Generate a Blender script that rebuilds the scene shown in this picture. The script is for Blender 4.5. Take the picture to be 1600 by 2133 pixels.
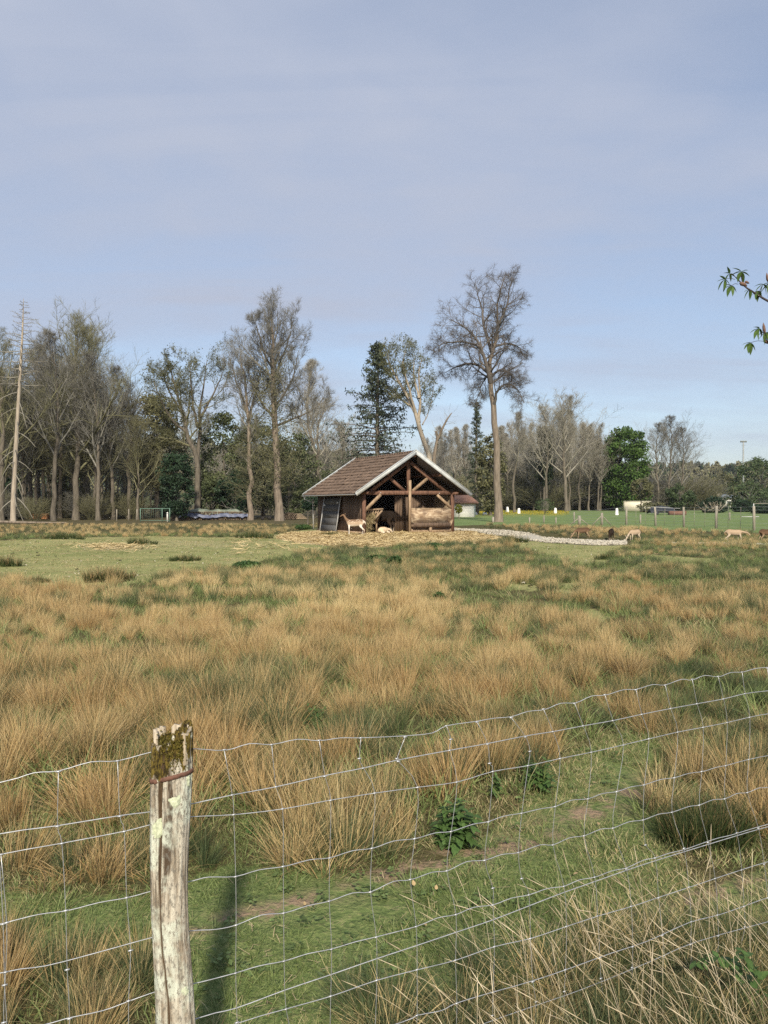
import bpy, bmesh, math, random
import numpy as np
from mathutils import Vector, Matrix

for _o in list(bpy.data.objects):
    bpy.data.objects.remove(_o)

# ------------------------------------------------------------------ camera, sky, sun, exposure
sc = bpy.context.scene
COL = sc.collection
CAM_H = 1.7                      # eye height of the photographer
FPX, CX, CY, HY = 1600.0, 800.0, 1066.5, 1052.0   # focal length, centre and horizon row in photo pixels
PITCH = math.atan((CY - HY) / FPX)
cam_d = bpy.data.cameras.new('camera')
cam_d.sensor_fit = 'VERTICAL'; cam_d.sensor_height = 36.0
cam_d.lens = 36.0 * FPX / 2133.0
cam_d.clip_start = 0.05; cam_d.clip_end = 6000
cam = bpy.data.objects.new('camera', cam_d); COL.objects.link(cam)
cam.location = (0, 0, CAM_H); cam.rotation_euler = (math.pi / 2 - PITCH, 0, 0)
sc.camera = cam
sc.render.resolution_x = 768; sc.render.resolution_y = 1024

SUN_EL = math.radians(35.0)
LIGHT_H = Vector((-0.09, 1.0, 0)).normalized()       # ground direction in which shadows fall
sun_dir = Vector((-LIGHT_H.x * math.cos(SUN_EL), -LIGHT_H.y * math.cos(SUN_EL), math.sin(SUN_EL)))
sun_d = bpy.data.lights.new('sun', 'SUN'); sun_d.energy = 4.5; sun_d.angle = math.radians(3.0)
sun_d.color = (1.0, 0.91, 0.74)
sun = bpy.data.objects.new('sun', sun_d); COL.objects.link(sun)
sun.rotation_euler = sun_dir.to_track_quat('Z', 'Y').to_euler()

world = bpy.data.worlds.new('World'); sc.world = world; world.use_nodes = True
wn, wl = world.node_tree.nodes, world.node_tree.links
for n in list(wn): wn.remove(n)
def wnode(t, **k):
    n = wn.new(t)
    for a, b in k.items(): setattr(n, a, b)
    return n
sky = wnode('ShaderNodeTexSky', sky_type='NISHITA', sun_disc=False)
sky.sun_elevation = SUN_EL
sky.sun_rotation = math.atan2(sun_dir.x, sun_dir.y)
sky.altitude = 200; sky.air_density = 1.0; sky.dust_density = 1.6; sky.ozone_density = 1.6
bg = wnode('ShaderNodeBackground'); bg.inputs['Strength'].default_value = 0.124
wout = wnode('ShaderNodeOutputWorld')
# thin high cloud: a flat layer overhead (direction / height), two stretched noises
tc = wnode('ShaderNodeTexCoord'); sep = wnode('ShaderNodeSeparateXYZ'); wl.new(tc.outputs['Generated'], sep.inputs[0])
zc = wnode('ShaderNodeMath', operation='MAXIMUM'); wl.new(sep.outputs['Z'], zc.inputs[0]); zc.inputs[1].default_value = 0.0
za = wnode('ShaderNodeMath', operation='ADD'); wl.new(zc.outputs[0], za.inputs[0]); za.inputs[1].default_value = 0.16
dx = wnode('ShaderNodeMath', operation='DIVIDE'); wl.new(sep.outputs['X'], dx.inputs[0]); wl.new(za.outputs[0], dx.inputs[1])
dy = wnode('ShaderNodeMath', operation='DIVIDE'); wl.new(sep.outputs['Y'], dy.inputs[0]); wl.new(za.outputs[0], dy.inputs[1])
cmb = wnode('ShaderNodeCombineXYZ'); wl.new(dx.outputs[0], cmb.inputs[0]); wl.new(dy.outputs[0], cmb.inputs[1])
def cloud(rot, scale, nscale, detail, lo, hi, dist):
    mp = wnode('ShaderNodeMapping'); mp.inputs['Rotation'].default_value = (0, 0, rot); mp.inputs['Scale'].default_value = scale
    wl.new(cmb.outputs[0], mp.inputs[0])
    nz = wnode('ShaderNodeTexNoise'); nz.inputs['Scale'].default_value = nscale; nz.inputs['Detail'].default_value = detail
    nz.inputs['Roughness'].default_value = 0.5; nz.inputs['Distortion'].default_value = dist
    wl.new(mp.outputs[0], nz.inputs['Vector'])
    mr = wnode('ShaderNodeMapRange', interpolation_type='SMOOTHSTEP')
    mr.inputs['From Min'].default_value = lo; mr.inputs['From Max'].default_value = hi
    wl.new(nz.outputs['Fac'], mr.inputs['Value'])
    return mr
c1 = cloud(0.9, (0.45, 1.0, 1), 0.9, 5.0, 0.36, 0.66, 0.9)
c2 = cloud(0.55, (0.28, 1.0, 1), 2.4, 6.0, 0.36, 0.70, 1.0)
ca = wnode('ShaderNodeMath', operation='MULTIPLY_ADD'); wl.new(c1.outputs[0], ca.inputs[0]); ca.inputs[1].default_value = 0.42; ca.inputs[2].default_value = 0.40
cb = wnode('ShaderNodeMath', operation='MULTIPLY_ADD'); wl.new(c2.outputs[0], cb.inputs[0]); cb.inputs[1].default_value = 0.22; wl.new(ca.outputs[0], cb.inputs[2])
c3 = cloud(1.2, (0.8, 1.0, 1), 5.5, 6.0, 0.30, 0.72, 0.4)
cd_ = wnode('ShaderNodeMath', operation='MULTIPLY_ADD'); wl.new(c3.outputs[0], cd_.inputs[0]); cd_.inputs[1].default_value = 0.12; wl.new(cb.outputs[0], cd_.inputs[2])
hf = wnode('ShaderNodeMapRange', interpolation_type='SMOOTHSTEP'); wl.new(sep.outputs['Z'], hf.inputs['Value'])      # the veil thins towards the skyline
hf.inputs['From Min'].default_value = 0.02; hf.inputs['From Max'].default_value = 0.42; hf.inputs['To Min'].default_value = 0.70
cf = wnode('ShaderNodeMath', operation='MULTIPLY'); wl.new(cd_.outputs[0], cf.inputs[0]); wl.new(hf.outputs[0], cf.inputs[1])
mixc = wnode('ShaderNodeMix', data_type='RGBA'); wl.new(cf.outputs[0], mixc.inputs['Factor'])
wl.new(sky.outputs[0], mixc.inputs['A'])
mixc.inputs['B'].default_value = (2.95, 3.28, 4.1, 1)
wl.new(mixc.outputs['Result'], bg.inputs['Color']); wl.new(bg.outputs[0], wout.inputs['Surface'])

sc.view_settings.view_transform = 'Standard'; sc.view_settings.look = 'None'
sc.view_settings.exposure = 0.40; sc.view_settings.gamma = 1.0; sc.view_settings.use_curve_mapping = False
sc.cycles.use_denoising = False      # keeps the fine stems; what grain remains is like the phone's
sc.cycles.sample_clamp_indirect = 2.0; sc.cycles.sample_clamp_direct = 8.0
sc.cycles.max_bounces = 6; sc.cycles.transparent_max_bounces = 8; sc.cycles.diffuse_bounces = 3
sc.cycles.transmission_bounces = 3; sc.cycles.volume_bounces = 0

# ------------------------------------------------------------------ helpers
CAMP = np.array([0, 0, CAM_H])
def ray(px, py):
    a, b = (px - CX) / FPX, (CY - py) / FPX
    return np.array([a, math.cos(PITCH) + b * math.sin(PITCH), -math.sin(PITCH) + b * math.cos(PITCH)])
def at(px, py, d):
    """world point seen at a photo pixel, d metres ahead of the camera"""
    v = ray(px, py); return CAMP + v * (d / v[1])

def vnoise(x, y, s, seed=0):
    x = np.asarray(x, float) * s + 1000.3 + seed * 17.7; y = np.asarray(y, float) * s + 1000.7 + seed * 5.3
    xi, yi = np.floor(x).astype(np.int64), np.floor(y).astype(np.int64)
    fx, fy = x - xi, y - yi
    fx, fy = fx * fx * (3 - 2 * fx), fy * fy * (3 - 2 * fy)
    def h(a, b):
        n = (a * 374761393 + b * 668265263 + seed * 982451653) & 0x7fffffff
        n = ((n ^ (n >> 13)) * 1274126177) & 0x7fffffff
        return ((n ^ (n >> 16)) & 0xffff) / 65535.0
    return (h(xi, yi) * (1 - fx) + h(xi + 1, yi) * fx) * (1 - fy) + (h(xi, yi + 1) * (1 - fx) + h(xi + 1, yi + 1) * fx) * fy
def fbm(x, y, s, seed=0, o=4):
    t = 0; a = 0.5; w = 0
    for i in range(o):
        t = t + a * vnoise(x, y, s * 2 ** i, seed + i); w += a; a *= 0.5
    return t / w
def sstep(a, b, x):
    t = np.clip((np.asarray(x, float) - a) / (b - a), 0, 1); return t * t * (3 - 2 * t)

def gz(x, y):
    """height of the ground"""
    x = np.asarray(x, float); y = np.asarray(y, float)
    r = np.hypot(x, y)
    z = 0.0042 * np.clip(y - 70, 0, 400)
    z = z - 0.24 * np.exp(-((x - 15) / 8.0) ** 2 - ((y - 40.5) / 3.4) ** 2)
    z = z + (fbm(x, y, 0.28, 3, 3) - 0.5) * 0.10 * sstep(3, 9, r) * (1 - sstep(60, 90, r))
    z = z + (fbm(x, y, 1.4, 9, 2) - 0.5) * 0.03 * (1 - sstep(12, 25, r))
    return z
def g1(x, y): return float(gz(np.array([x]), np.array([y]))[0])

def topix(x, y, z):
    v = np.maximum(y, 0.05)
    return CX + FPX * x / v, HY + FPX * (CAM_H - z) / v
def inpoly(px, py, poly):
    px = np.asarray(px); py = np.asarray(py); c = np.zeros(px.shape, bool); n = len(poly)
    for i in range(n):
        x1, y1 = poly[i]; x2, y2 = poly[(i + 1) % n]
        m = ((y1 > py) != (y2 > py))
        with np.errstate(divide='ignore', invalid='ignore'):
            xx = (x2 - x1) * (py - y1) / ((y2 - y1) if y2 != y1 else 1e-9) + x1
        c ^= m & (px < xx)
    return c

# ------------------------------------------------------------------ mesh building
class Geo:
    def __init__(s): s.v = []; s.q = []; s.t = []; s.n = 0; s.qm = []; s.tm = []; s.attr = {}
    def add(s, v, q=None, t=None, mi=0, **attrs):
        v = np.asarray(v, float).reshape(-1, 3); s.v.append(v)
        if q is not None and len(q):
            q = np.asarray(q, np.int64).reshape(-1, 4); s.q.append(q + s.n); s.qm.append(np.full(len(q), mi))
        if t is not None and len(t):
            t = np.asarray(t, np.int64).reshape(-1, 3); s.t.append(t + s.n); s.tm.append(np.full(len(t), mi))
        for k, a in attrs.items(): s.attr.setdefault(k, []).append(np.asarray(a, float).reshape(-1))
        s.n += len(v); return s
    def mesh(s, name, smooth=False):
        me = bpy.data.meshes.new(name)
        v = np.concatenate(s.v) if s.v else np.zeros((0, 3))
        q = np.concatenate(s.q) if s.q else np.zeros((0, 4), np.int64); t = np.concatenate(s.t) if s.t else np.zeros((0, 3), np.int64)
        me.vertices.add(len(v)); me.vertices.foreach_set('co', v.astype(np.float32).ravel())
        loops = np.concatenate([q.ravel(), t.ravel()]).astype(np.int32)
        me.loops.add(len(loops)); me.loops.foreach_set('vertex_index', loops)
        me.polygons.add(len(q) + len(t))
        st = np.concatenate([np.arange(len(q)) * 4, len(q) * 4 + np.arange(len(t)) * 3]).astype(np.int32)
        me.polygons.foreach_set('loop_start', st)
        mi = np.concatenate(([*s.qm] or [np.zeros(0)]) + ([*s.tm] or [np.zeros(0)])).astype(np.int32)
        if len(mi): me.polygons.foreach_set('material_index', mi)
        if smooth: me.polygons.foreach_set('use_smooth', np.ones(len(q) + len(t), bool))
        me.update(calc_edges=True)
        for k, a in s.attr.items():
            at_ = me.attributes.new(k, 'FLOAT', 'POINT'); at_.data.foreach_set('value', np.concatenate(a).astype(np.float32))
        return me
    def box(s, c, size, rot=None, mi=0):
        h = np.asarray(size) / 2
        v = np.array([[i, j, k] for i in (-1, 1) for j in (-1, 1) for k in (-1, 1)], float) * h
        if rot is not None: v = v @ np.asarray(rot).T
        return s.add(v + np.asarray(c), q=BOXQ, mi=mi)
    def bar(s, a, b, w, h, up=(0, 0, 1), mi=0):
        a = np.asarray(a, float); b = np.asarray(b, float); t = b - a; L = np.linalg.norm(t); t /= L
        n = np.cross(up, t); n = n / max(np.linalg.norm(n), 1e-9) if np.linalg.norm(n) > 1e-6 else np.array([1., 0, 0])
        u = np.cross(t, n)
        return s.box((a + b) / 2, (L, w, h), np.stack([t, n, u], 1), mi)
    def tube(s, P, R, sides=8, mi=0, cap=True):
        P = np.asarray(P, float)[None]; R = np.broadcast_to(np.asarray(R, float), (1, P.shape[1]))
        v, q = tubes(P, R, sides); k = P.shape[1]
        t = None
        if cap:
            v = np.concatenate([v, P[0, :1], P[0, -1:]]); n = k * sides
            t = [(n, (i + 1) % sides, i) for i in range(sides)] + [(n + 1, n - sides + i, n - sides + (i + 1) % sides) for i in range(sides)]
        return s.add(v, q, t, mi)
BOXQ = [(0, 1, 3, 2), (4, 6, 7, 5), (0, 4, 5, 1), (2, 3, 7, 6), (0, 2, 6, 4), (1, 5, 7, 3)]
def norm(a): return a / np.maximum(np.linalg.norm(a, axis=-1, keepdims=True), 1e-9)
def tubes(P, R, s):
    n, k, _ = P.shape
    T = norm(np.gradient(P, axis=1)) if k > 2 else norm(np.repeat(P[:, 1:2] - P[:, 0:1], 2, 1))
    D = norm(P[:, -1] - P[:, 0])
    ref = np.where(np.abs(D[:, 2:3]) > 0.8, np.array([[1., 0, 0]]), np.array([[0, 0, 1.]]))[:, None, :]
    N = norm(np.cross(T, ref)); B = np.cross(T, N)
    a = np.arange(s) * 2 * math.pi / s
    v = P[:, :, None, :] + R[:, :, None, None] * (N[:, :, None, :] * np.cos(a)[:, None] + B[:, :, None, :] * np.sin(a)[:, None])
    idx = np.arange(n * k * s).reshape(n, k, s); nx = np.roll(idx, -1, 2)
    q = np.stack([idx[:, :-1], nx[:, :-1], nx[:, 1:], idx[:, 1:]], -1).reshape(-1, 4)
    return v.reshape(-1, 3), q

def obj(name, me, mats=None, parent=None, label=None, cat=None, group=None, kind=None, loc=None, rz=None):
    o = bpy.data.objects.new(name, me); COL.objects.link(o)
    if mats is not None and me is not None and not len(me.materials):
        for m in (mats if isinstance(mats, (list, tuple)) else [mats]): me.materials.append(m)
    if parent is not None: o.parent = parent
    if loc is not None: o.location = loc
    if rz is not None: o.rotation_euler = (0, 0, rz)
    tag(o, label, cat, group, kind); return o
def tag(o, label=None, cat=None, group=None, kind=None):
    if label: o['label'] = label
    if cat: o['category'] = cat
    if group: o['group'] = group
    if kind: o['kind'] = kind
    return o
def thing(name, label, cat, loc=(0, 0, 0), rz=0, group=None):
    return obj(name, None, None, None, label, cat, group, None, loc, rz)
def copy_tree(o, parent=None):
    c = o.copy(); COL.objects.link(c)
    if parent is not None: c.parent = parent
    for ch in list(o.children): copy_tree(ch, c)
    return c

# ------------------------------------------------------------------ materials
def newmat(name):
    m = bpy.data.materials.new(name); m.use_nodes = True
    nt = m.node_tree; b = nt.nodes['Principled BSDF']
    b.inputs['Roughness'].default_value = 0.8; b.inputs['Specular IOR Level'].default_value = 0.25
    return m, nt, b
def N(nt, t, **k):
    n = nt.nodes.new(t)
    for a, b in k.items(): setattr(n, a, b)
    return n
def ramp(nt, stops, fac):
    r = N(nt, 'ShaderNodeValToRGB'); e = r.color_ramp.elements
    while len(e) > 1: e.remove(e[-1])
    e[0].position = stops[0][0]; e[0].color = (*stops[0][1], 1)
    for p, c in stops[1:]:
        x = e.new(p); x.color = (*c, 1)
    nt.links.new(fac, r.inputs[0]); return r.outputs[0]
def noise(nt, scale, detail=3, rough=0.55, stretch=None, coord='Object', dist=0.0):
    t = N(nt, 'ShaderNodeTexCoord'); v = t.outputs[coord]
    if stretch is not None:
        mp = N(nt, 'ShaderNodeMapping'); mp.inputs['Scale'].default_value = stretch; nt.links.new(v, mp.inputs[0]); v = mp.outputs[0]
    n = N(nt, 'ShaderNodeTexNoise'); n.inputs['Scale'].default_value = scale; n.inputs['Detail'].default_value = detail
    n.inputs['Roughness'].default_value = rough; n.inputs['Distortion'].default_value = dist
    nt.links.new(v, n.inputs['Vector']); return n.outputs['Fac']
def mix(nt, fac, a, b, mode='MIX'):
    m = N(nt, 'ShaderNodeMix', data_type='RGBA', blend_type=mode)
    for s, v in ((m.inputs['Factor'], fac), (m.inputs['A'], a), (m.inputs['B'], b)):
        if isinstance(v, (tuple, list)): s.default_value = (*v, 1) if len(v) == 3 else v
        elif isinstance(v, (int, float)): s.default_value = v
        else: nt.links.new(v, s)
    return m.outputs['Result']
def mathn(nt, op, a, b=None, c=None, clamp=False):
    m = N(nt, 'ShaderNodeMath', operation=op, use_clamp=clamp)
    for i, v in enumerate((a, b, c)):
        if v is None: continue
        if isinstance(v, (int, float)): m.inputs[i].default_value = v
        else: nt.links.new(v, m.inputs[i])
    return m.outputs[0]
def maprange(nt, v, a, b, c=0.0, d=1.0):
    m = N(nt, 'ShaderNodeMapRange', interpolation_type='SMOOTHSTEP')
    nt.links.new(v, m.inputs['Value'])
    for k, x in zip(('From Min', 'From Max', 'To Min', 'To Max'), (a, b, c, d)): m.inputs[k].default_value = x
    return m.outputs[0]
def bump(nt, b, h, strength=0.5, dist=0.01):
    bp = N(nt, 'ShaderNodeBump'); bp.inputs['Strength'].default_value = strength; bp.inputs['Distance'].default_value = dist
    nt.links.new(h, bp.inputs['Height']); nt.links.new(bp.outputs[0], b.inputs['Normal'])
def simple(name, c1, c2, scale=6, stretch=None, rough=0.85, bs=0.4, bd=0.01, rnd=0.25, lo=0.3, hi=0.7, detail=4, metallic=0.0):
    m, nt, b = newmat(name)
    n = noise(nt, scale, detail, 0.6, stretch)
    c = ramp(nt, [(lo, c1), (hi, c2)], n)
    if rnd:
        oi = N(nt, 'ShaderNodeObjectInfo')
        v = mathn(nt, 'MULTIPLY_ADD', oi.outputs['Random'], rnd, 1 - rnd / 2)
        hs = N(nt, 'ShaderNodeHueSaturation'); nt.links.new(v, hs.inputs['Value']); nt.links.new(c, hs.inputs['Color']); c = hs.outputs[0]
    nt.links.new(c, b.inputs['Base Color']); b.inputs['Roughness'].default_value = rough; b.inputs['Metallic'].default_value = metallic
    if bs: bump(nt, b, n, bs, bd)
    return m
def foliage(name, c1, c2, scale=1.2, transl=0.3, rnd=0.25, attr=None):
    """leaf material: colour varies by place, by leaf and by plant; lets some light through"""
    m, nt, b = newmat(name)
    n = noise(nt, scale, 3)
    c = ramp(nt, [(0.3, c1), (0.7, c2)], n)
    hs = N(nt, 'ShaderNodeHueSaturation'); nt.links.new(c, hs.inputs['Color'])
    oi = N(nt, 'ShaderNodeObjectInfo'); v = mathn(nt, 'MULTIPLY_ADD', oi.outputs['Random'], rnd, 1 - rnd / 2)
    if attr:
        a = N(nt, 'ShaderNodeAttribute', attribute_name=attr)
        w = mathn(nt, 'MULTIPLY_ADD', a.outputs['Fac'], 0.7, 0.65); v = mathn(nt, 'MULTIPLY', v, w)
    nt.links.new(v, hs.inputs['Value'])
    nt.links.new(hs.outputs[0], b.inputs['Base Color']); b.inputs['Roughness'].default_value = 0.6
    tr = N(nt, 'ShaderNodeBsdfTranslucent'); nt.links.new(hs.outputs[0], tr.inputs[0])
    ms = N(nt, 'ShaderNodeMixShader'); ms.inputs[0].default_value = transl
    nt.links.new(b.outputs[0], ms.inputs[1]); nt.links.new(tr.outputs[0], ms.inputs[2])
    nt.links.new(ms.outputs[0], nt.nodes['Material Output'].inputs[0])
    return m

# ------------------------------------------------------------------ scattering for masses nobody could count
def scatter(name, protos, pts, rot, scl, idx, kind='stuff', label=None, extra=None):
    """protos: list of (mesh, material); one object whose geometry nodes set the clumps on the points"""
    pc = bpy.data.collections.new(name + '_clumps')
    for i, (me, m) in enumerate(protos):
        if not len(me.materials): me.materials.append(m)
        o = bpy.data.objects.new('%s_clump_%02d' % (name, i), me); pc.objects.link(o)
    me = bpy.data.meshes.new(name); pts = np.asarray(pts, np.float32)
    me.vertices.add(len(pts)); me.vertices.foreach_set('co', pts.ravel())
    a = me.attributes.new('rot', 'FLOAT_VECTOR', 'POINT'); a.data.foreach_set('vector', np.asarray(rot, np.float32).ravel())
    a = me.attributes.new('scl', 'FLOAT_VECTOR', 'POINT'); a.data.foreach_set('vector', np.asarray(scl, np.float32).ravel())
    a = me.attributes.new('pick', 'INT', 'POINT'); a.data.foreach_set('value', np.asarray(idx, np.int32))
    for k, v in (extra or {}).items():
        a = me.attributes.new(k, 'FLOAT', 'POINT'); a.data.foreach_set('value', np.asarray(v, np.float32))
    o = obj(name, me, None, kind=kind, label=label)
    ng = bpy.data.node_groups.new(name + '_scatter', 'GeometryNodeTree')
    ng.interface.new_socket('Geometry', in_out='INPUT', socket_type='NodeSocketGeometry')
    ng.interface.new_socket('Geometry', in_out='OUTPUT', socket_type='NodeSocketGeometry')
    gi = ng.nodes.new('NodeGroupInput'); go = ng.nodes.new('NodeGroupOutput')
    ci = ng.nodes.new('GeometryNodeCollectionInfo'); ci.inputs['Collection'].default_value = pc
    ci.inputs['Separate Children'].default_value = True; ci.inputs['Reset Children'].default_value = True
    ip = ng.nodes.new('GeometryNodeInstanceOnPoints'); ip.inputs['Pick Instance'].default_value = True
    def na(nm, dt):
        n = ng.nodes.new('GeometryNodeInputNamedAttribute'); n.data_type = dt; n.inputs['Name'].default_value = nm; return n.outputs['Attribute']
    L = ng.links
    L.new(gi.outputs[0], ip.inputs['Points']); L.new(ci.outputs[0], ip.inputs['Instance'])
    L.new(na('pick', 'INT'), ip.inputs['Instance Index'])
    er = ng.nodes.new('FunctionNodeEulerToRotation'); L.new(na('rot', 'FLOAT_VECTOR'), er.inputs[0]); L.new(er.outputs[0], ip.inputs['Rotation'])
    L.new(na('scl', 'FLOAT_VECTOR'), ip.inputs['Scale'])
    L.new(ip.outputs[0], go.inputs[0])
    md = o.modifiers.new('scatter', 'NODES'); md.node_group = ng
    return o
# ------------------------------------------------------------------ layout of the field, read on the flat ground
LAWN_LEFT = [(-300, 1124), (0, 1126), (150, 1120), (330, 1117), (430, 1119), (560, 1119), (600, 1108), (660, 1100), (960, 1100), (1010, 1112),
             (1060, 1122), (1050, 1131), (930, 1132), (850, 1137), (800, 1142), (700, 1140), (600, 1158), (500, 1175), (400, 1188), (290, 1208),
             (190, 1228), (110, 1240), (70, 1222), (0, 1205), (-300, 1210)]
LAWN_RIGHT = [(1040, 1125), (1120, 1128), (1310, 1135), (1270, 1150), (1265, 1175), (1215, 1178), (1150, 1158), (1075, 1140)]
LAWN_BITS = [[(1050, 1215), (1110, 1212), (1110, 1230), (1055, 1228)], [(1160, 1215), (1200, 1215), (1195, 1238), (1160, 1235)],
             [(1350, 1155), (1480, 1163), (1485, 1172), (1360, 1168)], [(1215, 1270), (1255, 1280), (1250, 1302), (1205, 1295)]]
LAWN_NEAR = [(-200, 1905), (0, 1880), (130, 1868), (250, 1842), (330, 1800), (420, 1748), (600, 1745), (820, 1735), (930, 1712), (1040, 1660),
             (1120, 1620), (1190, 1590), (1260, 1545), (1350, 1520), (1420, 1540), (1400, 1640), (1395, 1740), (1440, 1795), (1560, 1775), (1700, 1740),
             (1700, 1860), (1500, 1900), (1200, 1960), (1000, 2060), (800, 2200), (640, 2300), (380, 2300), (350, 2080), (250, 2030), (120, 2020), (0, 2030), (-200, 2040)]
STRAW = [(575, 1122), (600, 1110), (680, 1103), (760, 1098), (950, 1099), (1040, 1120), (1030, 1132), (930, 1132), (800, 1141), (700, 1139), (630, 1132)]
MEADOW = [(930, 1096), (1010, 1093), (1180, 1096), (1330, 1101), (1440, 1106), (1700, 1114), (1700, 1040), (930, 1040)]
def masks(x, y):
    z = gz(x, y); px, py = topix(x, y, z)
    wob = (fbm(x, y, 0.5, 21, 3) - 0.5); d = np.maximum(y, 1.0)
    qx = px + wob * 900 / d; qy = py + (fbm(x, y, 0.6, 33, 3) - 0.5) * 2.2 * FPX / d ** 2 * 1.2
    front = y > 1.0
    lawn = (inpoly(qx, qy, LAWN_LEFT) | inpoly(qx, qy, LAWN_RIGHT) | inpoly(qx, qy, LAWN_NEAR)) & front
    for b in LAWN_BITS: lawn |= inpoly(qx, qy, b) & front
    straw = inpoly(qx, qy, STRAW) & front
    wood = (px < 930) & (y > 68 + 5 * wob)
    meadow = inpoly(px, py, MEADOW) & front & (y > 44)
    return px, py, lawn, straw, wood, meadow

# ------------------------------------------------------------------ ground: one sheet out to the horizon
def build_ground():
    th_f = np.linspace(-38, 38, 420); th_b = np.concatenate([np.linspace(38, 322, 90)[1:-1]])
    th = np.radians(np.concatenate([th_f, th_b])); nT = len(th)
    r = np.concatenate([[0.25, 0.6, 1.0], np.geomspace(1.3, 75, 330), np.geomspace(80, 1700, 40)]); nR = len(r)
    X = (r[:, None] * np.sin(th)[None]).ravel(); Y = (r[:, None] * np.cos(th)[None]).ravel(); Z = gz(X, Y)
    px, py, lawn, straw, wood, meadow = masks(X, Y)
    idx = np.arange(nR * nT).reshape(nR, nT); nx = np.roll(idx, -1, 1)
    q = np.stack([idx[:-1], idx[1:], nx[1:], nx[:-1]], -1).reshape(-1, 4)
    v = np.concatenate([np.stack([X, Y, Z], 1), [[0, 0, g1(0, 0)]]])
    t = np.stack([np.full(nT, nR * nT), idx[0], nx[0]], 1)
    a = lambda m: np.concatenate([m.astype(float), [0]])
    soil = np.zeros_like(X)
    for (cx, cy, ex, ey) in ((920, 1800, 210, 26), (1330, 1650, 90, 22), (1060, 1770, 120, 16), (1220, 1700, 120, 22), (560, 1900, 200, 18), (1480, 1870, 160, 22)):
        e = ((px - cx) / ex) ** 2 + ((py - cy + (px - cx) * 0.25) / ey) ** 2
        soil = np.maximum(soil, np.where(Y > 1, np.exp(-e), 0))
    pale = np.where(Y > 1, np.exp(-(((px - 240) / 60) ** 2 + ((py - 1140) / 6) ** 2)) + 0.5 * np.exp(-(((px - 400) / 130) ** 2 + ((py - 1133) / 9) ** 2)), 0)
    yell = np.where((Y > 60), sstep(930, 960, px) * (1 - sstep(1150, 1210, px)) * np.exp(-((py - 1070) / 4.0) ** 2), 0)
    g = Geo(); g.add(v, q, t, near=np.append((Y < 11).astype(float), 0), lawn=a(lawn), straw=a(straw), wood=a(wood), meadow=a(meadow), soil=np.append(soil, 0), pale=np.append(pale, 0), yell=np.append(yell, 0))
    me = g.mesh('ground', True)
    m, nt, b = newmat('ground')
    A = lambda n: N(nt, 'ShaderNodeAttribute', attribute_name=n).outputs['Fac']
    n1 = noise(nt, 0.35, 5, 0.6); n2 = noise(nt, 7, 4, 0.65); n3 = noise(nt, 38, 4, 0.7); n4 = noise(nt, 1.6, 4, 0.6)
    rush = mix(nt, n4, (0.050, 0.060, 0.022), (0.12, 0.095, 0.045))
    lawn1 = ramp(nt, [(0.25, (0.130, 0.145, 0.050)), (0.5, (0.220, 0.225, 0.090)), (0.75, (0.34, 0.32, 0.150))], n3)
    lawn2 = ramp(nt, [(0.32, (0.170, 0.205, 0.066)), (0.62, (0.37, 0.355, 0.155))], n1)
    lawnc = mix(nt, 0.5, lawn1, lawn2)
    dryl = mix(nt, maprange(nt, n4, 0.52, 0.72), lawnc, (0.33, 0.28, 0.15))
    nearc = ramp(nt, [(0.25, (0.075, 0.112, 0.038)), (0.5, (0.145, 0.188, 0.066)), (0.75, (0.26, 0.26, 0.115))], n3)
    dryl = mix(nt, A('near'), dryl, nearc)
    c = mix(nt, A('lawn'), rush, dryl)
    med = ramp(nt, [(0.3, (0.105, 0.160, 0.055)), (0.7, (0.190, 0.240, 0.095))], n1)
    c = mix(nt, A('meadow'), c, med)
    c = mix(nt, mathn(nt, 'MULTIPLY', A('yell'), maprange(nt, n1, 0.42, 0.6)), c, (0.34, 0.30, 0.05))
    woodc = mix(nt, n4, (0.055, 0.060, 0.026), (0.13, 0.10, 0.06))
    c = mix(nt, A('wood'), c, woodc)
    soilc = mix(nt, n3, (0.21, 0.145, 0.095), (0.36, 0.27, 0.185))
    sf = mathn(nt, 'MULTIPLY', mathn(nt, 'MULTIPLY', A('soil'), 1.5), maprange(nt, n2, 0.40, 0.62), clamp=True)
    c = mix(nt, sf, c, soilc)
    palec = mix(nt, n2, (0.24, 0.20, 0.11), (0.52, 0.44, 0.30))
    c = mix(nt, mathn(nt, 'MULTIPLY', A('pale'), maprange(nt, n2, 0.35, 0.6), clamp=True), c, palec)
    strawc = mix(nt, maprange(nt, n2, 0.3, 0.7), (0.38, 0.28, 0.15), (0.66, 0.53, 0.33))
    sfa = mathn(nt, 'MULTIPLY', A('straw'), maprange(nt, n4, 0.22, 0.45, 0.35, 1.0))
    c = mix(nt, sfa, c, strawc)
    nt.links.new(c, b.inputs['Base Color']); b.inputs['Roughness'].default_value = 0.95; b.inputs['Specular IOR Level'].default_value = 0.1
    bump(nt, b, mathn(nt, 'ADD', n3, mathn(nt, 'MULTIPLY', n2, 2.0)), 0.8, 0.03)
    return obj('ground', me, m, kind='structure', label='grassy field sheet under the rushes, lawn and meadow')
build_ground()

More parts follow.
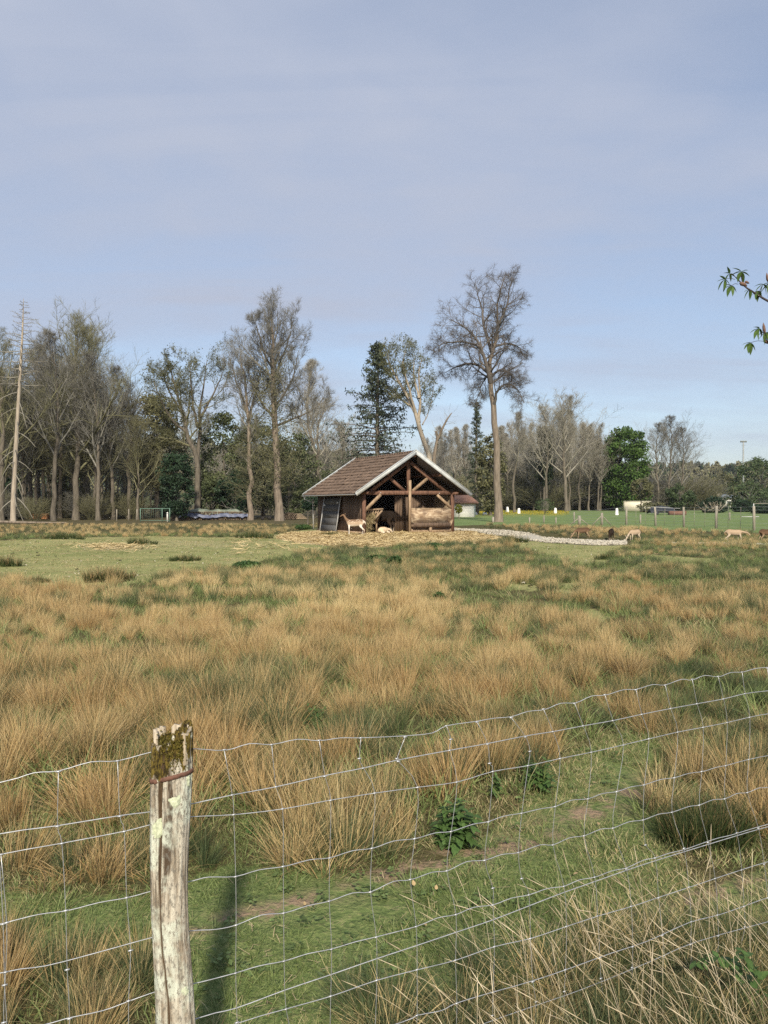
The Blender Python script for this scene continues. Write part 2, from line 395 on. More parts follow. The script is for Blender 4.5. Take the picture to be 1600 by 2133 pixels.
# ------------------------------------------------------------------ rushes and grass
RNG = np.random.default_rng(7)
def blades(rng, n, rad, L, width, spread, bend, k=4, dry=0.5, flop=0.0):
    """a clump of n tapering, bending blades; attributes: h along the blade, d dryness of the blade, b brightness"""
    a = rng.uniform(0, 2 * math.pi, n); r = rad * np.sqrt(rng.uniform(0, 1, n))
    base = np.stack([r * np.cos(a), r * np.sin(a), np.full(n, -0.02)], 1)
    out = np.stack([np.cos(a), np.sin(a), np.zeros(n)], 1)
    az = rng.uniform(0, 2 * math.pi, n); rnd = np.stack([np.cos(az), np.sin(az), np.zeros(n)], 1)
    tilt = spread * (0.25 + 0.9 * r / rad)[:, None] * out + rng.normal(0, 0.5, (n, 1)) * spread * rnd
    if flop: tilt = tilt + rnd * (rng.uniform(0, 1, (n, 1)) < flop) * rng.uniform(0.5, 1.4, (n, 1))
    d = norm(tilt + np.array([0, 0, 1.0])); Ln = L * rng.uniform(0.55, 1.12, n)
    P = [base]; bd = (rng.normal(0, 1, (n, 1)) * rnd + 0.6 * out) * bend
    for i in range(k - 1):
        d = norm(d + bd / (k - 1) - np.array([0, 0, 1.0]) * bend * 0.25 * (i / (k - 1)))
        P.append(P[-1] + d * (Ln / (k - 1))[:, None])
    P = np.stack(P, 1)
    sa = rng.uniform(0, math.pi, n); side = np.stack([np.cos(sa), np.sin(sa), np.zeros(n)], 1)
    t = np.linspace(0, 1, k); w = width * (1 - t ** 1.6) * 0.5 + width * 0.06
    Lf = P - side[:, None] * w[None, :, None]; Rt = P + side[:, None] * w[None, :, None]
    v = np.stack([Lf, Rt], 2).reshape(-1, 3)
    idx = np.arange(n * k * 2).reshape(n, k, 2)
    q = np.stack([idx[:, :-1, 0], idx[:, :-1, 1], idx[:, 1:, 1], idx[:, 1:, 0]], -1).reshape(-1, 4)
    h = np.broadcast_to(t[None, :, None], (n, k, 2)).ravel()
    dd = np.clip(rng.normal(dry, 0.24, n), 0, 1); D = np.broadcast_to(dd[:, None, None], (n, k, 2)).ravel()
    B = np.broadcast_to(rng.uniform(0, 1, n)[:, None, None], (n, k, 2)).ravel()
    return v, q, h, D, B
def clump_mesh(name, *a, **k):
    v, q, h, D, B = blades(*a, **k); return Geo().add(v, q, h=h, d=D, b=B).mesh(name)

def rush_material(name, green1, green2, tan1, tan2, bias=0.0):
    m, nt, b = newmat(name)
    A = lambda n: N(nt, 'ShaderNodeAttribute', attribute_name=n).outputs['Fac']
    I = N(nt, 'ShaderNodeAttribute', attribute_name='dry', attribute_type='INSTANCER').outputs['Fac']
    J = N(nt, 'ShaderNodeAttribute', attribute_name='hue', attribute_type='INSTANCER').outputs['Fac']
    s = mathn(nt, 'ADD', mathn(nt, 'ADD', A('d'), mathn(nt, 'MULTIPLY', A('h'), 0.55)), mathn(nt, 'MULTIPLY_ADD', I, 1.1, -0.85 + bias))
    f = maprange(nt, s, 0.15, 0.62)
    g = mix(nt, A('b'), green1, green2)
    tn = mix(nt, J, tan1, tan2)
    tn = mix(nt, mathn(nt, 'MULTIPLY', A('b'), 0.6), tn, (0.68, 0.55, 0.31))
    tn = mix(nt, maprange(nt, A('b'), 0.16, 0.06), tn, (0.13, 0.085, 0.05))
    c = mix(nt, f, g, tn)
    nt.links.new(c, b.inputs['Base Color']); b.inputs['Roughness'].default_value = 0.55; b.inputs['Specular IOR Level'].default_value = 0.3
    tr = N(nt, 'ShaderNodeBsdfTranslucent'); nt.links.new(c, tr.inputs[0])
    ms = N(nt, 'ShaderNodeMixShader'); ms.inputs[0].default_value = 0.28
    nt.links.new(b.outputs[0], ms.inputs[1]); nt.links.new(tr.outputs[0], ms.inputs[2]); nt.links.new(ms.outputs[0], nt.nodes['Material Output'].inputs[0])
    return m
M_RUSH = rush_material('rush', (0.050, 0.078, 0.034), (0.125, 0.155, 0.070), (0.38, 0.225, 0.078), (0.61, 0.470, 0.225))
M_LAWNB = rush_material('lawn_blades', (0.108, 0.155, 0.048), (0.230, 0.280, 0.102), (0.34, 0.28, 0.14), (0.46, 0.39, 0.22), -0.08)

NEAR, FAR = 12, 6
rush_protos = []
for i in range(NEAR):
    rng = np.random.default_rng(100 + i)
    rush_protos.append((clump_mesh('rush_clump', rng, int(rng.uniform(150, 260)), rng.uniform(0.07, 0.14), rng.uniform(0.44, 0.64), rng.uniform(0.0036, 0.0050), rng.uniform(0.12, 0.36), rng.uniform(0.15, 0.75), 5,
                                   rng.uniform(0.35, 0.65), flop=0.16), M_RUSH))
for i in range(FAR):
    rng = np.random.default_rng(200 + i)
    rush_protos.append((clump_mesh('rush_clump', rng, 170, rng.uniform(0.11, 0.18), rng.uniform(0.50, 0.62), 0.0075, rng.uniform(0.18, 0.30), rng.uniform(0.25, 0.5), 4,
                                   rng.uniform(0.35, 0.65), flop=0.08), M_RUSH))

THATCH = 4
for i in range(THATCH):      # fallen and broken stems
    rng = np.random.default_rng(240 + i)
    rush_protos.append((clump_mesh('thatch_clump', rng, 120, 0.16, rng.uniform(0.34, 0.50), 0.0045, rng.uniform(0.9, 1.6), rng.uniform(0.8, 1.4), 5, 0.75, flop=.5), M_RUSH))
def candidates(y0, y1, step, rng, wide=0.36, pad=1.6):
    ys = np.arange(y0, y1, step); out = []
    for y in ys:
        w = wide * 1.55 * y + pad; xs = np.arange(-w, w, step)
        out.append(np.stack([xs, np.full_like(xs, y)], 1))
    p = np.concatenate(out); return p + rng.uniform(-0.55, 0.55, p.shape) * step

NETTLES = [(953, 1760), (1125, 1652), (1032, 1665), (512, 1745), (650, 1515), (100, 1665)]
def rush_field():
    rng = np.random.default_rng(11)
    P = np.concatenate([candidates(1.9, 9, 0.155, rng), candidates(9, 20, 0.19, rng), candidates(20, 36, 0.29, rng), candidates(36, 66, 0.5, rng)])
    x, y = P[:, 0], P[:, 1]
    px, py, lawn, straw, wood, meadow = masks(x, y)
    keep = ~(lawn | straw | wood | meadow)
    # patchy cover: nearly closed in front, thinner behind and on the right
    cover = fbm(x, y, 0.55, 41, 3)
    far = sstep(11, 22, y); thin = 0.30 + 0.14 * far + 0.06 * sstep(1000, 1300, px) * far
    thin = thin - 0.14 * np.exp(-((py - 1600) / 110) ** 2) * (y < 7)
    thin = np.where((px > 1090) & (py < 1127), 0.30, thin)
    keep &= (cover > thin) & (rng.uniform(0, 1, len(x)) < 0.86)
    keep &= ~((px > 940) & (px < 1320) & (py > np.interp(px, [945, 1060, 1140, 1305], [1100, 1105, 1116, 1125])) & (py < np.interp(px, [945, 1060, 1140, 1305], [1106, 1120, 1138, 1139])))    # stone strip
    keep &= ~((px > 860) & (px < 1010) & (py < 1112))
    u = (x + 1.21) * 0.899 + (y - 45) * 0.438; v = -(x + 1.21) * 0.438 + (y - 45) * 0.899
    keep &= ~((u > -0.9) & (u < 6.6) & (v > -3.5) & (v < 8.6))
    # the bottom right is left to the pale dry stems; the camera stands clear
    keep &= ~((y < 3.0) & (x > -0.62 - 0.16 * (y - 2.0))) & ~((y < 4.2) & (px > 700) & (py > 1790)); keep &= y > 1.85
    for (nx, ny) in NETTLES:
        q = at(nx, ny, 10); dn = CAM_H * 10 / (CAM_H - q[2]); xn = (nx - CX) / FPX * dn
        keep &= ~((np.hypot(x - xn, y - dn) < 0.24) | ((np.abs(x - xn * y / dn) < 0.14) & (y < dn) & (y > dn - 0.7)))
    # where the centres of the tussocks lie apart the ground shows
    P, px, py, x, y = P[keep], px[keep], py[keep], x[keep], y[keep]; n = len(P)
    z = gz(x, y)
    # tussocks: every clump belongs to the nearest of many centres; tall and dry in its middle, short and green between
    cell = 0.42; gx, gy = np.floor(x / cell), np.floor(y / cell); best = np.full(n, 9e9); cxn = np.zeros(n); cyn = np.zeros(n)
    for i in (-1, 0, 1):
        for j in (-1, 0, 1):
            hx = (gx + i + 0.5 + 0.9 * (vnoise((gx + i) * 7.31, (gy + j) * 3.77, 1.0, 101) - 0.5)) * cell; hy = (gy + j + 0.5 + 0.9 * (vnoise((gx + i) * 5.13, (gy + j) * 9.7, 1.0, 102) - 0.5)) * cell
            dd = np.hypot(x - hx, y - hy); m = dd < best; best = np.where(m, dd, best); cxn = np.where(m, hx, cxn); cyn = np.where(m, hy, cyn)
    gap = (best > 0.185) & (rng.uniform(0, 1, n) < 0.72)
    x, y, z, px, py, best, cxn, cyn = (q[~gap] for q in (x, y, z, px, py, best, cxn, cyn)); n = len(x)
    mid = np.clip(1 - (best / 0.28) ** 2, 0, 1); own = vnoise(cxn * 13.7, cyn * 11.3, 1.0, 103)
    dry = 0.27 + 1.5 * (fbm(x, y, 0.55, 55, 4) - 0.5) + 0.9 * (fbm(x, y, 1.9, 66, 2) - 0.5) + 0.7 * (own - 0.5) + 0.75 * (mid - 0.48) + rng.normal(0, 0.17, n)
    green_zone = np.exp(-(((px - 760) / 330) ** 2 + ((py - 1165) / 26) ** 2)) * 0.42 + 0.30 * np.exp(-((py - 1165) / 30) ** 2) * sstep(900, 1200, px)
    dry -= green_zone * (y > 12) + 0.20 * sstep(10, 16, y)
    dry += 0.30 * np.exp(-((py - 1310) / 80) ** 2) + 0.25 * ((px < 560) & (py < 1118) & (py > 1088))
    dry -= 0.34 * sstep(1280, 1420, px) * (y < 8)
    dry += 0.34 * sstep(1030, 1150, px) * (1 - sstep(1150, 1185, py))
    size_r = 1 - 0.22 * sstep(1280, 1420, px) * (y < 8)
    hue = np.clip(fbm(x, y, 0.35, 77, 3) * 1.1 - 0.25 + 0.9 * (vnoise(cxn * 3.1, cyn * 5.9, 1.0, 104) - 0.35) + rng.normal(0, 0.12, n) + 0.25 * sstep(6, 16, y) - 0.15, 0, 1)
    size = (0.62 + 0.75 * (fbm(x, y, 0.8, 88, 3))) * rng.uniform(0.82, 1.12, n)
    size *= 1 + 0.25 * ((px > 1090) & (py < 1132))
    size *= size_r * np.interp(y, [3, 5, 8, 14, 30], [0.70, 0.60, 0.46, 0.45, 0.60]) * (0.62 + 0.48 * mid) * (0.80 + 0.40 * own) * np.where(y < 3.1, 0.58, 1.0)
    size *= 1 - 0.22 * sstep(12, 26, y) - 0.10 * sstep(1000, 1300, px) * sstep(12, 22, y)
    wa = fbm(x, y, 0.35, 91, 2) * 8; wt = 0.05 + 0.34 * fbm(x, y, 0.6, 93, 2)
    ox, oy = (x - cxn) / 0.28, (y - cyn) / 0.28           # blades lean out of the middle of their tussock
    tx = 0.4 * wt * np.cos(wa) - 0.22 * oy + rng.normal(0, 0.13, n); ty = 0.4 * wt * np.sin(wa) + 0.22 * ox + rng.normal(0, 0.13, n)
    az = rng.uniform(0, 6.28, n)           # Euler XYZ turns about z last, so give the lean in the turned frame
    rot = np.stack([np.cos(az) * tx + np.sin(az) * ty, -np.sin(az) * tx + np.cos(az) * ty, az], 1)
    scl = np.stack([size * rng.uniform(0.9, 1.25, n), size * rng.uniform(0.9, 1.25, n), size], 1)
    idx = np.where(y < 11, rng.integers(0, NEAR, n), NEAR + rng.integers(0, FAR, n))
    idx = np.where(rng.uniform(0, 1, n) < 0.16, NEAR + FAR + rng.integers(0, THATCH, n), idx)
    scatter('rush_grass', rush_protos, np.stack([x, y, z], 1), rot, scl, idx, label='mass of tan and green soft rushes filling the deer field', extra={'dry': dry, 'hue': hue})
    print('rush clumps', n)
rush_field()

def tussock(px, py, w_px, h_px, dry, label, seed, n=5, near=False, name='rush_tussock', group=None):
    """a rush tussock standing by itself: a row of clumps as one mesh"""
    rng = np.random.default_rng(seed); p = at(px, py, 10); d = CAM_H * 10 / (CAM_H - p[2])
    x0, hw, hh = (px - CX) / FPX * d, w_px / FPX * d / 2, h_px / FPX * d
    g = Geo(); y0 = d
    for i in range(n):
        ox = np.linspace(-1, 1, n)[i] * hw * 0.8 + rng.normal(0, hw * 0.08) if n > 1 else 0
        oy = rng.uniform(0, min(0.9, hw) * 0.8)
        f = 1 - 0.45 * abs(ox / hw) ** 2 if hw else 1
        v, q, h, D, B = blades(rng, 330 if near else 200, max(0.12, hw / n * 1.1), hh * f * rng.uniform(0.85, 1.1), 0.0045 if near else 0.010, 0.22, 0.4, 5, dry + rng.normal(0, 0.06), flop=0.08)
        g.add(v + np.array([ox, oy, g1(x0 + ox, y0 + oy) - g1(x0, y0)]), q, h=h, d=D, b=B)
    me = g.mesh(name); return obj(name, me, M_TUSS, None, label, 'rush tussock', group, None, (x0, y0, g1(x0, y0)))
M_TUSS = rush_material('tussock_rush', (0.036, 0.060, 0.020), (0.078, 0.100, 0.036), (0.32, 0.19, 0.08), (0.36, 0.24, 0.10), 0.40)
tussock(215, 1214, 108, 38, 0.38, 'brown topped broad rush tussock alone on the left lawn', 1, 6)
tussock(381, 1171, 54, 17, 0.20, 'small green rush tussock on lawn left of the shed straw', 2, 4)
tussock(290, 1134, 54, 20, 0.18, 'low green tussock at the edge of the pale straw patch', 3, 4)
tussock(530, 1121, 78, 20, 0.12, 'wide dark green tussock on the lawn before the blue tarp', 4, 5)
tussock(70, 1213, 44, 22, 0.22, 'small dark rush tussock at the far left lawn edge', 5, 3)
tussock(1071, 1130, 54, 22, 0.16, 'dark green tussock in front of the white stone strip', 6, 4)
tussock(12, 1180, 50, 30, 0.30, 'dark tussock cut by the left edge of the picture', 7, 3)
tussock(125, 1124, 92, 20, 0.16, 'long green tussock before the left rush belt', 8, 6)
tussock(712, 1146, 42, 22, 0.34, 'brown green tussock on the straw before the deer', 9, 3)
tussock(1490, 1765, 130, 120, 0.16, 'tall green rush tussock right of the trampled ground', 10, 5, True)
tussock(685, 1114, 34, 9, 0.05, 'low green tuft at the foot of the grey door', 11, 3)
tussock(1265, 1168, 34, 20, 0.10, 'small dark tuft at the right lawn edge', 12, 3)

def lawn_blades():
    rng = np.random.default_rng(19)
    protos = [(clump_mesh('lawn_clump', np.random.default_rng(300 + i), 46, 0.10, 0.075, 0.0042, 0.75, 0.8, 3, np.random.default_rng(i).uniform(0.25, 0.6)), M_LAWNB) for i in range(6)]
    P = np.concatenate([candidates(1.7, 6.0, 0.062, rng), candidates(6.0, 9, 0.10, rng)]); x, y = P[:, 0], P[:, 1]
    px, py, lawn, straw, wood, meadow = masks(x, y)
    soil = np.zeros(len(x))
    for (cx, cy, ex, ey) in ((920, 1800, 210, 26), (1330, 1650, 90, 22), (1060, 1770, 120, 16), (1220, 1700, 120, 22), (560, 1900, 200, 18), (1480, 1870, 160, 22)):
        soil = np.maximum(soil, np.exp(-(((px - cx) / ex) ** 2 + ((py - cy + (px - cx) * 0.25) / ey) ** 2)))
    k = (lawn | (rng.uniform(0, 1, len(x)) < 0.8)) & (rng.uniform(0, 1, len(x)) > 1.25 * soil) & (fbm(x, y, 1.5, 5, 3) > 0.30) & (y < 8.6)
    x, y = x[k], y[k]; n = len(x)
    s = rng.uniform(0.55, 1.2, n) * (0.65 + 0.7 * fbm(x, y, 1.1, 71, 2))
    dry = 0.30 + 1.3 * (fbm(x, y, 0.9, 15, 3) - 0.5) + rng.normal(0, 0.14, n)
    scatter('lawn_grass', protos, np.stack([x, y, gz(x, y)], 1), np.stack([rng.normal(0, .15, n), rng.normal(0, .15, n), rng.uniform(0, 6.28, n)], 1),
            np.stack([s, s, s], 1), rng.integers(0, 6, n), label='short green grass on the trampled ground behind the wire', extra={'dry': dry, 'hue': rng.uniform(0, 1, n)})
    print('lawn', n)
lawn_blades()

def far_lawn():
    """short blades that give the lawn in front of the shed its nap"""
    rng = np.random.default_rng(29)
    protos = [(clump_mesh('nap_clump', np.random.default_rng(340 + i), 60, 0.26, 0.05, 0.012, 0.9, 0.6, 3, 0.35 + 0.06 * i), M_LAWNB) for i in range(5)]
    P = np.concatenate([candidates(13, 46, 0.30, rng)]); x, y = P[:, 0], P[:, 1]
    px, py, lawn, straw, wood, meadow = masks(x, y)
    k = lawn & ~straw & (rng.uniform(0, 1, len(x)) < 0.8); x, y = x[k], y[k]; n = len(x); s = rng.uniform(0.5, 1.2, n)
    dry = 0.55 + 1.3 * (fbm(x, y, 0.5, 15, 3) - 0.5) + rng.normal(0, 0.15, n)
    scatter('far_lawn_grass', protos, np.stack([x, y, gz(x, y)], 1), np.stack([rng.normal(0, .1, n), rng.normal(0, .1, n), rng.uniform(0, 6.28, n)], 1),
            np.stack([s, s, s], 1), rng.integers(0, 5, n), label='short grazed grass of the lawn left of the shed', extra={'dry': dry, 'hue': rng.uniform(0, 1, n)})
far_lawn()

def under_grass():
    """matted green grass between the rush tussocks"""
    rng = np.random.default_rng(39)
    protos = [(clump_mesh('mat_clump', np.random.default_rng(360 + i), 70, 0.20, 0.20, 0.0065, 0.7, 0.9, 4, 0.22 + 0.05 * i, flop=.3), M_LAWNB) for i in range(5)]
    P = np.concatenate([candidates(4.0, 9, 0.24, rng), candidates(9, 24, 0.33, rng), candidates(24, 45, 0.5, rng)]); x, y = P[:, 0], P[:, 1]
    px, py, lawn, straw, wood, meadow = masks(x, y)
    k = ~(lawn | straw | wood | meadow) & (rng.uniform(0, 1, len(x)) < 0.85) & ~((px > 930) & (px < 1320) & (py < 1140)); x, y = x[k], y[k]; n = len(x); s = rng.uniform(0.6, 1.25, n)
    dry = 0.15 + 0.9 * (fbm(x, y, 0.6, 17, 3) - 0.5) + rng.normal(0, 0.12, n)
    scatter('under_grass', protos, np.stack([x, y, gz(x, y)], 1), np.stack([rng.normal(0, .2, n), rng.normal(0, .2, n), rng.uniform(0, 6.28, n)], 1),
            np.stack([s, s, s], 1), rng.integers(0, 5, n), label='matted green grass between the rush tussocks', extra={'dry': dry, 'hue': rng.uniform(0, 1, n)})
under_grass()

def weeds():
    """clover, small leaves and crumbs of straw in the trampled turf"""
    rng = np.random.default_rng(49)
    def rosette(i):
        r = np.random.default_rng(500 + i); n = 14; a = r.uniform(0, 6.28, n); rr = 0.045 * np.sqrt(r.uniform(0, 1, n)); c = np.stack([rr * np.cos(a), rr * np.sin(a), r.uniform(0.012, 0.035, n)], 1)
        d = np.stack([np.cos(a), np.sin(a), r.normal(0, .25, n)], 1) * r.uniform(.008, .016, (n, 1)); s = np.stack([-np.sin(a), np.cos(a), r.normal(0, .25, n)], 1) * r.uniform(.006, .011, (n, 1))
        v = np.stack([c - d, c + s, c + d, c - s], 1).reshape(-1, 3); return Geo().add(v, np.arange(4 * n).reshape(n, 4), lv=np.repeat(r.uniform(0, 1, n), 4)).mesh('weed')
    def crumbs(i):
        r = np.random.default_rng(520 + i); n = 9; a = r.uniform(0, 3.14, n); c = np.stack([r.normal(0, .06, n), r.normal(0, .06, n), r.uniform(.01, .04, n)], 1); L = r.uniform(.008, .032, n)[:, None]
        d = np.stack([np.cos(a), np.sin(a), r.normal(0, .2, n)], 1) * L; s = np.stack([-np.sin(a), np.cos(a), 0 * a], 1) * .0012; v = np.stack([c - d - s, c - d + s, c + d + s, c + d - s], 1).reshape(-1, 3); return Geo().add(v, np.arange(4 * n).reshape(n, 4)).mesh('crumb')
    mw = foliage('weed_leaf', (0.085, 0.130, 0.040), (0.185, 0.240, 0.090), 9, 0.2, attr='lv'); mc = simple('straw_crumb', (0.26, 0.19, 0.10), (0.52, 0.42, 0.26), 8, rnd=0, bs=0)
    protos = [(rosette(i), mw) for i in range(4)] + [(crumbs(i), mc) for i in range(3)]
    P = candidates(1.7, 7.5, 0.11, rng); x, y = P[:, 0], P[:, 1]; px, py, lawn, straw, wood, meadow = masks(x, y)
    k = lawn & (fbm(x, y, 1.6, 19, 3) > 0.40) & (rng.uniform(0, 1, len(x)) < 0.75); x, y = x[k], y[k]; n = len(x); s = rng.uniform(.45, 1.1, n)
    scatter('turf_weeds', protos, np.stack([x, y, gz(x, y)], 1), np.stack([0 * x, 0 * x, rng.uniform(0, 6.28, n)], 1), np.stack([s, s, s], 1), rng.choice([0, 1, 2, 3, 0, 1, 2, 3, 4, 5, 6], n), label='small weeds and straw crumbs in the trampled turf')
weeds()

# straw lying about in front of the shed
def straw_litter():
    rng = np.random.default_rng(23)
    P = candidates(26, 48, 0.085, rng); x, y = P[:, 0], P[:, 1]
    px, py, lawn, straw, wood, meadow = masks(x, y)
    f = fbm(x, y, 0.9, 61, 3)
    pale = np.exp(-(((px - 240) / 55) ** 2 + ((py - 1140) / 6) ** 2))
    k = (straw & (f > 0.36)) | (lawn & (px > 480) & (px < 1080) & (rng.uniform(0, 1, len(x)) < 0.10) & (f > 0.45)) | (rng.uniform(0, 1, len(x)) < 0.8 * pale)
    x, y = x[k], y[k]; n = len(x)
    a = rng.uniform(0, math.pi, n); L = rng.uniform(0.08, 0.22, n); w = rng.uniform(0.006, 0.016, n)
    d = np.stack([np.cos(a), np.sin(a), rng.normal(0, 0.18, n)], 1); s = np.stack([-np.sin(a), np.cos(a), rng.normal(0, 0.3, n)], 1)
    c = np.stack([x, y, gz(x, y) + rng.uniform(0.01, 0.07, n)], 1)
    v = np.stack([c - d * L[:, None] - s * w[:, None], c - d * L[:, None] + s * w[:, None], c + d * L[:, None] + s * w[:, None], c + d * L[:, None] - s * w[:, None]], 1).reshape(-1, 3)
    q = np.arange(4 * n).reshape(n, 4)
    m = simple('straw', (0.38, 0.28, 0.13), (0.62, 0.50, 0.28), 3, rnd=0)
    obj('straw_litter', Geo().add(v, q).mesh('straw_litter'), m, kind='stuff', label='trampled yellow straw strewn before the shed')
    print('straw', n)
straw_litter()

# pale leaves and dark droppings on the far lawn
def lawn_specks():
    rng = np.random.default_rng(27); P = candidates(15, 44, 0.55, rng); x, y = P[:, 0], P[:, 1]; px, py, lawn, straw, wood, meadow = masks(x, y)
    k = lawn & ~straw & (rng.uniform(0, 1, len(x)) < 0.30); x, y = x[k], y[k]; n = len(x)
    v, q = [], []
    a = rng.uniform(0, 6.28, n); s = rng.uniform(0.02, 0.06, n); z = gz(x, y) + 0.05
    v = np.stack([np.stack([x + s * np.cos(a + j * 1.5708), y + s * np.sin(a + j * 1.5708), z + (0.03 if j % 2 else 0)], 1) for j in range(4)], 1).reshape(-1, 3)
    mi = (rng.uniform(0, 1, n) < 0.4).astype(int); g = Geo(); qq = np.arange(4 * n).reshape(n, 4); g.add(v, qq); g.qm = [mi]
    obj('lawn_litter', g.mesh('lawn_litter'), [simple('pale_litter', (.42, .36, .24), (.68, .62, .48), 4, rnd=0, bs=0), simple('dropping', (.03, .025, .018), (.07, .055, .04), 4, rnd=0, bs=0)], kind='stuff', label='pale leaves and dark droppings strewn over the left lawn')
lawn_specks()

# yellow flowers in the meadow
def flowers():
    rng = np.random.default_rng(31); n = 2600
    px = np.concatenate([rng.uniform(1000, 1185, n), rng.uniform(955, 1010, 500)]); n = len(px)
    py = rng.normal(1070.5, 2.6, n); d = CAM_H * FPX / np.clip(py - HY, 9, 99)
    k = (fbm(px, py, 0.03, 2, 2) > 0.35) & (d > 85) & (d < 175); px, d = px[k], d[k]; n = len(px)
    x = (px - CX) / FPX * d; z = gz(x, d) + 0.14
    a = rng.uniform(0, 6.28, n); s = 0.10
    v = np.stack([np.stack([x + s * np.cos(a + j * 1.5708), d + s * np.sin(a + j * 1.5708), z + (0.03 if j % 2 else -0.02)], 1) for j in range(4)], 1).reshape(-1, 3)
    m = simple('flower_yellow', (0.62, 0.46, 0.02), (0.70, 0.56, 0.05), 5, rnd=0, bs=0)
    obj('flower_carpet', Geo().add(v, np.arange(4 * n).reshape(n, 4)).mesh('flower_carpet'), m, kind='stuff', label='band of yellow flowers in the bright green meadow')
flowers()

# white stone strip running right from the shed
def stones():
    top = [(945, 1100.5), (1000, 1103), (1060, 1106), (1100, 1111), (1140, 1117), (1200, 1121), (1250, 1123.5), (1305, 1126)]
    bot = [(945, 1104), (1000, 1111), (1060, 1116), (1100, 1124), (1140, 1131), (1200, 1134), (1250, 1135.5), (1305, 1135)]
    rng = np.random.default_rng(37); n = 6500
    px = rng.uniform(945, 1305, n); t = rng.uniform(0, 1, n)
    py = np.interp(px, *zip(*top)) * (1 - t) + np.interp(px, *zip(*bot)) * t
    # a thin line of the same stone farther right
    m2 = 420; px2 = rng.uniform(1390, 1750, m2); py2 = 1133 + (px2 - 1390) * 0.012 + rng.normal(0, 0.9, m2)
    px = np.append(px, px2); py = np.append(py, py2); n = len(px)
    d = CAM_H * FPX / (py - HY); x = (px - CX) / FPX * d; z = np.maximum(gz(x, d), -0.10)
    s = np.clip(np.exp(rng.normal(-3.25, 0.45, n)), 0.015, 0.10)
    o = np.array([[1, 0, 0], [0, 1, 0], [-1, 0, 0], [0, -1, 0], [0, 0, 1], [0, 0, -1]], float)
    v = o[None] * s[:, None, None] * rng.uniform(0.6, 1.3, (n, 6, 1)) + rng.normal(0, 0.2, (n, 6, 3)) * s[:, None, None]
    a = rng.uniform(0, 6.28, n); c, sn = np.cos(a)[:, None], np.sin(a)[:, None]
    v = np.stack([v[..., 0] * c - v[..., 1] * sn, v[..., 0] * sn + v[..., 1] * c, v[..., 2] * 0.55], -1)
    v += np.stack([x, d, z + 0.03 + rng.uniform(0, 0.03, n)], 1)[:, None]
    tri = np.array([(0, 1, 4), (1, 2, 4), (2, 3, 4), (3, 0, 4), (1, 0, 5), (2, 1, 5), (3, 2, 5), (0, 3, 5)])
    t = (tri[None] + (np.arange(n) * 6)[:, None, None]).reshape(-1, 3)
    m = simple('white_stone', (0.18, 0.15, 0.105), (0.50, 0.46, 0.38), 6, rnd=0, bs=0, lo=0.32, hi=0.55)
    obj('white_gravel', Geo().add(v.reshape(-1, 3), None, t).mesh('white_gravel'), m, kind='stuff', label='strip of white rubble stones running right from the shed')
    P = [at(a_, b_, CAM_H * FPX / (b_ - HY)) for a_, b_ in top] + [at(a_, b_, CAM_H * FPX / (b_ - HY)) for a_, b_ in bot]
    P = np.array(P); P[:, 2] = np.maximum(gz(P[:, 0], P[:, 1]), -0.10) + 0.012; k = len(top)
    obj('stone_path', Geo().add(P, [(i, i + 1, k + i + 1, k + i) for i in range(k - 1)]).mesh('stone_path'), m, kind='structure', label='bed of the white stone strip')
stones()
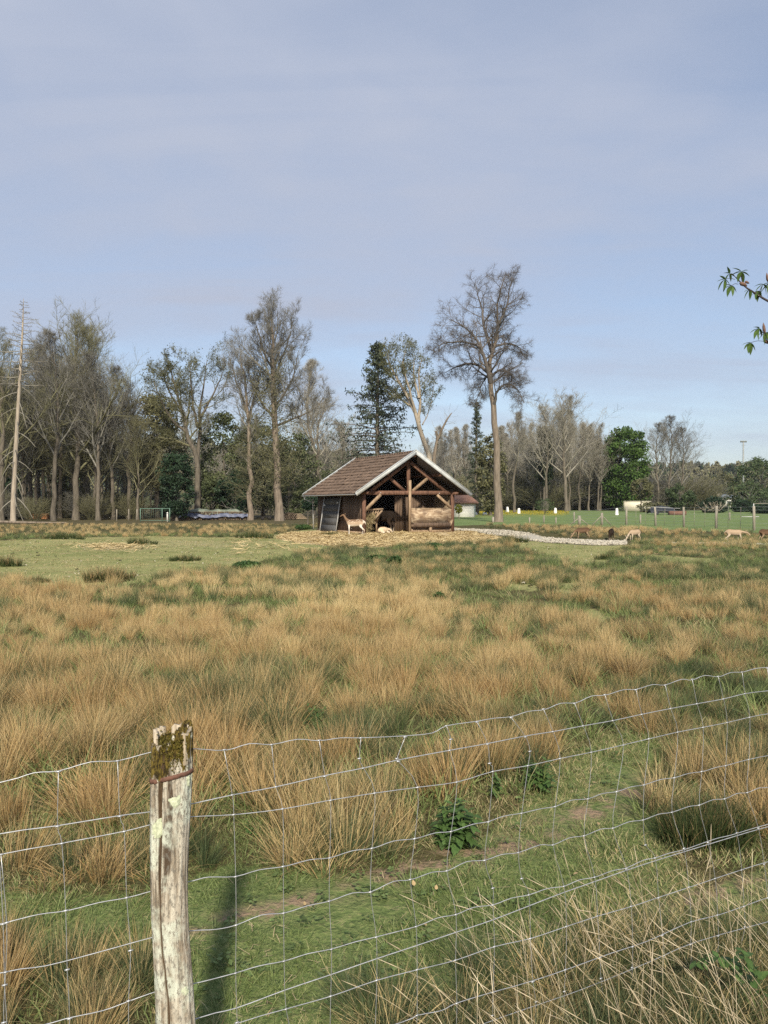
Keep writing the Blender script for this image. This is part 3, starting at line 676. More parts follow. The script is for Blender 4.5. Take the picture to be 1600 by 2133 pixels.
# ------------------------------------------------------------------ the near wire fence
FX0, FY0, FSL = -0.522, 1.9, 0.485          # the fence line on the ground: y = FY0 + FSL * (x - FX0)
def onfence(px, py, off=0.0):
    v = ray(px, py); # CAMP + v t on the plane y - FSL x = FY0 - FSL FX0 + off
    t = (FY0 - FSL * FX0 + off) / (v[1] - FSL * v[0]); return CAMP + v * t
M_WIRE = simple('galvanised_wire', (0.34, 0.35, 0.37), (0.56, 0.57, 0.58), 40, rough=0.42, bs=0.2, bd=0.0005, rnd=0.1, metallic=0.55)
WIRES = [
 [(0,1630),(70,1610),(122,1606),(190,1587),(245,1585),(318,1566),(360,1563),(408,1560),(470,1563),(520,1549),(566,1551),(620,1540),(665,1543),(710,1537),(753,1537),(840,1533),(900,1527),(930,1512),(990,1503),(1030,1496),(1065,1493),(1100,1482),(1135,1478),(1168,1465),(1200,1464),(1232,1450),(1262,1448),(1298,1437),(1325,1436),(1360,1426),(1385,1427),(1420,1415),(1441,1417),(1468,1407),(1497,1410),(1522,1401),(1547,1400),(1572,1393),(1600,1390)],
 [(0,1737),(120,1720),(250,1699),(315,1691),(360,1683),(402,1674),(484,1656),(575,1639),(675,1616),(757,1600),(830,1583),(937,1563),(1015,1549),(1095,1533),(1152,1524),(1215,1512),(1277,1501),(1337,1488),(1397,1476),(1452,1466),(1507,1456),(1552,1445),(1600,1439)],
 [(0,1780),(132,1756),(257,1732),(317,1717),(360,1707),(404,1701),(487,1697),(590,1685),(687,1667),(782,1652),(870,1640),(952,1629),(1027,1607),(1100,1595),(1167,1580),(1232,1567),(1297,1552),(1352,1539),(1412,1525),(1465,1515),(1515,1505),(1562,1494),(1600,1487)],
 [(0,1925),(80,1905),(140,1897),(207,1880),(265,1870),(320,1855),(360,1845),(405,1834),(435,1827),(490,1826),(540,1812),(592,1805),(645,1791),(687,1787),(735,1772),(777,1767),(820,1752),(865,1747),(907,1735),(940,1732),(985,1717),(1015,1712),(1050,1700),(1087,1694),(1125,1685),(1157,1680),(1190,1667),(1225,1664),(1255,1653),(1285,1649),(1315,1639),(1342,1635),(1375,1624),(1405,1620),(1435,1611),(1465,1607),(1490,1599),(1515,1594),(1540,1587),(1560,1582),(1600,1574)],
 [(0,2027),(95,2012),(200,1985),(320,1952),(365,1944),(410,1938),(450,1936),(492,1927),(545,1906),(592,1902),(640,1887),(687,1877),(735,1860),(772,1858),(820,1836),(855,1833),(900,1817),(932,1814),(972,1795),(1010,1792),(1045,1780),(1080,1776),(1125,1760),(1152,1760),(1187,1745),(1217,1741),(1252,1727),(1277,1725),(1310,1712),(1340,1708),(1372,1696),(1400,1692),(1435,1680),(1457,1677),(1485,1666),(1510,1664),(1535,1653),(1557,1651),(1582,1641),(1600,1640)],
 [(0,2160),(110,2130),(145,2120),(215,2105),(270,2085),(327,2065),(370,2055),(417,2046),(490,2027),(540,2012),(592,2002),(640,1987),(690,1977),(740,1962),(782,1952),(867,1930),(912,1912),(950,1905),(987,1890),(1027,1885),(1065,1871),(1102,1864),(1140,1851),(1175,1846),(1207,1833),(1240,1827),(1275,1814),(1305,1808),(1340,1792),(1365,1787),(1395,1777),(1425,1770),(1465,1756),(1495,1746),(1525,1739),(1600,1717)],
 [(0,2260),(200,2200),(415,2120),(492,2100),(595,2062),(690,2030),(785,1997),(867,1970),(950,1942),(1027,1916),(1102,1887),(1172,1860),(1240,1836),(1305,1813),(1365,1793),(1465,1762),(1600,1722)],
 [(0,2300),(250,2220),(500,2130),(595,2102),(690,2075),(785,2042),(870,2020),(950,2000),(1030,1972),(1105,1955),(1180,1930),(1250,1907),(1320,1887),(1370,1870),(1440,1847),(1520,1820),(1600,1795)],
 [(400,2270),(600,2205),(835,2130),(870,2115),(920,2105),(950,2090),(1025,2067),(1080,2052),(1150,2030),(1220,2005),(1275,1985),(1350,1960),(1435,1922),(1500,1905),(1565,1882),(1600,1870)],
 [(500,2320),(800,2210),(1015,2130),(1100,2100),(1215,2060),(1350,2005),(1450,1962),(1600,1920)],
 [(800,2290),(1000,2200),(1215,2115),(1300,2085),(1450,2025),(1600,1960)]]
STAYS = [
 [(2,1780),(14,1922),(12,2025),(8,2130)], [(122,1607),(120,1721),(129,1757),(137,1897),(140,2020),(145,2122)],
 [(245,1585),(250,1700),(259,1732),(264,1870),(272,1980),(268,2085)],
 [(467,1562),(484,1656),(487,1697),(491,1826),(492,1927),(491,2027),(494,2130)],
 [(566,1551),(575,1639),(589,1685),(590,1805),(591,1902),(592,2002),(596,2102)],
 [(665,1542),(677,1617),(689,1667),(687,1787),(686,1877),(691,1977),(689,2075)],
 [(752,1537),(749,1580),(757,1600),(781,1652),(775,1767),(772,1858),(784,1952),(785,2042)],
 [(844,1535),(827,1580),(830,1586),(870,1640),(864,1747),(855,1832),(867,1930),(869,2020),(869,2115)],
 [(930,1512),(939,1540),(937,1563),(952,1629),(940,1732),(931,1814),(950,1905),(949,2000),(952,2090)],
 [(994,1504),(1016,1550),(1020,1590),(1027,1607),(1018,1712),(1010,1792),(1027,1850),(1027,1885),(1030,1972),(1027,2067)],
 [(1065,1495),(1095,1535),(1104,1565),(1100,1595),(1087,1694),(1080,1776),(1087,1830),(1102,1864),(1105,1955),(1110,2045)],
 [(1132,1477),(1152,1524),(1167,1580),(1157,1680),(1152,1760),(1175,1846),(1180,1930),(1178,2020)],
 [(1197,1465),(1215,1512),(1232,1567),(1225,1664),(1217,1741),(1239,1827),(1245,1908),(1250,1995)],
 [(1260,1447),(1277,1501),(1299,1552),(1285,1649),(1277,1725),(1305,1810),(1315,1888),(1318,1972)],
 [(1325,1437),(1337,1488),(1352,1539),(1342,1635),(1340,1708),(1345,1760),(1365,1787),(1372,1870),(1380,1948)],
 [(1386,1427),(1397,1476),(1412,1525),(1405,1620),(1400,1692),(1425,1767),(1435,1848),(1440,1920)],
 [(1442,1415),(1452,1466),(1465,1515),(1462,1607),(1457,1677),(1475,1755),(1490,1830),(1495,1906)],
 [(1496,1409),(1507,1456),(1515,1505),(1512,1595),(1510,1664),(1535,1735),(1545,1812),(1550,1888)],
 [(1546,1400),(1552,1445),(1562,1494),(1560,1582),(1557,1651),(1580,1725),(1592,1800),(1600,1870)],
 [(1599,1392),(1603,1438),(1610,1486),(1608,1574),(1606,1640),(1625,1712)]]
def smooth_path(P, n=4):
    P = np.asarray(P, float); out = []
    Q = np.concatenate([[2 * P[0] - P[1]], P, [2 * P[-1] - P[-2]]])
    for i in range(1, len(Q) - 2):
        for t in np.arange(n) / n:
            a, b, c, d = Q[i - 1], Q[i], Q[i + 1], Q[i + 2]
            out.append(0.5 * ((2 * b) + (c - a) * t + (2 * a - 5 * b + 4 * c - d) * t * t + (3 * b - a - 3 * c + d) * t ** 3))
    return np.array(out + [P[-1]])
def build_wire_fence():
    root = thing('wire_fence', 'sagging galvanised sheep wire netting across the foreground', 'wire fence', (FX0, FY0, 0))
    o0 = np.array([FX0, FY0, 0]); line3 = []
    rng = np.random.default_rng(3)
    fdir = np.array([1, FSL, 0]) / math.hypot(1, FSL)
    for i, w in enumerate(WIRES):
        off = 0.058 if i != 6 else 0.064
        P = [onfence(a, b, off) for a, b in w]
        P = [p for p in P if p[2] > 0.03]
        slope = lambda a, b: (b[2] - a[2]) / max(1e-3, np.dot(b - a, fdir))
        if w[0][0] == 0:      # carry the wire on past the frame on both sides
            for k in range(1, 6): P.insert(0, P[0] - fdir * 0.25 + np.array([0, 0, 0.012 * (-1) ** k]))
        for k in range(1, 8 if i < 8 else 7): P.append(P[-1] + fdir * 0.25 + np.array([0, 0, 0.010 * (-1) ** k]))
        P = np.array(P) - o0; P = smooth_path(P, 3)
        r = 0.00140 if i in (1, 6) else 0.00120
        obj('line_wire', Geo().tube(P, r, 6).mesh('line_wire', True), M_WIRE, root)
    more = []
    for k in range(1, 12):                       # stays beyond the picture on the right and on the left
        more.append([onfence(a, b, 0.0575) + fdir * 0.145 * k for a, b in STAYS[-2 if k % 2 else -3]])
        if k < 9: more.append([onfence(a, b, 0.0575) - fdir * 0.135 * k for a, b in STAYS[1]])
    for P in [[onfence(a, b, 0.0575) for a, b in s] for s in STAYS] + more:
        if P[-1][2] > 0.12:
            e = P[-1].copy(); st = max(2, int((P[-1][2] - 0.05) / 0.14))
            for k in range(1, st + 1):
                q = e + fdir * rng.normal(0, 0.008); q[2] = e[2] + (0.04 - e[2]) * k / st; P.append(q)
        P = np.array(P) - o0
        g = Geo(); g.tube(smooth_path(P, 3), 0.00095, 5)
        for p in P[:-1]: g.tube([p - fdir * 0.006, p, p + fdir * 0.006], [0.0018, 0.0026, 0.0018], 5)     # the knots
        obj('stay_wire', g.mesh('stay_wire', True), M_WIRE, root)
build_wire_fence()

# ------------------------------------------------------------------ the near post
def build_post():
    p0 = at(361, 1540, 1.9); base = np.array([p0[0] + 0.012, 1.9, 0])
    root = thing('fence_post', 'weathered split wooden fence post with lichen and mossy top', 'fence post', tuple(base))
    ns, nz = 72, 150
    zs = np.linspace(-0.06, 1.135, nz); a = np.arange(ns) * 2 * math.pi / ns
    A, Z = np.meshgrid(a, zs)
    lean = -0.012 * sstep(0.0, 1.0, Z) - 0.012 * np.exp(-((Z - 0.75) / 0.25) ** 2)
    R = 0.0432 + 0.004 * np.sin(A * 2 + 0.6) + 0.003 * np.cos(A * 3 + 1.2) + 0.003 * np.sin(Z * 7)
    R += (fbm(A * 6, Z * 1.3, 1.0, 4, 3) - 0.5) * 0.007 * np.minimum(1, 1)
    R += (fbm(A * 14, Z * 4, 1.0, 8, 3) - 0.5) * 0.0035
    fl = 2 * math.pi * 0.70                      # a long crack left of the middle of the side we see
    crack = np.exp(-((A - fl - 0.10 * np.sin(Z * 6) - 0.05 * np.sin(Z * 17)) / 0.085) ** 2)
    R -= 0.019 * crack * sstep(0.10, 0.3, Z) * (0.5 + 0.8 * vnoise(Z, Z * 0, 7, 3))
    R -= 0.007 * np.exp(-((A - 2 * math.pi * 0.655) / 0.06) ** 2) * sstep(0.55, 0.75, Z)
    dA = A - 2 * math.pi * 0.66
    R += 0.006 * np.exp(-(dA / 0.25) ** 2) * sstep(0.9, 1.0, Z)
    topz = 1.135 + (fbm(A * 1.6, A * 0, 1.0, 12, 3) - 0.5) * 0.05 + 0.018 * np.cos(A - 0.3)
    topz = topz[0]; Z = Z * 1.0; tz = np.where(Z > 0.98, 0.98 + (Z - 0.98) * ((topz[None] - 0.98) / (1.135 - 0.98)), Z)
    X = R * np.cos(A) + lean; Y = R * np.sin(A)
    v = np.stack([X, Y, tz], -1).reshape(-1, 3)
    idx = np.arange(nz * ns).reshape(nz, ns); nx = np.roll(idx, -1, 1)
    q = np.stack([idx[:-1], nx[:-1], nx[1:], idx[1:]], -1).reshape(-1, 4)
    # rotten top: rings stepping inwards and down
    vs, qs = [v], [q]; last = idx[-1]; n = len(v)
    for k, (f, dz) in enumerate(((0.84, -0.004), (0.62, -0.022), (0.36, -0.016), (0.12, -0.024))):
        ring = np.stack([R[-1] * f * np.cos(a) + lean[-1], R[-1] * f * np.sin(a), topz + dz + (fbm(a * 3 + k, a * 0 + k, 2.0, 5 + k, 3) - 0.5) * 0.035], 1)
        i2 = n + np.arange(ns); vs.append(ring); qs.append(np.stack([last, np.roll(last, -1), np.roll(i2, -1), i2], -1)); last = i2; n += ns
    vs.append(np.array([[lean[-1].mean(), 0, topz.mean() - 0.03]])); t = np.stack([last, np.roll(last, -1), np.full(ns, n)], 1)
    vv = np.concatenate(vs); crk = np.zeros(len(vv)); crk[:nz * ns] = (np.clip(crack * 1.3, 0, 1) * sstep(0.15, 0.45, Z) * (0.35 + 0.9 * fbm(A * 5, Z * 6, 1.0, 31, 3))).ravel()
    me = Geo().add(vv, np.concatenate(qs), t, crk=crk).mesh('post_wood', True)
    m, nt, b = newmat('weathered_post')
    st = noise(nt, 1.0, 6, 0.65, (70, 70, 6)); st2 = noise(nt, 1.0, 5, 0.6, (30, 30, 2.2)); fine = noise(nt, 1.0, 5, 0.7, (160, 160, 60)); bl = noise(nt, 9, 4, 0.6)
    c = ramp(nt, [(0.30, (0.085, 0.065, 0.045)), (0.42, (0.28, 0.23, 0.17)), (0.52, (0.47, 0.42, 0.34)), (0.66, (0.62, 0.58, 0.48))], st)
    c = mix(nt, maprange(nt, st2, 0.55, 0.62), c, (0.085, 0.06, 0.04))
    c = mix(nt, maprange(nt, fine, 0.50, 0.60, 0, 0.75), c, (0.17, 0.155, 0.13))
    c = mix(nt, mathn(nt, 'MULTIPLY', maprange(nt, bl, 0.48, 0.60, 0, 0.8), maprange(nt, fine, 0.62, 0.5)), c, (0.58, 0.62, 0.52))           # grey-green lichen crust
    c = mix(nt, maprange(nt, mathn(nt, 'ADD', N(nt, 'ShaderNodeAttribute', attribute_name='crk').outputs['Fac'], mathn(nt, 'MULTIPLY_ADD', st, 0.5, -0.25)), 0.30, 0.60), c, mix(nt, fine, (0.035, 0.024, 0.015), (0.15, 0.10, 0.06)))
    geo = N(nt, 'ShaderNodeTexCoord'); sp = N(nt, 'ShaderNodeSeparateXYZ'); nt.links.new(geo.outputs['Object'], sp.inputs[0])
    mossf = mathn(nt, 'ADD', mathn(nt, 'MULTIPLY_ADD', sp.outputs['Z'], 4.2, -4.48), mathn(nt, 'MULTIPLY_ADD', noise(nt, 1.0, 4, 0.6, (34, 34, 13)), 1.9, -0.45))
    mc = mix(nt, maprange(nt, fine, 0.4, 0.6), (0.030, 0.022, 0.010), (0.17, 0.125, 0.030))
    c = mix(nt, maprange(nt, mossf, 0.50, 0.60), c, mc)
    nt.links.new(c, b.inputs['Base Color']); b.inputs['Roughness'].default_value = 0.92; b.inputs['Specular IOR Level'].default_value = 0.15
    bump(nt, b, mathn(nt, 'ADD', mathn(nt, 'MULTIPLY', st, 1.6), mathn(nt, 'MULTIPLY', fine, 0.7)), 0.9, 0.006)
    obj('post', me, m, root)
    # rusty strap
    k = 48; aa = np.arange(k) * 2 * math.pi / k; ri = np.interp(aa, a, R[int(nz * 0.90)], period=2 * math.pi) + 0.0005
    lx = lean[int(nz * 0.9), 0]; rows = []
    for (dr, dz) in ((0.0, -0.0055), (0.0022, -0.005), (0.0025, 0.005), (0.0, 0.0055)):
        rows.append(np.stack([(ri + dr) * np.cos(aa) + lx, (ri + dr) * np.sin(aa), np.full(k, 1.032 + dz) + 0.006 * np.sin(aa + 1.57 + 0.5) + 0.004 * np.cos(aa)], 1))
    v = np.stack(rows); idx = np.arange(4 * k).reshape(4, k); nx = np.roll(idx, -1, 1)
    q = np.stack([idx[:-1], nx[:-1], nx[1:], idx[1:]], -1).reshape(-1, 4)
    obj('rusty_strap', Geo().add(v.reshape(-1, 3), q).mesh('rusty_strap', True), simple('rust', (0.085, 0.045, 0.032), (0.17, 0.085, 0.06), 60, rough=0.8, bd=0.001), root, label='rust brown metal strap round the post')
    # lichen cushions
    ml = simple('lichen', (0.34, 0.38, 0.26), (0.62, 0.65, 0.48), 120, rough=0.95, bs=0.8, bd=0.003, rnd=0)
    def patch(px, py, w, h, seed):
        p = at(px, py, 1.9 - 0.052) - base; rng = np.random.default_rng(seed)
        zi = int(np.clip((p[2] + 0.06) / 1.195 * nz, 0, nz - 1)); lx_ = lean[zi, 0]
        sx = np.clip((p[0] - lx_) / 0.044, -0.97, 0.97); ac = -math.acos(sx)
        g_ = 12; U, V = np.meshgrid(np.linspace(-1, 1, g_), np.linspace(-1, 1, g_))
        rr = np.sqrt(U ** 2 + V ** 2); e = 1 - rr + (fbm(U * 2 + seed, V * 2, 1.4, seed, 3) - 0.5) * 0.9
        th = np.clip(e, -0.2, 0.4) * 0.0045
        aa_ = (ac + U * w / 0.044) % (2 * math.pi); ai = (aa_ / (2 * math.pi) * ns).astype(int) % ns
        zz = p[2] + V * h; zii = np.clip(((zz + 0.06) / 1.195 * (nz - 1)).astype(int), 0, nz - 1)
        rad = R[zii, ai] + th + (fbm(U * 9, V * 9, 1.0, seed + 2, 2) - 0.5) * 0.003
        vv = np.stack([rad * np.cos(aa_) + lean[zii, 0], rad * np.sin(aa_), zz], -1).reshape(-1, 3)
        ii = np.arange(g_ * g_).reshape(g_, g_); qq = np.stack([ii[:-1, :-1], ii[:-1, 1:], ii[1:, 1:], ii[1:, :-1]], -1)
        ok = (e[:-1, :-1] > 0) & (e[1:, 1:] > 0)
        obj('lichen_patch', Geo().add(vv, qq[ok]).mesh('lichen_patch', True), ml, root)
    patch(363, 1675, 0.018, 0.017, 1); patch(326, 1733, 0.014, 0.026, 2); patch(381, 2080, 0.010, 0.012, 3); patch(392, 1640, 0.010, 0.02, 4)
    # splinters and moss tufts on the broken top
    rng = np.random.default_rng(5); mb = simple('bleached_wood', (0.20, 0.155, 0.10), (0.52, 0.45, 0.35), 30, (3, 3, 0.5), bd=0.002)
    for ang, w, h in ((3.55, 0.010, 0.016), (5.85, 0.012, 0.012), (0.5, 0.014, 0.02), (1.6, 0.012, 0.016), (2.6, 0.012, 0.014)):
        c = np.array([0.0415 * math.cos(ang) + lean[-1].mean(), 0.0415 * math.sin(ang), topz.mean()]); tg = np.array([-math.sin(ang), math.cos(ang), 0]); rd = np.array([math.cos(ang), math.sin(ang), 0])
        jag = rng.uniform(0.3, 1.0, 5); v = []
        for rdo in (0.0045, -0.005):
            for k2 in range(5):
                q_ = c + tg * w * (k2 / 2 - 1) + rd * rdo; v.append(q_ + [0, 0, -0.07]); v.append(q_ + [0, 0, h * jag[k2]])
        q = []
        for k2 in range(4): q += [(2 * k2, 2 * k2 + 2, 2 * k2 + 3, 2 * k2 + 1), (10 + 2 * k2 + 2, 10 + 2 * k2, 10 + 2 * k2 + 1, 10 + 2 * k2 + 3), (2 * k2 + 1, 2 * k2 + 3, 10 + 2 * k2 + 3, 10 + 2 * k2 + 1)]
        q += [(0, 1, 11, 10), (8, 18, 19, 9)]
        obj('splinter', Geo().add(v, q).mesh('splinter'), mb, root)
    n = 900; ang = rng.uniform(0, 6.28, n); rr = 0.042 * np.sqrt(rng.uniform(0, 1, n)); low = rng.uniform(0, 1, n) < 0.45
    rr = np.where(low, 0.0452, rr); zz = np.where(low, 1.13 - np.abs(rng.normal(0, 0.035, n)), topz.mean() - 0.022 + 0.01 * np.abs(rng.normal(0, 1, n)))
    ang = np.where(low, rng.normal(5.15, 0.55, n), ang)
    c = np.stack([rr * np.cos(ang) + lean[-1].mean(), rr * np.sin(ang), zz], 1); d = norm(rng.normal(0, 1, (n, 3)) + np.stack([np.cos(ang), np.sin(ang), np.ones(n)], 1) * 0.6) * rng.uniform(0.003, 0.008, (n, 1))
    s = norm(np.cross(d, rng.normal(0, 1, (n, 3)))) * 0.0022
    v = np.stack([c - s, c + s, c + d], 1).reshape(-1, 3)
    obj('moss', Geo().add(v, None, np.arange(3 * n).reshape(n, 3)).mesh('moss'), foliage('moss', (0.06, 0.05, 0.012), (0.19, 0.16, 0.03), 60), root, label='olive brown moss on the post top')['kind'] = 'stuff'
    return root
post0 = build_post()
for k, (tx, lab) in enumerate(((3.02, 'fence post holding the wire netting right of the picture'), (-1.98, 'fence post holding the wire netting left of the picture'))):
    pc_ = copy_tree(post0); pc_.location = (tx, FY0 + FSL * (tx - FX0), 0.02); pc_.rotation_euler = (0, 0, 1.9 + k); pc_['label'] = lab
    for o_ in [post0, pc_]: o_['group'] = 'posts of the near wire fence'
# ------------------------------------------------------------------ the shed
TH = math.radians(26); FL = np.array([-1.21, 45.0]); SW, SL = 6.06, 7.4
CT, STH = math.cos(TH), math.sin(TH)
def shed_w(u, v, z=0.0): return np.array([FL[0] + u * CT - v * STH, FL[1] + u * STH + v * CT, z])
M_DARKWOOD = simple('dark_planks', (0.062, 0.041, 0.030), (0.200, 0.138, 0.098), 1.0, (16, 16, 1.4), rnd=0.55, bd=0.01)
M_BEAM = simple('red_brown_beam', (0.075, 0.038, 0.026), (0.190, 0.105, 0.072), 1.0, (9, 9, 3), rnd=0.3, bd=0.008)
M_PALEBEAM = simple('pale_beam', (0.20, 0.135, 0.085), (0.40, 0.29, 0.195), 1.0, (9, 9, 3), rnd=0.2, bd=0.008)
M_TILE = simple('roof_tile', (0.096, 0.064, 0.046), (0.255, 0.178, 0.128), 2.2, rnd=0.22, lo=0.25, hi=0.75, bd=0.01)
M_BARGE = simple('pale_barge_paint', (0.36, 0.38, 0.39), (0.56, 0.58, 0.58), 3, rough=0.6, rnd=0.08, bs=0.1)
M_GREYPLANK = simple('grey_planks', (0.045, 0.045, 0.047), (0.105, 0.104, 0.104), 1.0, (14, 14, 1.5), rnd=0.3, bd=0.01)
M_PALEMETAL = simple('pale_metal', (0.36, 0.36, 0.36), (0.52, 0.52, 0.52), 10, rough=0.5, rnd=0.1, bs=0.1)
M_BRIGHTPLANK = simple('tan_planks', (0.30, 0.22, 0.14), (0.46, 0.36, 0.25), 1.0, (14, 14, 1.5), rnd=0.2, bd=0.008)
M_SHADEWOOD = simple('shade_dark_wood', (0.012, 0.009, 0.007), (0.040, 0.028, 0.022), 1.0, (9, 9, 9), rnd=0)  # roof underside and inner timbers: indoor shade painted into the near-black colour
def osb_material():
    m, nt, b = newmat('flaking_board')
    n1 = noise(nt, 1.0, 5, 0.65, (1.6, 6, 6.5), dist=1.0); n2 = noise(nt, 2.2, 3, 0.6); n3 = noise(nt, 24, 3, 0.6, (1, 1, 4))
    c = ramp(nt, [(0.38, (0.17, 0.11, 0.068)), (0.50, (0.34, 0.24, 0.155)), (0.58, (0.50, 0.39, 0.27)), (0.72, (0.58, 0.48, 0.36))], n1)
    c = mix(nt, maprange(nt, n2, 0.50, 0.62, 0, 0.8), c, (0.15, 0.10, 0.070)); c = mix(nt, mathn(nt, 'MULTIPLY', n3, 0.35), c, (0.24, 0.18, 0.12))
    nt.links.new(c, b.inputs['Base Color']); bump(nt, b, n1, 0.6, 0.015); return m
def build_shed():
    root = thing('shed', 'open timber deer shed with brown tiled gable roof', 'shed', tuple(shed_w(0, 0, 0)), TH)
    rng = np.random.default_rng(77)
    # planks: left wall, right wall, back wall (mesh shared by alike planks)
    pw = 0.16; pm = []
    for i in range(4):
        g = Geo(); g.box((0, 0, 1.14), (0.028, pw - 0.008, 2.24)); pm.append(g.mesh('plank'))
    for side, x in ((0, 0.0), (1, SW)):
        for k in range(int(SL / pw)):
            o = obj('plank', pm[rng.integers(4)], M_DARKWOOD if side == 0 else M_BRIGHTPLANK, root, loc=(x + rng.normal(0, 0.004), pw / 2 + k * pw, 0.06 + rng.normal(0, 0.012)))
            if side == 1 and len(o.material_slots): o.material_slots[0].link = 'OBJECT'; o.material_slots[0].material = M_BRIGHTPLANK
            o.rotation_euler = (rng.normal(0, 0.002), 0, 0)
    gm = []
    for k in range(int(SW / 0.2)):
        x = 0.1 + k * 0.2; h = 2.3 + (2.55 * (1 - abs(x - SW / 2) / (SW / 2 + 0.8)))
        obj('plank', Geo().box((0, 0, h / 2), (0.19, 0.03, h)).mesh('plank'), M_SHADEWOOD, root, loc=(x, SL, 0.02))
    # inner partition, right half, 2.2 m in
    for k in range(15):
        x = 3.16 + 0.1 + k * 0.195; h = 2.34
        obj('plank', Geo().box((0, 0, h / 2), (0.188, 0.03, h)).mesh('plank'), M_DARKWOOD, root, loc=(x, 2.2 + rng.normal(0, 0.003), 0.02))
    def beam(name, a, b, w, h, m=M_BEAM, up=(0, 0, 1), label=None):
        return obj(name, Geo().bar(a, b, w, h, up).mesh(name), m, root, label=label)
    # posts and frame of the open front
    beam('corner_post', (0.02, -0.02, 0), (0.02, -0.02, 2.35), 0.19, 0.19, up=(0, 1, 0)); beam('corner_post', (SW - 0.02, -0.02, 0), (SW - 0.02, -0.02, 2.35), 0.19, 0.19, up=(0, 1, 0))
    beam('centre_post', (3.03, -0.09, 0), (3.03, -0.09, 3.2), 0.15, 0.13, M_PALEBEAM, up=(0, 1, 0), label='pale post standing before the tie beam')
    beam('king_post', (2.99, 0.04, 2.44), (2.99, 0.04, 4.55), 0.20, 0.16, up=(0, 1, 0))
    beam('tie_beam', (-0.1, 0.02, 2.42), (6.86, 0.02, 2.46), 0.16, 0.24)
    zr = lambda x: 2.34 + 2.45 * (1 - abs(x - 3.03) / 3.83)      # underside of the roof deck
    beam('principal_rafter', (0.45, 0.04, 2.5), (2.92, 0.04, 4.28), 0.15, 0.2); beam('principal_rafter', (5.61, 0.04, 2.5), (3.14, 0.04, 4.28), 0.15, 0.2)
    beam('strut', (2.72, 0.035, 2.55), (1.72, 0.035, 3.32), 0.12, 0.17); beam('strut', (3.28, 0.035, 2.55), (4.30, 0.035, 3.32), 0.12, 0.17, M_PALEBEAM)
    beam('brace', (0.08, -0.03, 1.38), (1.10, -0.03, 2.32), 0.12, 0.18, M_PALEBEAM); beam('brace', (5.98, -0.03, 1.50), (4.95, -0.03, 2.32), 0.12, 0.15, M_PALEBEAM)
    for x in (1.25, 4.81): beam('purlin', (x, -0.78, zr(x) - 0.12), (x, SL + 0.4, zr(x) - 0.12), 0.14, 0.18)
    beam('purlin', (3.03, -0.78, zr(3.03) - 0.13), (3.03, SL + 0.4, zr(3.03) - 0.13), 0.14, 0.18)
    for x in (0.0, SW): beam('wall_plate', (x, -0.6, 2.42), (x, SL + 0.3, 2.42), 0.15, 0.15)
    for y in (2.1, 4.2, 6.3): beam('tie_beam', (0.1, y, 2.42), (6.0, y, 2.42), 0.14, 0.2, M_SHADEWOOD)
    for s in (1, 3, 5): obj('bolt', Geo().tube([(s + 0.1, -0.075, 2.42), (s + 0.1, -0.055, 2.42)], 0.03, 8).mesh('bolt'), M_PALEMETAL, root)
    # roof
    Ez, Rz_, hs = 2.36, 4.86, SW / 2 + 0.8
    sl = math.hypot(hs, Rz_ - Ez); ang = math.atan2(Rz_ - Ez, hs)
    for sgn, nm in ((-1, 'roof_deck'), (1, 'roof_deck')):
        a = np.array([SW / 2 + sgn * hs, 0, Ez]); b = np.array([SW / 2, 0, Rz_])
        g = Geo(); t = (b - a) / sl; nrm = np.array([-t[2] * (1 if sgn > 0 else -1) * (-1), 0, abs(t[0])])
        nrm = np.array([sgn * math.sin(ang), 0, math.cos(ang)])
        mid = (a + b) / 2; g.box((mid[0], SL / 2 - 0.12, mid[2] - 0.02), (sl, SL + 1.4, 0.035), np.stack([t, [0, 1, 0], np.cross(t, [0, 1, 0])], 1))
        obj(nm, g.mesh(nm), M_SHADEWOOD, root)
        nc = 12; step = sl / nc
        for c in range(nc):
            g = Geo(); s0 = c * step - 0.04; s1 = s0 + step * 1.22; nt_ = 38; w = (SL + 1.42) / nt_; sag = 0.018
            for k in range(nt_):
                y = -0.83 + (k + 0.5) * w; dz = rng.normal(0, 0.005) - sag * math.sin(math.pi * (k + .5) / nt_) * (1 + 0.4 * math.sin(c * 1.7 + k * 0.3))
                p0 = a + t * s0 + nrm * (0.050 + dz + rng.normal(0, .003)); p1 = a + t * min(s1, sl + 0.02) + nrm * (0.012 + dz)
                m_ = (p0 + p1) / 2; tt = norm(p1 - p0)
                g.box((m_[0], y, m_[2]), (np.linalg.norm(p1 - p0), w - 0.006, 0.022), np.stack([tt, [0, 1, 0], np.cross(tt, [0, 1, 0])], 1))
            obj('tile_course', g.mesh('tile_course'), M_TILE, root)
        # barge board on the front and back edge
        for y, nm2 in ((-0.86, 'barge_board'), (SL + 0.62, 'barge_board')):
            aa = a - t * 0.06; bb = b + t * 0.02
            g = Geo(); g.bar((aa[0], y, aa[2] - 0.02 + (0.07 if y > 0 else 0)), (bb[0], y, bb[2] - 0.02 + (0.07 if y > 0 else 0)), 0.05, 0.21 if y < 0 else 0.08)
            g.bar((aa[0] , y + 0.02, aa[2] + 0.115), (bb[0], y + 0.02, bb[2] + 0.115), 0.14, 0.035)
            obj(nm2, g.mesh(nm2), M_BARGE, root)
    rm = Geo().tube([(0, 0, 0), (0, 0.34, 0)], 0.09, 10).mesh('ridge_tile')
    for k in range(28): obj('ridge_tile', rm, M_TILE, root, loc=(SW / 2, -0.84 + k * 0.336, Rz_ + 0.015 + rng.normal(0, .004) - 0.02 * math.sin(k / 28 * 3.14)))
    # gutter and pipe along the left eave
    g = Geo(); k = 9; aa = np.linspace(math.pi, 2 * math.pi, k); x0 = SW / 2 - hs - 0.07
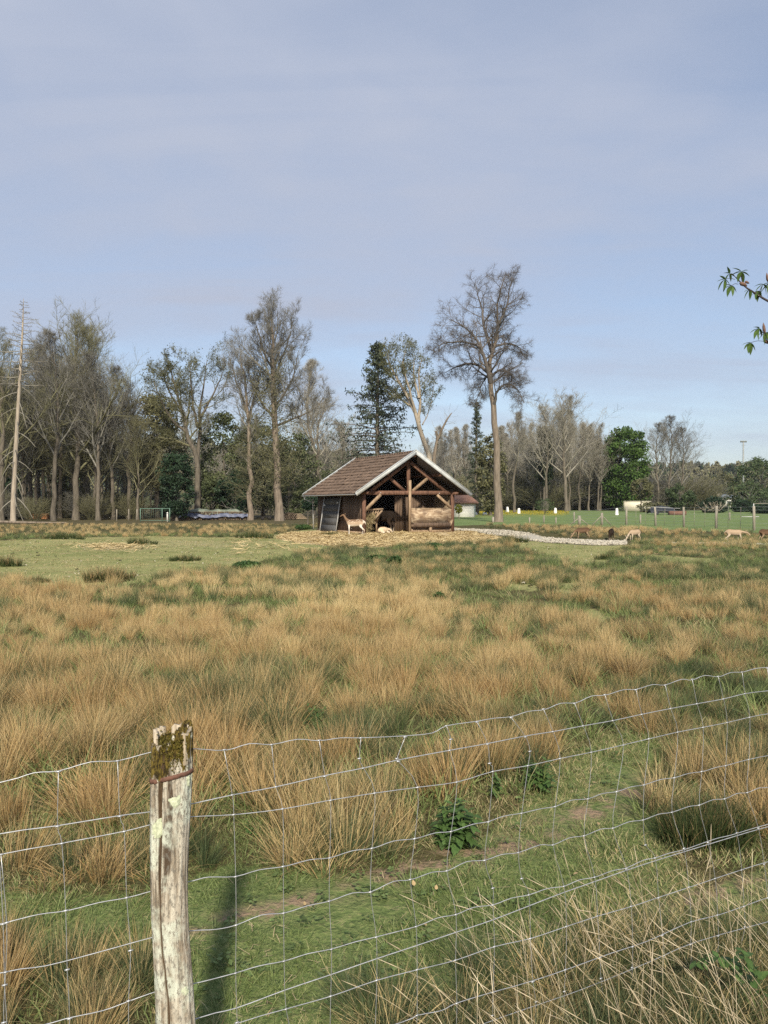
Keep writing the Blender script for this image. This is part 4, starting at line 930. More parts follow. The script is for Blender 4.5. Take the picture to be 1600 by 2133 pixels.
    v = np.array([[x0 + 0.065 * math.cos(q_), y, 2.33 + 0.065 * math.sin(q_)] for y in (-0.8, SL + 0.6) for q_ in aa] + [[x0 + 0.058 * math.cos(q_), y, 2.331 + 0.058 * math.sin(q_)] for y in (-0.8, SL + 0.6) for q_ in aa])
    q = [(i, i + 1, k + i + 1, k + i) for i in range(k - 1)] + [(2 * k + i, 3 * k + i, 3 * k + i + 1, 2 * k + i + 1) for i in range(k - 1)] + [(0, k, 3 * k, 2 * k), (k - 1, 3 * k - 1, 4 * k - 1, 2 * k - 1)]
    obj('gutter', Geo().add(v, q).mesh('gutter'), M_PALEMETAL, root)
    obj('downpipe', Geo().tube([(x0, SL + 0.3, 2.3), (x0 + 0.05, SL + 0.3, 2.1), (x0 + 0.55, SL + 0.1, 1.85), (x0 + 0.6, SL + 0.1, 0.1)], 0.04, 8).mesh('downpipe'), M_PALEMETAL, root)
    # lower right bay: flaking board, trough, skirting
    MO = osb_material()
    g = Geo(); g.box((4.53, -0.06, 1.03), (2.86, 0.03, 0.90)); g.box((4.53, -0.064, 1.49), (2.88, 0.05, 0.05))
    obj('front_board', g.mesh('front_board'), MO, root, label='flaking pale board closing the right bay')
    obj('skirting_board', Geo().box((4.53, -0.05, 0.12), (2.86, 0.05, 0.24)).mesh('skirting_board'), M_PALEBEAM, root)
    g = Geo(); g.bar((3.16, -0.34, 0.50), (5.72, -0.34, 0.50), 0.04, 0.24); g.bar((3.16, -0.20, 0.385), (5.72, -0.20, 0.385), 0.28, 0.04)
    obj('trough', g.mesh('trough'), M_DARKWOOD, root, label='brown feeding trough under the flaking board')
    g = Geo(); g.bar((5.72, -0.2, 0.40), (5.95, -0.1, 0.78), 0.24, 0.05); obj('trough_end', g.mesh('trough_end'), M_PALEBEAM, root)
    obj('support', Geo().bar((4.36, -0.24, 0), (4.36, -0.24, 0.38), 0.16, 0.16, up=(0, 1, 0)).mesh('support'), M_PALEBEAM, root)
    obj('back_panel', Geo().box((4.53, 0.0, 0.42), (2.8, 0.03, 0.36)).mesh('back_panel'), M_DARKWOOD, root)
    # sill beams
    for a, b in (((0, 0.1, 0.06), (0, SL, 0.06)), ((0.1, SL, 0.06), (SW, SL, 0.06))): beam('sill_beam', a, b, 0.2, 0.12, M_PALEBEAM)
    for k in range(8): obj('inner_rafter', Geo().bar((-0.7, 0.6 + k, 2.36), (3.0, 0.6 + k, 4.72), 0.08, 0.12).mesh('inner_rafter'), M_SHADEWOOD, root); obj('inner_rafter', Geo().bar((6.76, 0.6 + k, 2.36), (3.06, 0.6 + k, 4.72), 0.08, 0.12).mesh('inner_rafter'), M_SHADEWOOD, root)
    return root
build_shed()

# grey hurdle leaning on the left wall
def build_panel():
    p = shed_w(-0.05, 4.45, 0); r = thing('leaning_door', 'weathered grey plank door leaning on the left shed wall', 'door', tuple(p), TH)
    rng = np.random.default_rng(6); tilt = math.atan2(0.34, 2.2)
    R = np.array([[math.cos(tilt), 0, math.sin(tilt)], [0, 1, 0], [-math.sin(tilt), 0, math.cos(tilt)]]); off = np.array([-0.40, 0, 0])
    for k in range(5):
        z = 0.22 + k * 0.44
        obj('board', Geo().box(R @ np.array([0.0, 0, z]) + off, (0.025, 2.62, 0.434), R).mesh('board'), M_GREYPLANK, r)
    for y in (-1.36, 1.36): obj('rail', Geo().box(R @ np.array([-0.03, y, 1.1]) + off, (0.05, 0.08, 2.34), R).mesh('rail'), M_PALEMETAL, r)
    for y, z in ((1.15, 1.72), (-0.98, 1.88)): obj('white_tag', Geo().box(R @ np.array([-0.03, y, z]) + off, (0.02, 0.22, 0.11), R).mesh('white_tag'), M_BARGE, r)
    # end wall plank visible at its foot
build_panel()

# hay rack inside and its hay
def build_rack():
    p = shed_w(0.75, 0.75, 0); r = thing('hay_rack', 'slatted wooden hay rack just inside the shed', 'hay rack', tuple(p), TH)
    obj('top_rail', Geo().bar((-0.6, -0.35, 1.40), (0.72, -0.35, 1.46), 0.09, 0.10).mesh('top_rail'), M_PALEBEAM, r)
    obj('bottom_rail', Geo().bar((-0.6, 0.05, 0.62), (0.45, 0.05, 0.62), 0.08, 0.08).mesh('bottom_rail'), M_PALEBEAM, r)
    sm = Geo().bar((0, -0.35, 1.40), (-0.12, 0.05, 0.62), 0.045, 0.045).mesh('slat')
    for k in range(8): obj('slat', sm, M_PALEBEAM, r, loc=(-0.52 + k * 0.16, 0, 0))
    obj('brace', Geo().bar((0.68, -0.33, 1.38), (-0.05, -0.10, 0.55), 0.09, 0.10).mesh('brace'), M_PALEBEAM, r)
    for x in (-0.6, 0.5): obj('leg', Geo().bar((x, 0.1, 0), (x, 0.1, 1.3), 0.09, 0.09, up=(0, 1, 0)).mesh('leg'), M_PALEBEAM, r)
    rng = np.random.default_rng(9); n = 1100
    t = rng.uniform(0, 1, n); x = rng.uniform(-0.62, 0.30, n) * (0.45 + 0.55 * t) - 0.18 * (1 - t); z = 0.05 + t * 1.15; y = 0.02 - 0.30 * t + rng.normal(0, 0.12, n)
    c = np.stack([x, y, z], 1); d = norm(rng.normal(0, 1, (n, 3)) * [1, 0.6, 1.4]) * 0.13; s = norm(np.cross(d, rng.normal(0, 1, (n, 3)))) * 0.008
    v = np.stack([c - d - s, c - d + s, c + d + s, c + d - s], 1).reshape(-1, 3)
    obj('hay_bundle', Geo().add(v, np.arange(4 * n).reshape(n, 4)).mesh('hay_bundle'), simple('hay', (0.17, 0.135, 0.07), (0.36, 0.29, 0.16), 6, rnd=0, bs=0), None,
        'loose hay hanging in the wooden rack in the shed', 'hay', None, None, tuple(p), TH)
build_rack()

# ------------------------------------------------------------------ animals
def body_mesh(name, chains, voxel=0.018, smooth=6):
    """one continuous skin over tapering chains: [(x, y, z, half-width, half-height), ...]"""
    g = Geo()
    for ch in chains:
        ch = np.array(ch, float); n = len(ch); k = 6
        tt = np.linspace(0, n - 1, (n - 1) * k + 1)
        P = smooth_path(ch[:, :3], k) if n > 2 else np.array([np.interp(tt, range(n), ch[:, i]) for i in range(3)]).T
        W = np.interp(tt, range(n), ch[:, 3]); Hh = np.interp(tt, range(n), ch[:, 4])
        T = norm(np.gradient(P, axis=0)); ref = np.array([0, 1, 0])
        side = np.broadcast_to(ref, T.shape); up = norm(np.cross(side, T)) * -1; side = norm(np.cross(up, T))
        a = np.arange(14) * 2 * math.pi / 14
        P = np.concatenate([[P[0] - T[0] * min(W[0], Hh[0]) * 0.7], P, [P[-1] + T[-1] * min(W[-1], Hh[-1]) * 0.7]])
        side = np.concatenate([side[:1], side, side[-1:]]); up = np.concatenate([up[:1], up, up[-1:]])
        W = np.concatenate([[W[0] * 0.55], W, [W[-1] * 0.55]]); Hh = np.concatenate([[Hh[0] * 0.55], Hh, [Hh[-1] * 0.55]])
        v = P[:, None] + side[:, None] * (W[:, None, None] * np.cos(a)[None, :, None]) + up[:, None] * (Hh[:, None, None] * np.sin(a)[None, :, None])
        m = len(P); idx = np.arange(m * 14).reshape(m, 14); nx = np.roll(idx, -1, 1)
        q = np.stack([idx[:-1], nx[:-1], nx[1:], idx[1:]], -1).reshape(-1, 4)
        vv = np.concatenate([v.reshape(-1, 3), P[:1], P[-1:]])
        t = [(m * 14, (i + 1) % 14, i) for i in range(14)] + [(m * 14 + 1, (m - 1) * 14 + i, (m - 1) * 14 + (i + 1) % 14) for i in range(14)]
        g.add(vv, q, t)
    me = g.mesh(name); o = bpy.data.objects.new(name + '_tmp', me); COL.objects.link(o)
    rmod = o.modifiers.new('r', 'REMESH'); rmod.mode = 'VOXEL'; rmod.voxel_size = voxel; rmod.use_smooth_shade = True
    s = o.modifiers.new('s', 'SMOOTH'); s.iterations = smooth; s.factor = 0.5
    dg = bpy.context.evaluated_depsgraph_get(); dg.update(); e = o.evaluated_get(dg)
    out = bpy.data.meshes.new_from_object(e); bpy.data.objects.remove(o); out.name = name; return out
def fur(name, back, flank, belly, spots=True, zlo=0.45, zhi=0.80, rump=None):
    m, nt, b = newmat(name)
    t = N(nt, 'ShaderNodeTexCoord'); sp = N(nt, 'ShaderNodeSeparateXYZ'); nt.links.new(t.outputs['Object'], sp.inputs[0])
    n = noise(nt, 9, 3); z = mathn(nt, 'ADD', sp.outputs['Z'], mathn(nt, 'MULTIPLY_ADD', n, 0.12, -0.06))
    c = mix(nt, maprange(nt, z, zlo, zlo + 0.16), belly, flank); c = mix(nt, maprange(nt, z, zhi - 0.13, zhi), c, back)
    if rump: c = mix(nt, maprange(nt, sp.outputs['X'], -0.50, -0.44, 1, 0), c, rump)
    if spots:
        vo = N(nt, 'ShaderNodeTexVoronoi'); vo.inputs['Scale'].default_value = 10; nt.links.new(t.outputs['Object'], vo.inputs['Vector'])
        f = mathn(nt, 'MULTIPLY', maprange(nt, vo.outputs['Distance'], 0.22, 0.30, 0.75, 0.0), maprange(nt, sp.outputs['Z'], 0.62, 0.68))
        f = mathn(nt, 'MULTIPLY', f, maprange(nt, sp.outputs['X'], 0.34, 0.42, 1, 0)); c = mix(nt, f, c, (0.62, 0.53, 0.42))
    nt.links.new(c, b.inputs['Base Color']); b.inputs['Roughness'].default_value = 0.9; b.inputs['Specular IOR Level'].default_value = 0.1
    bump(nt, b, noise(nt, 60, 3), 0.3, 0.006); return m
def deer_chains(head, stride=(0, 0, 0, 0)):
    """a fallow doe facing +x; head: neck and head stations"""
    body = [(-0.47, 0, 0.73, 0.11, 0.13), (-0.33, 0, 0.73, 0.15, 0.185), (-0.08, 0, 0.69, 0.165, 0.195), (0.18, 0, 0.685, 0.155, 0.20), (0.36, 0, 0.72, 0.11, 0.16)]
    ch = [body, head, [(-0.54, 0, 0.78, 0.03, 0.03), (-0.60, 0, 0.70, 0.028, 0.024), (-0.61, 0, 0.60, 0.02, 0.018)]]
    for i, sy in enumerate((-1, 1)):
        dx = stride[i]; y = 0.085 * sy
        ch.append([(0.30, y * 0.9, 0.66, 0.055, 0.09), (0.315 + dx * 0.3, y, 0.50, 0.042, 0.055), (0.325 + dx * 0.6, y, 0.32, 0.024, 0.028), (0.325 + dx * 0.9, y, 0.15, 0.019, 0.019), (0.33 + dx, y, 0.045, 0.021, 0.021), (0.355 + dx, y, 0.015, 0.022, 0.017)])
        dx = stride[2 + i]; y = 0.09 * sy
        ch.append([(-0.38, y * 0.9, 0.70, 0.06, 0.13), (-0.33 + dx * 0.2, y, 0.52, 0.055, 0.085), (-0.40 + dx * 0.5, y, 0.40, 0.034, 0.04), (-0.50 + dx * 0.8, y, 0.30, 0.024, 0.03), (-0.475 + dx * 0.95, y, 0.15, 0.019, 0.019), (-0.46 + dx, y, 0.045, 0.021, 0.021), (-0.43 + dx, y, 0.015, 0.022, 0.017)])
    return ch
HEAD_UP = [(0.30, 0, 0.74, 0.09, 0.13), (0.45, 0, 0.86, 0.060, 0.085), (0.55, 0, 0.99, 0.048, 0.06), (0.61, 0, 1.10, 0.052, 0.06), (0.69, 0, 1.12, 0.050, 0.055), (0.79, 0, 1.07, 0.033, 0.036), (0.855, 0, 1.035, 0.026, 0.026)]
HEAD_DOWN = [(0.30, 0, 0.72, 0.09, 0.13), (0.48, 0, 0.66, 0.06, 0.085), (0.64, 0, 0.50, 0.046, 0.058), (0.74, 0, 0.38, 0.05, 0.058), (0.80, 0, 0.30, 0.048, 0.052), (0.86, 0, 0.19, 0.032, 0.035), (0.885, 0, 0.12, 0.026, 0.026)]
HEAD_LOW = [(0.30, 0, 0.72, 0.09, 0.13), (0.48, 0, 0.74, 0.06, 0.08), (0.66, 0, 0.70, 0.046, 0.056), (0.77, 0, 0.68, 0.05, 0.056), (0.85, 0, 0.65, 0.047, 0.05), (0.95, 0, 0.57, 0.032, 0.034), (1.0, 0, 0.53, 0.026, 0.026)]
def ear(parent, p, d, w, m):
    p = np.array(p); d = np.array(d); n = 5; P = [p + d * t for t in np.linspace(0, 1, n)]
    obj('ear', Geo().tube(P, np.array([0.35, 0.9, 1.0, 0.65, 0.12]) * w, 7).mesh('ear', True), m, parent)
def eyes(parent, a, b):
    me = Geo().tube([(0, -0.006, 0), (0, 0.006, 0)], 0.012, 8).mesh('eye')
    for p in (a, b): obj('eye', me, M_EYE, parent, loc=p)
M_EYE = simple('eye_dark', (0.01, 0.008, 0.006), (0.02, 0.015, 0.01), 5, rough=0.25, rnd=0, bs=0)
def deer(head, fur_m, label, px, py, d, rz, scale=1.0, stride=(0, 0, 0, 0), z=None, turn=0.0):
    x = (px - CX) / FPX * d; zz = g1(x, d) - (0.10 if px > 1100 else 0.0)
    r = thing('fallow_deer', label, 'deer', (x, d, zz), rz, 'fallow deer in the field'); r.scale = (scale,) * 3
    H = [list(h) for h in head]
    for i in range(2, len(H)): H[i][1] += turn * (i - 1) * 0.05
    obj('body', body_mesh('deer_body', deer_chains(H, stride)), fur_m, r)
    b3 = np.array(H[3][:3]); b4 = np.array(H[4][:3]); dd = norm(b4 - b3); upv = np.array([-dd[2], 0, dd[0]])
    for s in (-1, 1):
        ear(r, b3 + upv * 0.045 + np.array([0, s * 0.035, 0]), upv * 0.09 - dd * 0.06 + np.array([0, s * 0.085, 0]), 0.024, fur_m)
    e = b4 + dd * 0.02 + upv * 0.018
    eyes(r, tuple(e + [0, 0.043, 0]), tuple(e - [0, 0.043, 0]))
    return r
F_PALE = fur('fur_pale_spotted', (0.19, 0.120, 0.075), (0.42, 0.310, 0.215), (0.74, 0.68, 0.60), True, 0.50, 0.82, (0.55, 0.47, 0.38))
F_TAN = fur('fur_tan', (0.30, 0.21, 0.135), (0.39, 0.29, 0.20), (0.50, 0.41, 0.31), False, 0.5, 0.9)
F_BROWN = fur('fur_chestnut', (0.085, 0.050, 0.030), (0.150, 0.090, 0.055), (0.28, 0.20, 0.13), False, 0.48, 0.80)
F_DARK = fur('fur_dark_coat', (0.016, 0.011, 0.008), (0.030, 0.020, 0.014), (0.26, 0.21, 0.16), False, 0.18, 0.86)
PI = math.pi
deer(HEAD_UP, F_PALE, 'pale spotted deer standing by the left corner of the shed', 739, 1113, 43.6, PI - 0.12, 1.02, (0.03, -0.04, 0.06, -0.06), turn=-0.5)
deer(HEAD_LOW, F_TAN, 'pale deer walking head lowered before the tall fence posts', 1530, 1118, 40.5, -0.12, 0.80, (0.12, -0.1, -0.12, 0.1))
deer(HEAD_DOWN, F_TAN, 'sandy tan deer grazing in the rushes, third from left of the herd', 1322, 1118, 41.5, -2.6, 0.78)
deer(HEAD_DOWN, F_DARK, 'dark deer with pale neck grazing, head down towards the stone strip', 1273, 1118, 41.5, -2.0, 0.80)
deer(HEAD_DOWN, F_BROWN, 'chestnut deer grazing with rounded back, leftmost of the herd', 1213, 1118, 42.5, PI + 0.2, 0.78)
deer(HEAD_DOWN, F_BROWN, 'brown deer cut by the right edge of the picture', 1597, 1118, 40.0, 0.3, 0.80)

# the dark animal inside the shed
def donkey():
    p = shed_w(1.95, 1.25, 0.0); r = thing('donkey', 'dark brown shaggy donkey standing inside the shed, rump outwards', 'donkey', (p[0], p[1], g1(p[0], p[1])), TH + PI / 2 + 0.55); r.scale = (1.14,) * 3
    body = [(-0.58, 0, 0.92, 0.17, 0.2), (-0.42, 0, 0.94, 0.25, 0.26), (-0.05, 0, 0.90, 0.29, 0.30), (0.35, 0, 0.92, 0.25, 0.28), (0.55, 0, 0.98, 0.16, 0.22)]
    neck = [(0.45, 0, 1.0, 0.15, 0.22), (0.70, 0, 1.10, 0.10, 0.15), (0.90, 0, 1.12, 0.09, 0.12), (1.05, 0, 1.08, 0.095, 0.11), (1.22, 0, 0.93, 0.07, 0.075), (1.32, 0, 0.84, 0.06, 0.06)]
    ch = [body, neck, [(-0.62, 0, 1.02, 0.05, 0.05), (-0.70, 0, 0.85, 0.045, 0.045), (-0.72, 0, 0.55, 0.04, 0.04)]]
    for s in (-1, 1):
        ch.append([(0.40, 0.15 * s, 0.8, 0.10, 0.13), (0.41, 0.15 * s, 0.52, 0.06, 0.07), (0.42, 0.15 * s, 0.28, 0.042, 0.045), (0.42, 0.15 * s, 0.06, 0.05, 0.05)])
        ch.append([(-0.45, 0.15 * s, 0.85, 0.12, 0.19), (-0.40, 0.16 * s, 0.60, 0.09, 0.11), (-0.53, 0.16 * s, 0.40, 0.05, 0.06), (-0.50, 0.16 * s, 0.2, 0.042, 0.045), (-0.49, 0.16 * s, 0.06, 0.05, 0.05)])
    obj('body', body_mesh('donkey_body', ch, 0.025, 5), F_DARK, r)
    for s in (-1, 1): ear(r, (0.98, 0.05 * s, 1.17), (-0.05, 0.06 * s, 0.24), 0.04, F_DARK)
    eyes(r, (1.12, 0.085, 1.05), (1.12, -0.085, 1.05))
donkey()
# the pale animal lying in the straw at the opening
def lying():
    p = shed_w(1.15, -0.35, 0.0); r = thing('lying_deer', 'pale spotted deer lying curled in the straw at the shed opening', 'deer', (p[0], p[1], g1(p[0], p[1]) + 0.02), TH + 0.3); r.scale = (0.8,) * 3
    ch = [[(-0.45, 0, 0.22, 0.14, 0.15), (-0.25, 0, 0.26, 0.22, 0.22), (0.05, 0, 0.26, 0.22, 0.23), (0.32, 0, 0.24, 0.15, 0.19)],
          [(0.28, 0, 0.26, 0.1, 0.13), (0.46, -0.08, 0.30, 0.065, 0.085), (0.55, -0.2, 0.22, 0.05, 0.055), (0.53, -0.32, 0.15, 0.045, 0.05), (0.48, -0.42, 0.10, 0.03, 0.032)],
          [(0.25, -0.14, 0.12, 0.06, 0.08), (0.42, -0.2, 0.07, 0.035, 0.04), (0.25, -0.27, 0.04, 0.028, 0.028)],
          [(0.25, 0.14, 0.12, 0.06, 0.08), (0.42, 0.2, 0.07, 0.035, 0.04), (0.25, 0.25, 0.04, 0.028, 0.028)],
          [(-0.35, -0.16, 0.16, 0.09, 0.13), (-0.15, -0.25, 0.08, 0.05, 0.06), (-0.38, -0.30, 0.04, 0.03, 0.03)],
          [(-0.35, 0.16, 0.16, 0.09, 0.13), (-0.15, 0.25, 0.08, 0.05, 0.06), (-0.38, 0.30, 0.04, 0.03, 0.03)]]
    obj('body', body_mesh('lying_deer_body', ch, 0.02, 5), fur('fur_cream', (0.50, 0.36, 0.22), (0.58, 0.46, 0.32), (0.60, 0.52, 0.42), False, 0.05, 0.5), r)
    ear(r, (0.57, -0.17, 0.27), (0.09, 0.0, 0.05), 0.024, F_PALE); ear(r, (0.51, -0.2, 0.28), (-0.07, 0.02, 0.07), 0.024, F_PALE)
lying()
# ------------------------------------------------------------------ trees
M_BARK = simple('grey_brown_bark', (0.062, 0.054, 0.042), (0.175, 0.150, 0.118), 1.0, (7, 7, 1.1), rnd=0.3, bd=0.05)
M_BARK_PALE = simple('pale_bark', (0.22, 0.18, 0.14), (0.40, 0.345, 0.275), 1.0, (6, 6, 1.0), rnd=0.2, bd=0.04)
M_BARK_TAN = simple('tan_bark', (0.110, 0.088, 0.068), (0.270, 0.220, 0.172), 1.0, (7, 7, 1.0), rnd=0.15, bd=0.05)
M_TWIG = simple('twig_bark', (0.120, 0.114, 0.100), (0.255, 0.245, 0.215), 0.35, rnd=0.35, bs=0)
M_TWIG_GREY = simple('twig_bark_grey', (0.080, 0.070, 0.064), (0.160, 0.142, 0.130), 0.3, rnd=0.15, bs=0)
M_TWIG_OLIVE = simple('twig_bark_olive', (0.105, 0.102, 0.055), (0.215, 0.205, 0.118), 0.3, rnd=0.3, bs=0)
M_TWIG_PALE = simple('twig_bark_pale', (0.20, 0.185, 0.150), (0.36, 0.335, 0.28), 0.3, rnd=0.25, bs=0)
M_BUD = foliage('young_leaf', (0.075, 0.082, 0.034), (0.135, 0.140, 0.062), 0.5, rnd=0.3, attr='lv')
M_SPRUCE = foliage('spruce_needles', (0.034, 0.050, 0.032), (0.098, 0.118, 0.074), 0.5, 0.12, attr='lv')
M_HEMLOCK = foliage('conifer_needles', (0.045, 0.062, 0.026), (0.120, 0.138, 0.064), 0.4, 0.15, attr='lv')
M_OLIVE = foliage('olive_leaf', (0.085, 0.090, 0.042), (0.175, 0.168, 0.085), 0.4, 0.2, attr='lv')
M_CHESTNUT = foliage('chestnut_leaf', (0.042, 0.092, 0.020), (0.115, 0.195, 0.045), 0.5, 0.3, attr='lv')
M_IVY = foliage('ivy_leaf', (0.014, 0.024, 0.012), (0.042, 0.058, 0.028), 0.8, 0.1, attr='lv')
M_DARKLEAF = foliage('dark_evergreen_leaf', (0.010, 0.026, 0.014), (0.034, 0.062, 0.030), 0.8, 0.1, attr='lv')
M_HEDGE = foliage('hedge_leaf', (0.040, 0.066, 0.026), (0.085, 0.120, 0.050), 0.5, 0.2, attr='lv')

def kids(rng, P, R, m, t0, t1, ang, angv, length, k, up, jit, rr, tip=0.35, lvar=0.3, tpow=1.0, flat=0.0):
    """m branches on each parent polyline; length: scalar array per parent or callable(t, i)"""
    n, kp, _ = P.shape
    t = t0 + (t1 - t0) * ((np.arange(m)[None] + rng.uniform(0, 1, (n, m))) / m) ** tpow
    f = t * (kp - 1); i = np.minimum(f.astype(int), kp - 2); w = (f - i)[..., None]; rows = np.arange(n)[:, None]
    A, B = P[rows, i], P[rows, i + 1]; pos = A * (1 - w) + B * w; T = norm(B - A)
    rad = R[rows, i] * (1 - w[..., 0]) + R[rows, i + 1] * w[..., 0]
    az = rng.uniform(0, 2 * math.pi, (n, 1)) + np.arange(m)[None] * 2.39996 + rng.normal(0, 0.35, (n, m))
    ref = np.where(np.abs(T[..., 2:3]) > 0.9, np.array([1., 0, 0]), np.array([0, 0, 1.])); U = norm(np.cross(T, ref)); V = np.cross(T, U)
    perp = U * np.cos(az)[..., None] + V * np.sin(az)[..., None]
    if flat: perp = norm(perp * np.array([1, 1, 1 - flat]))
    a = np.radians(ang(t) if callable(ang) else ang) + rng.normal(0, math.radians(angv), (n, m))
    d = norm(T * np.cos(a)[..., None] + perp * np.sin(a)[..., None])
    L = (length(t) if callable(length) else np.asarray(length).reshape(-1, 1) * (1 - 0.45 * t)) * rng.uniform(1 - lvar, 1 + lvar, (n, m))
    d = d.reshape(-1, 3); L = L.reshape(-1); p = pos.reshape(-1, 3); out = [p]
    for j in range(k - 1):
        d = norm(d + np.array([0, 0, up / (k - 1)]) + rng.normal(0, jit, d.shape)); p = p + d * (L / (k - 1))[:, None]; out.append(p)
    r0 = np.minimum(rad.reshape(-1) * rr, 0.05 * L + 0.004)
    Rn = r0[:, None] * np.linspace(1, tip, k)[None]
    return np.stack(out, 1), Rn, L

def cards(rng, c, size, var=0.4, aspect=0.55, droop=0.0, up=0.0):
    """leaf-shaped diamonds, bent along the middle"""
    n = len(c); d = rng.normal(0, 1, (n, 3)); d[:, 2] = d[:, 2] * (1 - droop) - droop * 1.4; d = norm(d)
    s = norm(np.cross(d, norm(rng.normal(0, 1, (n, 3)) + np.array([0, 0, up])))); sz = size * rng.uniform(1 - var, 1 + var, n)[:, None]
    nn = np.cross(d, s)
    v = np.stack([c - d * sz, c + s * sz * aspect + nn * sz * 0.18, c + d * sz, c - s * sz * aspect + nn * sz * 0.18], 1).reshape(-1, 3)
    lv = np.repeat(rng.uniform(0, 1, n), 4)
    return v, np.arange(4 * n).reshape(n, 4), lv

def trunk_line(path, r0, r1, k=14, rng=None, wob=0.0):
    path = np.asarray(path, float); P = smooth_path(path, 6); t = np.linspace(0, 1, k); u = np.linspace(0, 1, len(P))
    P = np.stack([np.interp(t, u, P[:, i]) for i in range(3)], 1)
    if rng is not None and wob: P[1:-1] += rng.normal(0, wob, (k - 2, 3)) * [1, 1, 0.2]
    R = r0 * (1 - t) ** 0.85 + r1; R[0] *= 1.35; return P[None], R[None]

def bare(rng, H, r0, t0=0.3, n=(18, 7, 6, 4), ang=55, up=0.9, spread=0.22, env=None, path=None, limbs=(), tw=0.010, jit=0.16, twl=0.75, twup=0.2, k1=7, lf=0.42, ln=0.55):
    """trunk mesh, limb meshes, crown mesh and twig tips of a leafless tree"""
    if path is None: path = [(0, 0, -0.2), (rng.normal(0, .012) * H, rng.normal(0, .012) * H, H * .35), (rng.normal(0, .02) * H, rng.normal(0, .02) * H, H * .7), (rng.normal(0, .03) * H, rng.normal(0, .03) * H, H * .97)]
    P0, R0 = trunk_line(path, r0, 0.02, 16, rng, 0.004 * H)
    env = env or (lambda t: spread * H * np.clip(1.25 - t, 0.2, 1) * (0.6 + 0.8 * sstep(t0, t0 + 0.25, t)))
    lim = []
    for (pts, rl) in limbs: lim.append(trunk_line(pts, rl, 0.015, 12, rng, 0.002 * H))
    angf = (lambda t: ang * (1.15 - 0.55 * t)) if np.isscalar(ang) else ang
    P1, R1, L1 = kids(rng, P0, R0, n[0], t0, 0.985, angf, 8, env, k1, up, jit * 0.6, 0.55, 0.2)
    PP, RR, LL = [P1], [R1], [L1]
    for (p, r) in lim:
        l = np.linalg.norm(np.diff(p[0], axis=0), axis=1).sum()
        a, b, c = kids(rng, p, r, max(6, int(n[0] * ln)), 0.15, 0.98, 48, 10, np.array([l * lf]), k1, up * 0.7, jit * 0.6, 0.5, 0.2); PP.append(a); RR.append(b); LL.append(c)
    P1 = np.concatenate(PP); R1 = np.concatenate(RR); L1 = np.concatenate(LL)
    P2, R2, L2 = kids(rng, P1, R1, n[1], 0.18, 0.98, 42, 10, L1 * 0.52, 5, up * 0.5, jit, 0.6, 0.25)
    P3, R3, L3 = kids(rng, P2, R2, n[2], 0.12, 0.98, 40, 12, L2 * 0.52, 4, up * 0.3, jit, 0.6, 0.3)
    P4, R4, L4 = kids(rng, P3, R3, n[3], 0.10, 1.0, 38, 14, np.maximum(L3 * 0.6, twl * 0.7), 2, twup, jit, 0.9, 0.4)
    R3 = np.clip(R3, tw * 1.15, tw * 2.2); R4 = np.clip(R4, tw * 0.8, tw * 1.2) * np.array([[1, .55]])
    g = Geo(); g.add(*tubes(P1, np.maximum(R1, tw * 1.6), 5)); g.add(*tubes(P2, np.maximum(R2, tw * 1.3), 4)); g.add(*tubes(P3, R3, 3)); g.add(*tubes(P4, R4, 3))
    t = Geo(); t.add(*tubes(P0, R0, 12))
    lm = []
    for (p, r) in lim:
        x = Geo(); x.add(*tubes(p, r, 8)); lm.append(x)
    return t, lm, g, P4.reshape(-1, 3), P3.reshape(-1, 3), P0[0]

def put_tree(name, label, cat, loc, parts, group=None, rz=0.0):
    r = thing(name, label, cat, loc, rz, group)
    for nm, me, m in parts: obj(nm, me, m, r)
    return r
def gnd(px, d): x = (px - CX) / FPX * d; return (x, d, g1(x, d) - 0.05)
def rel(px, py, d, base, dy=0.0):
    p = at(px, py, d + dy); return tuple(p - np.array(base))
def hgt(px, top, d): return at(px, top, d)[2] - gnd(px, d)[2]

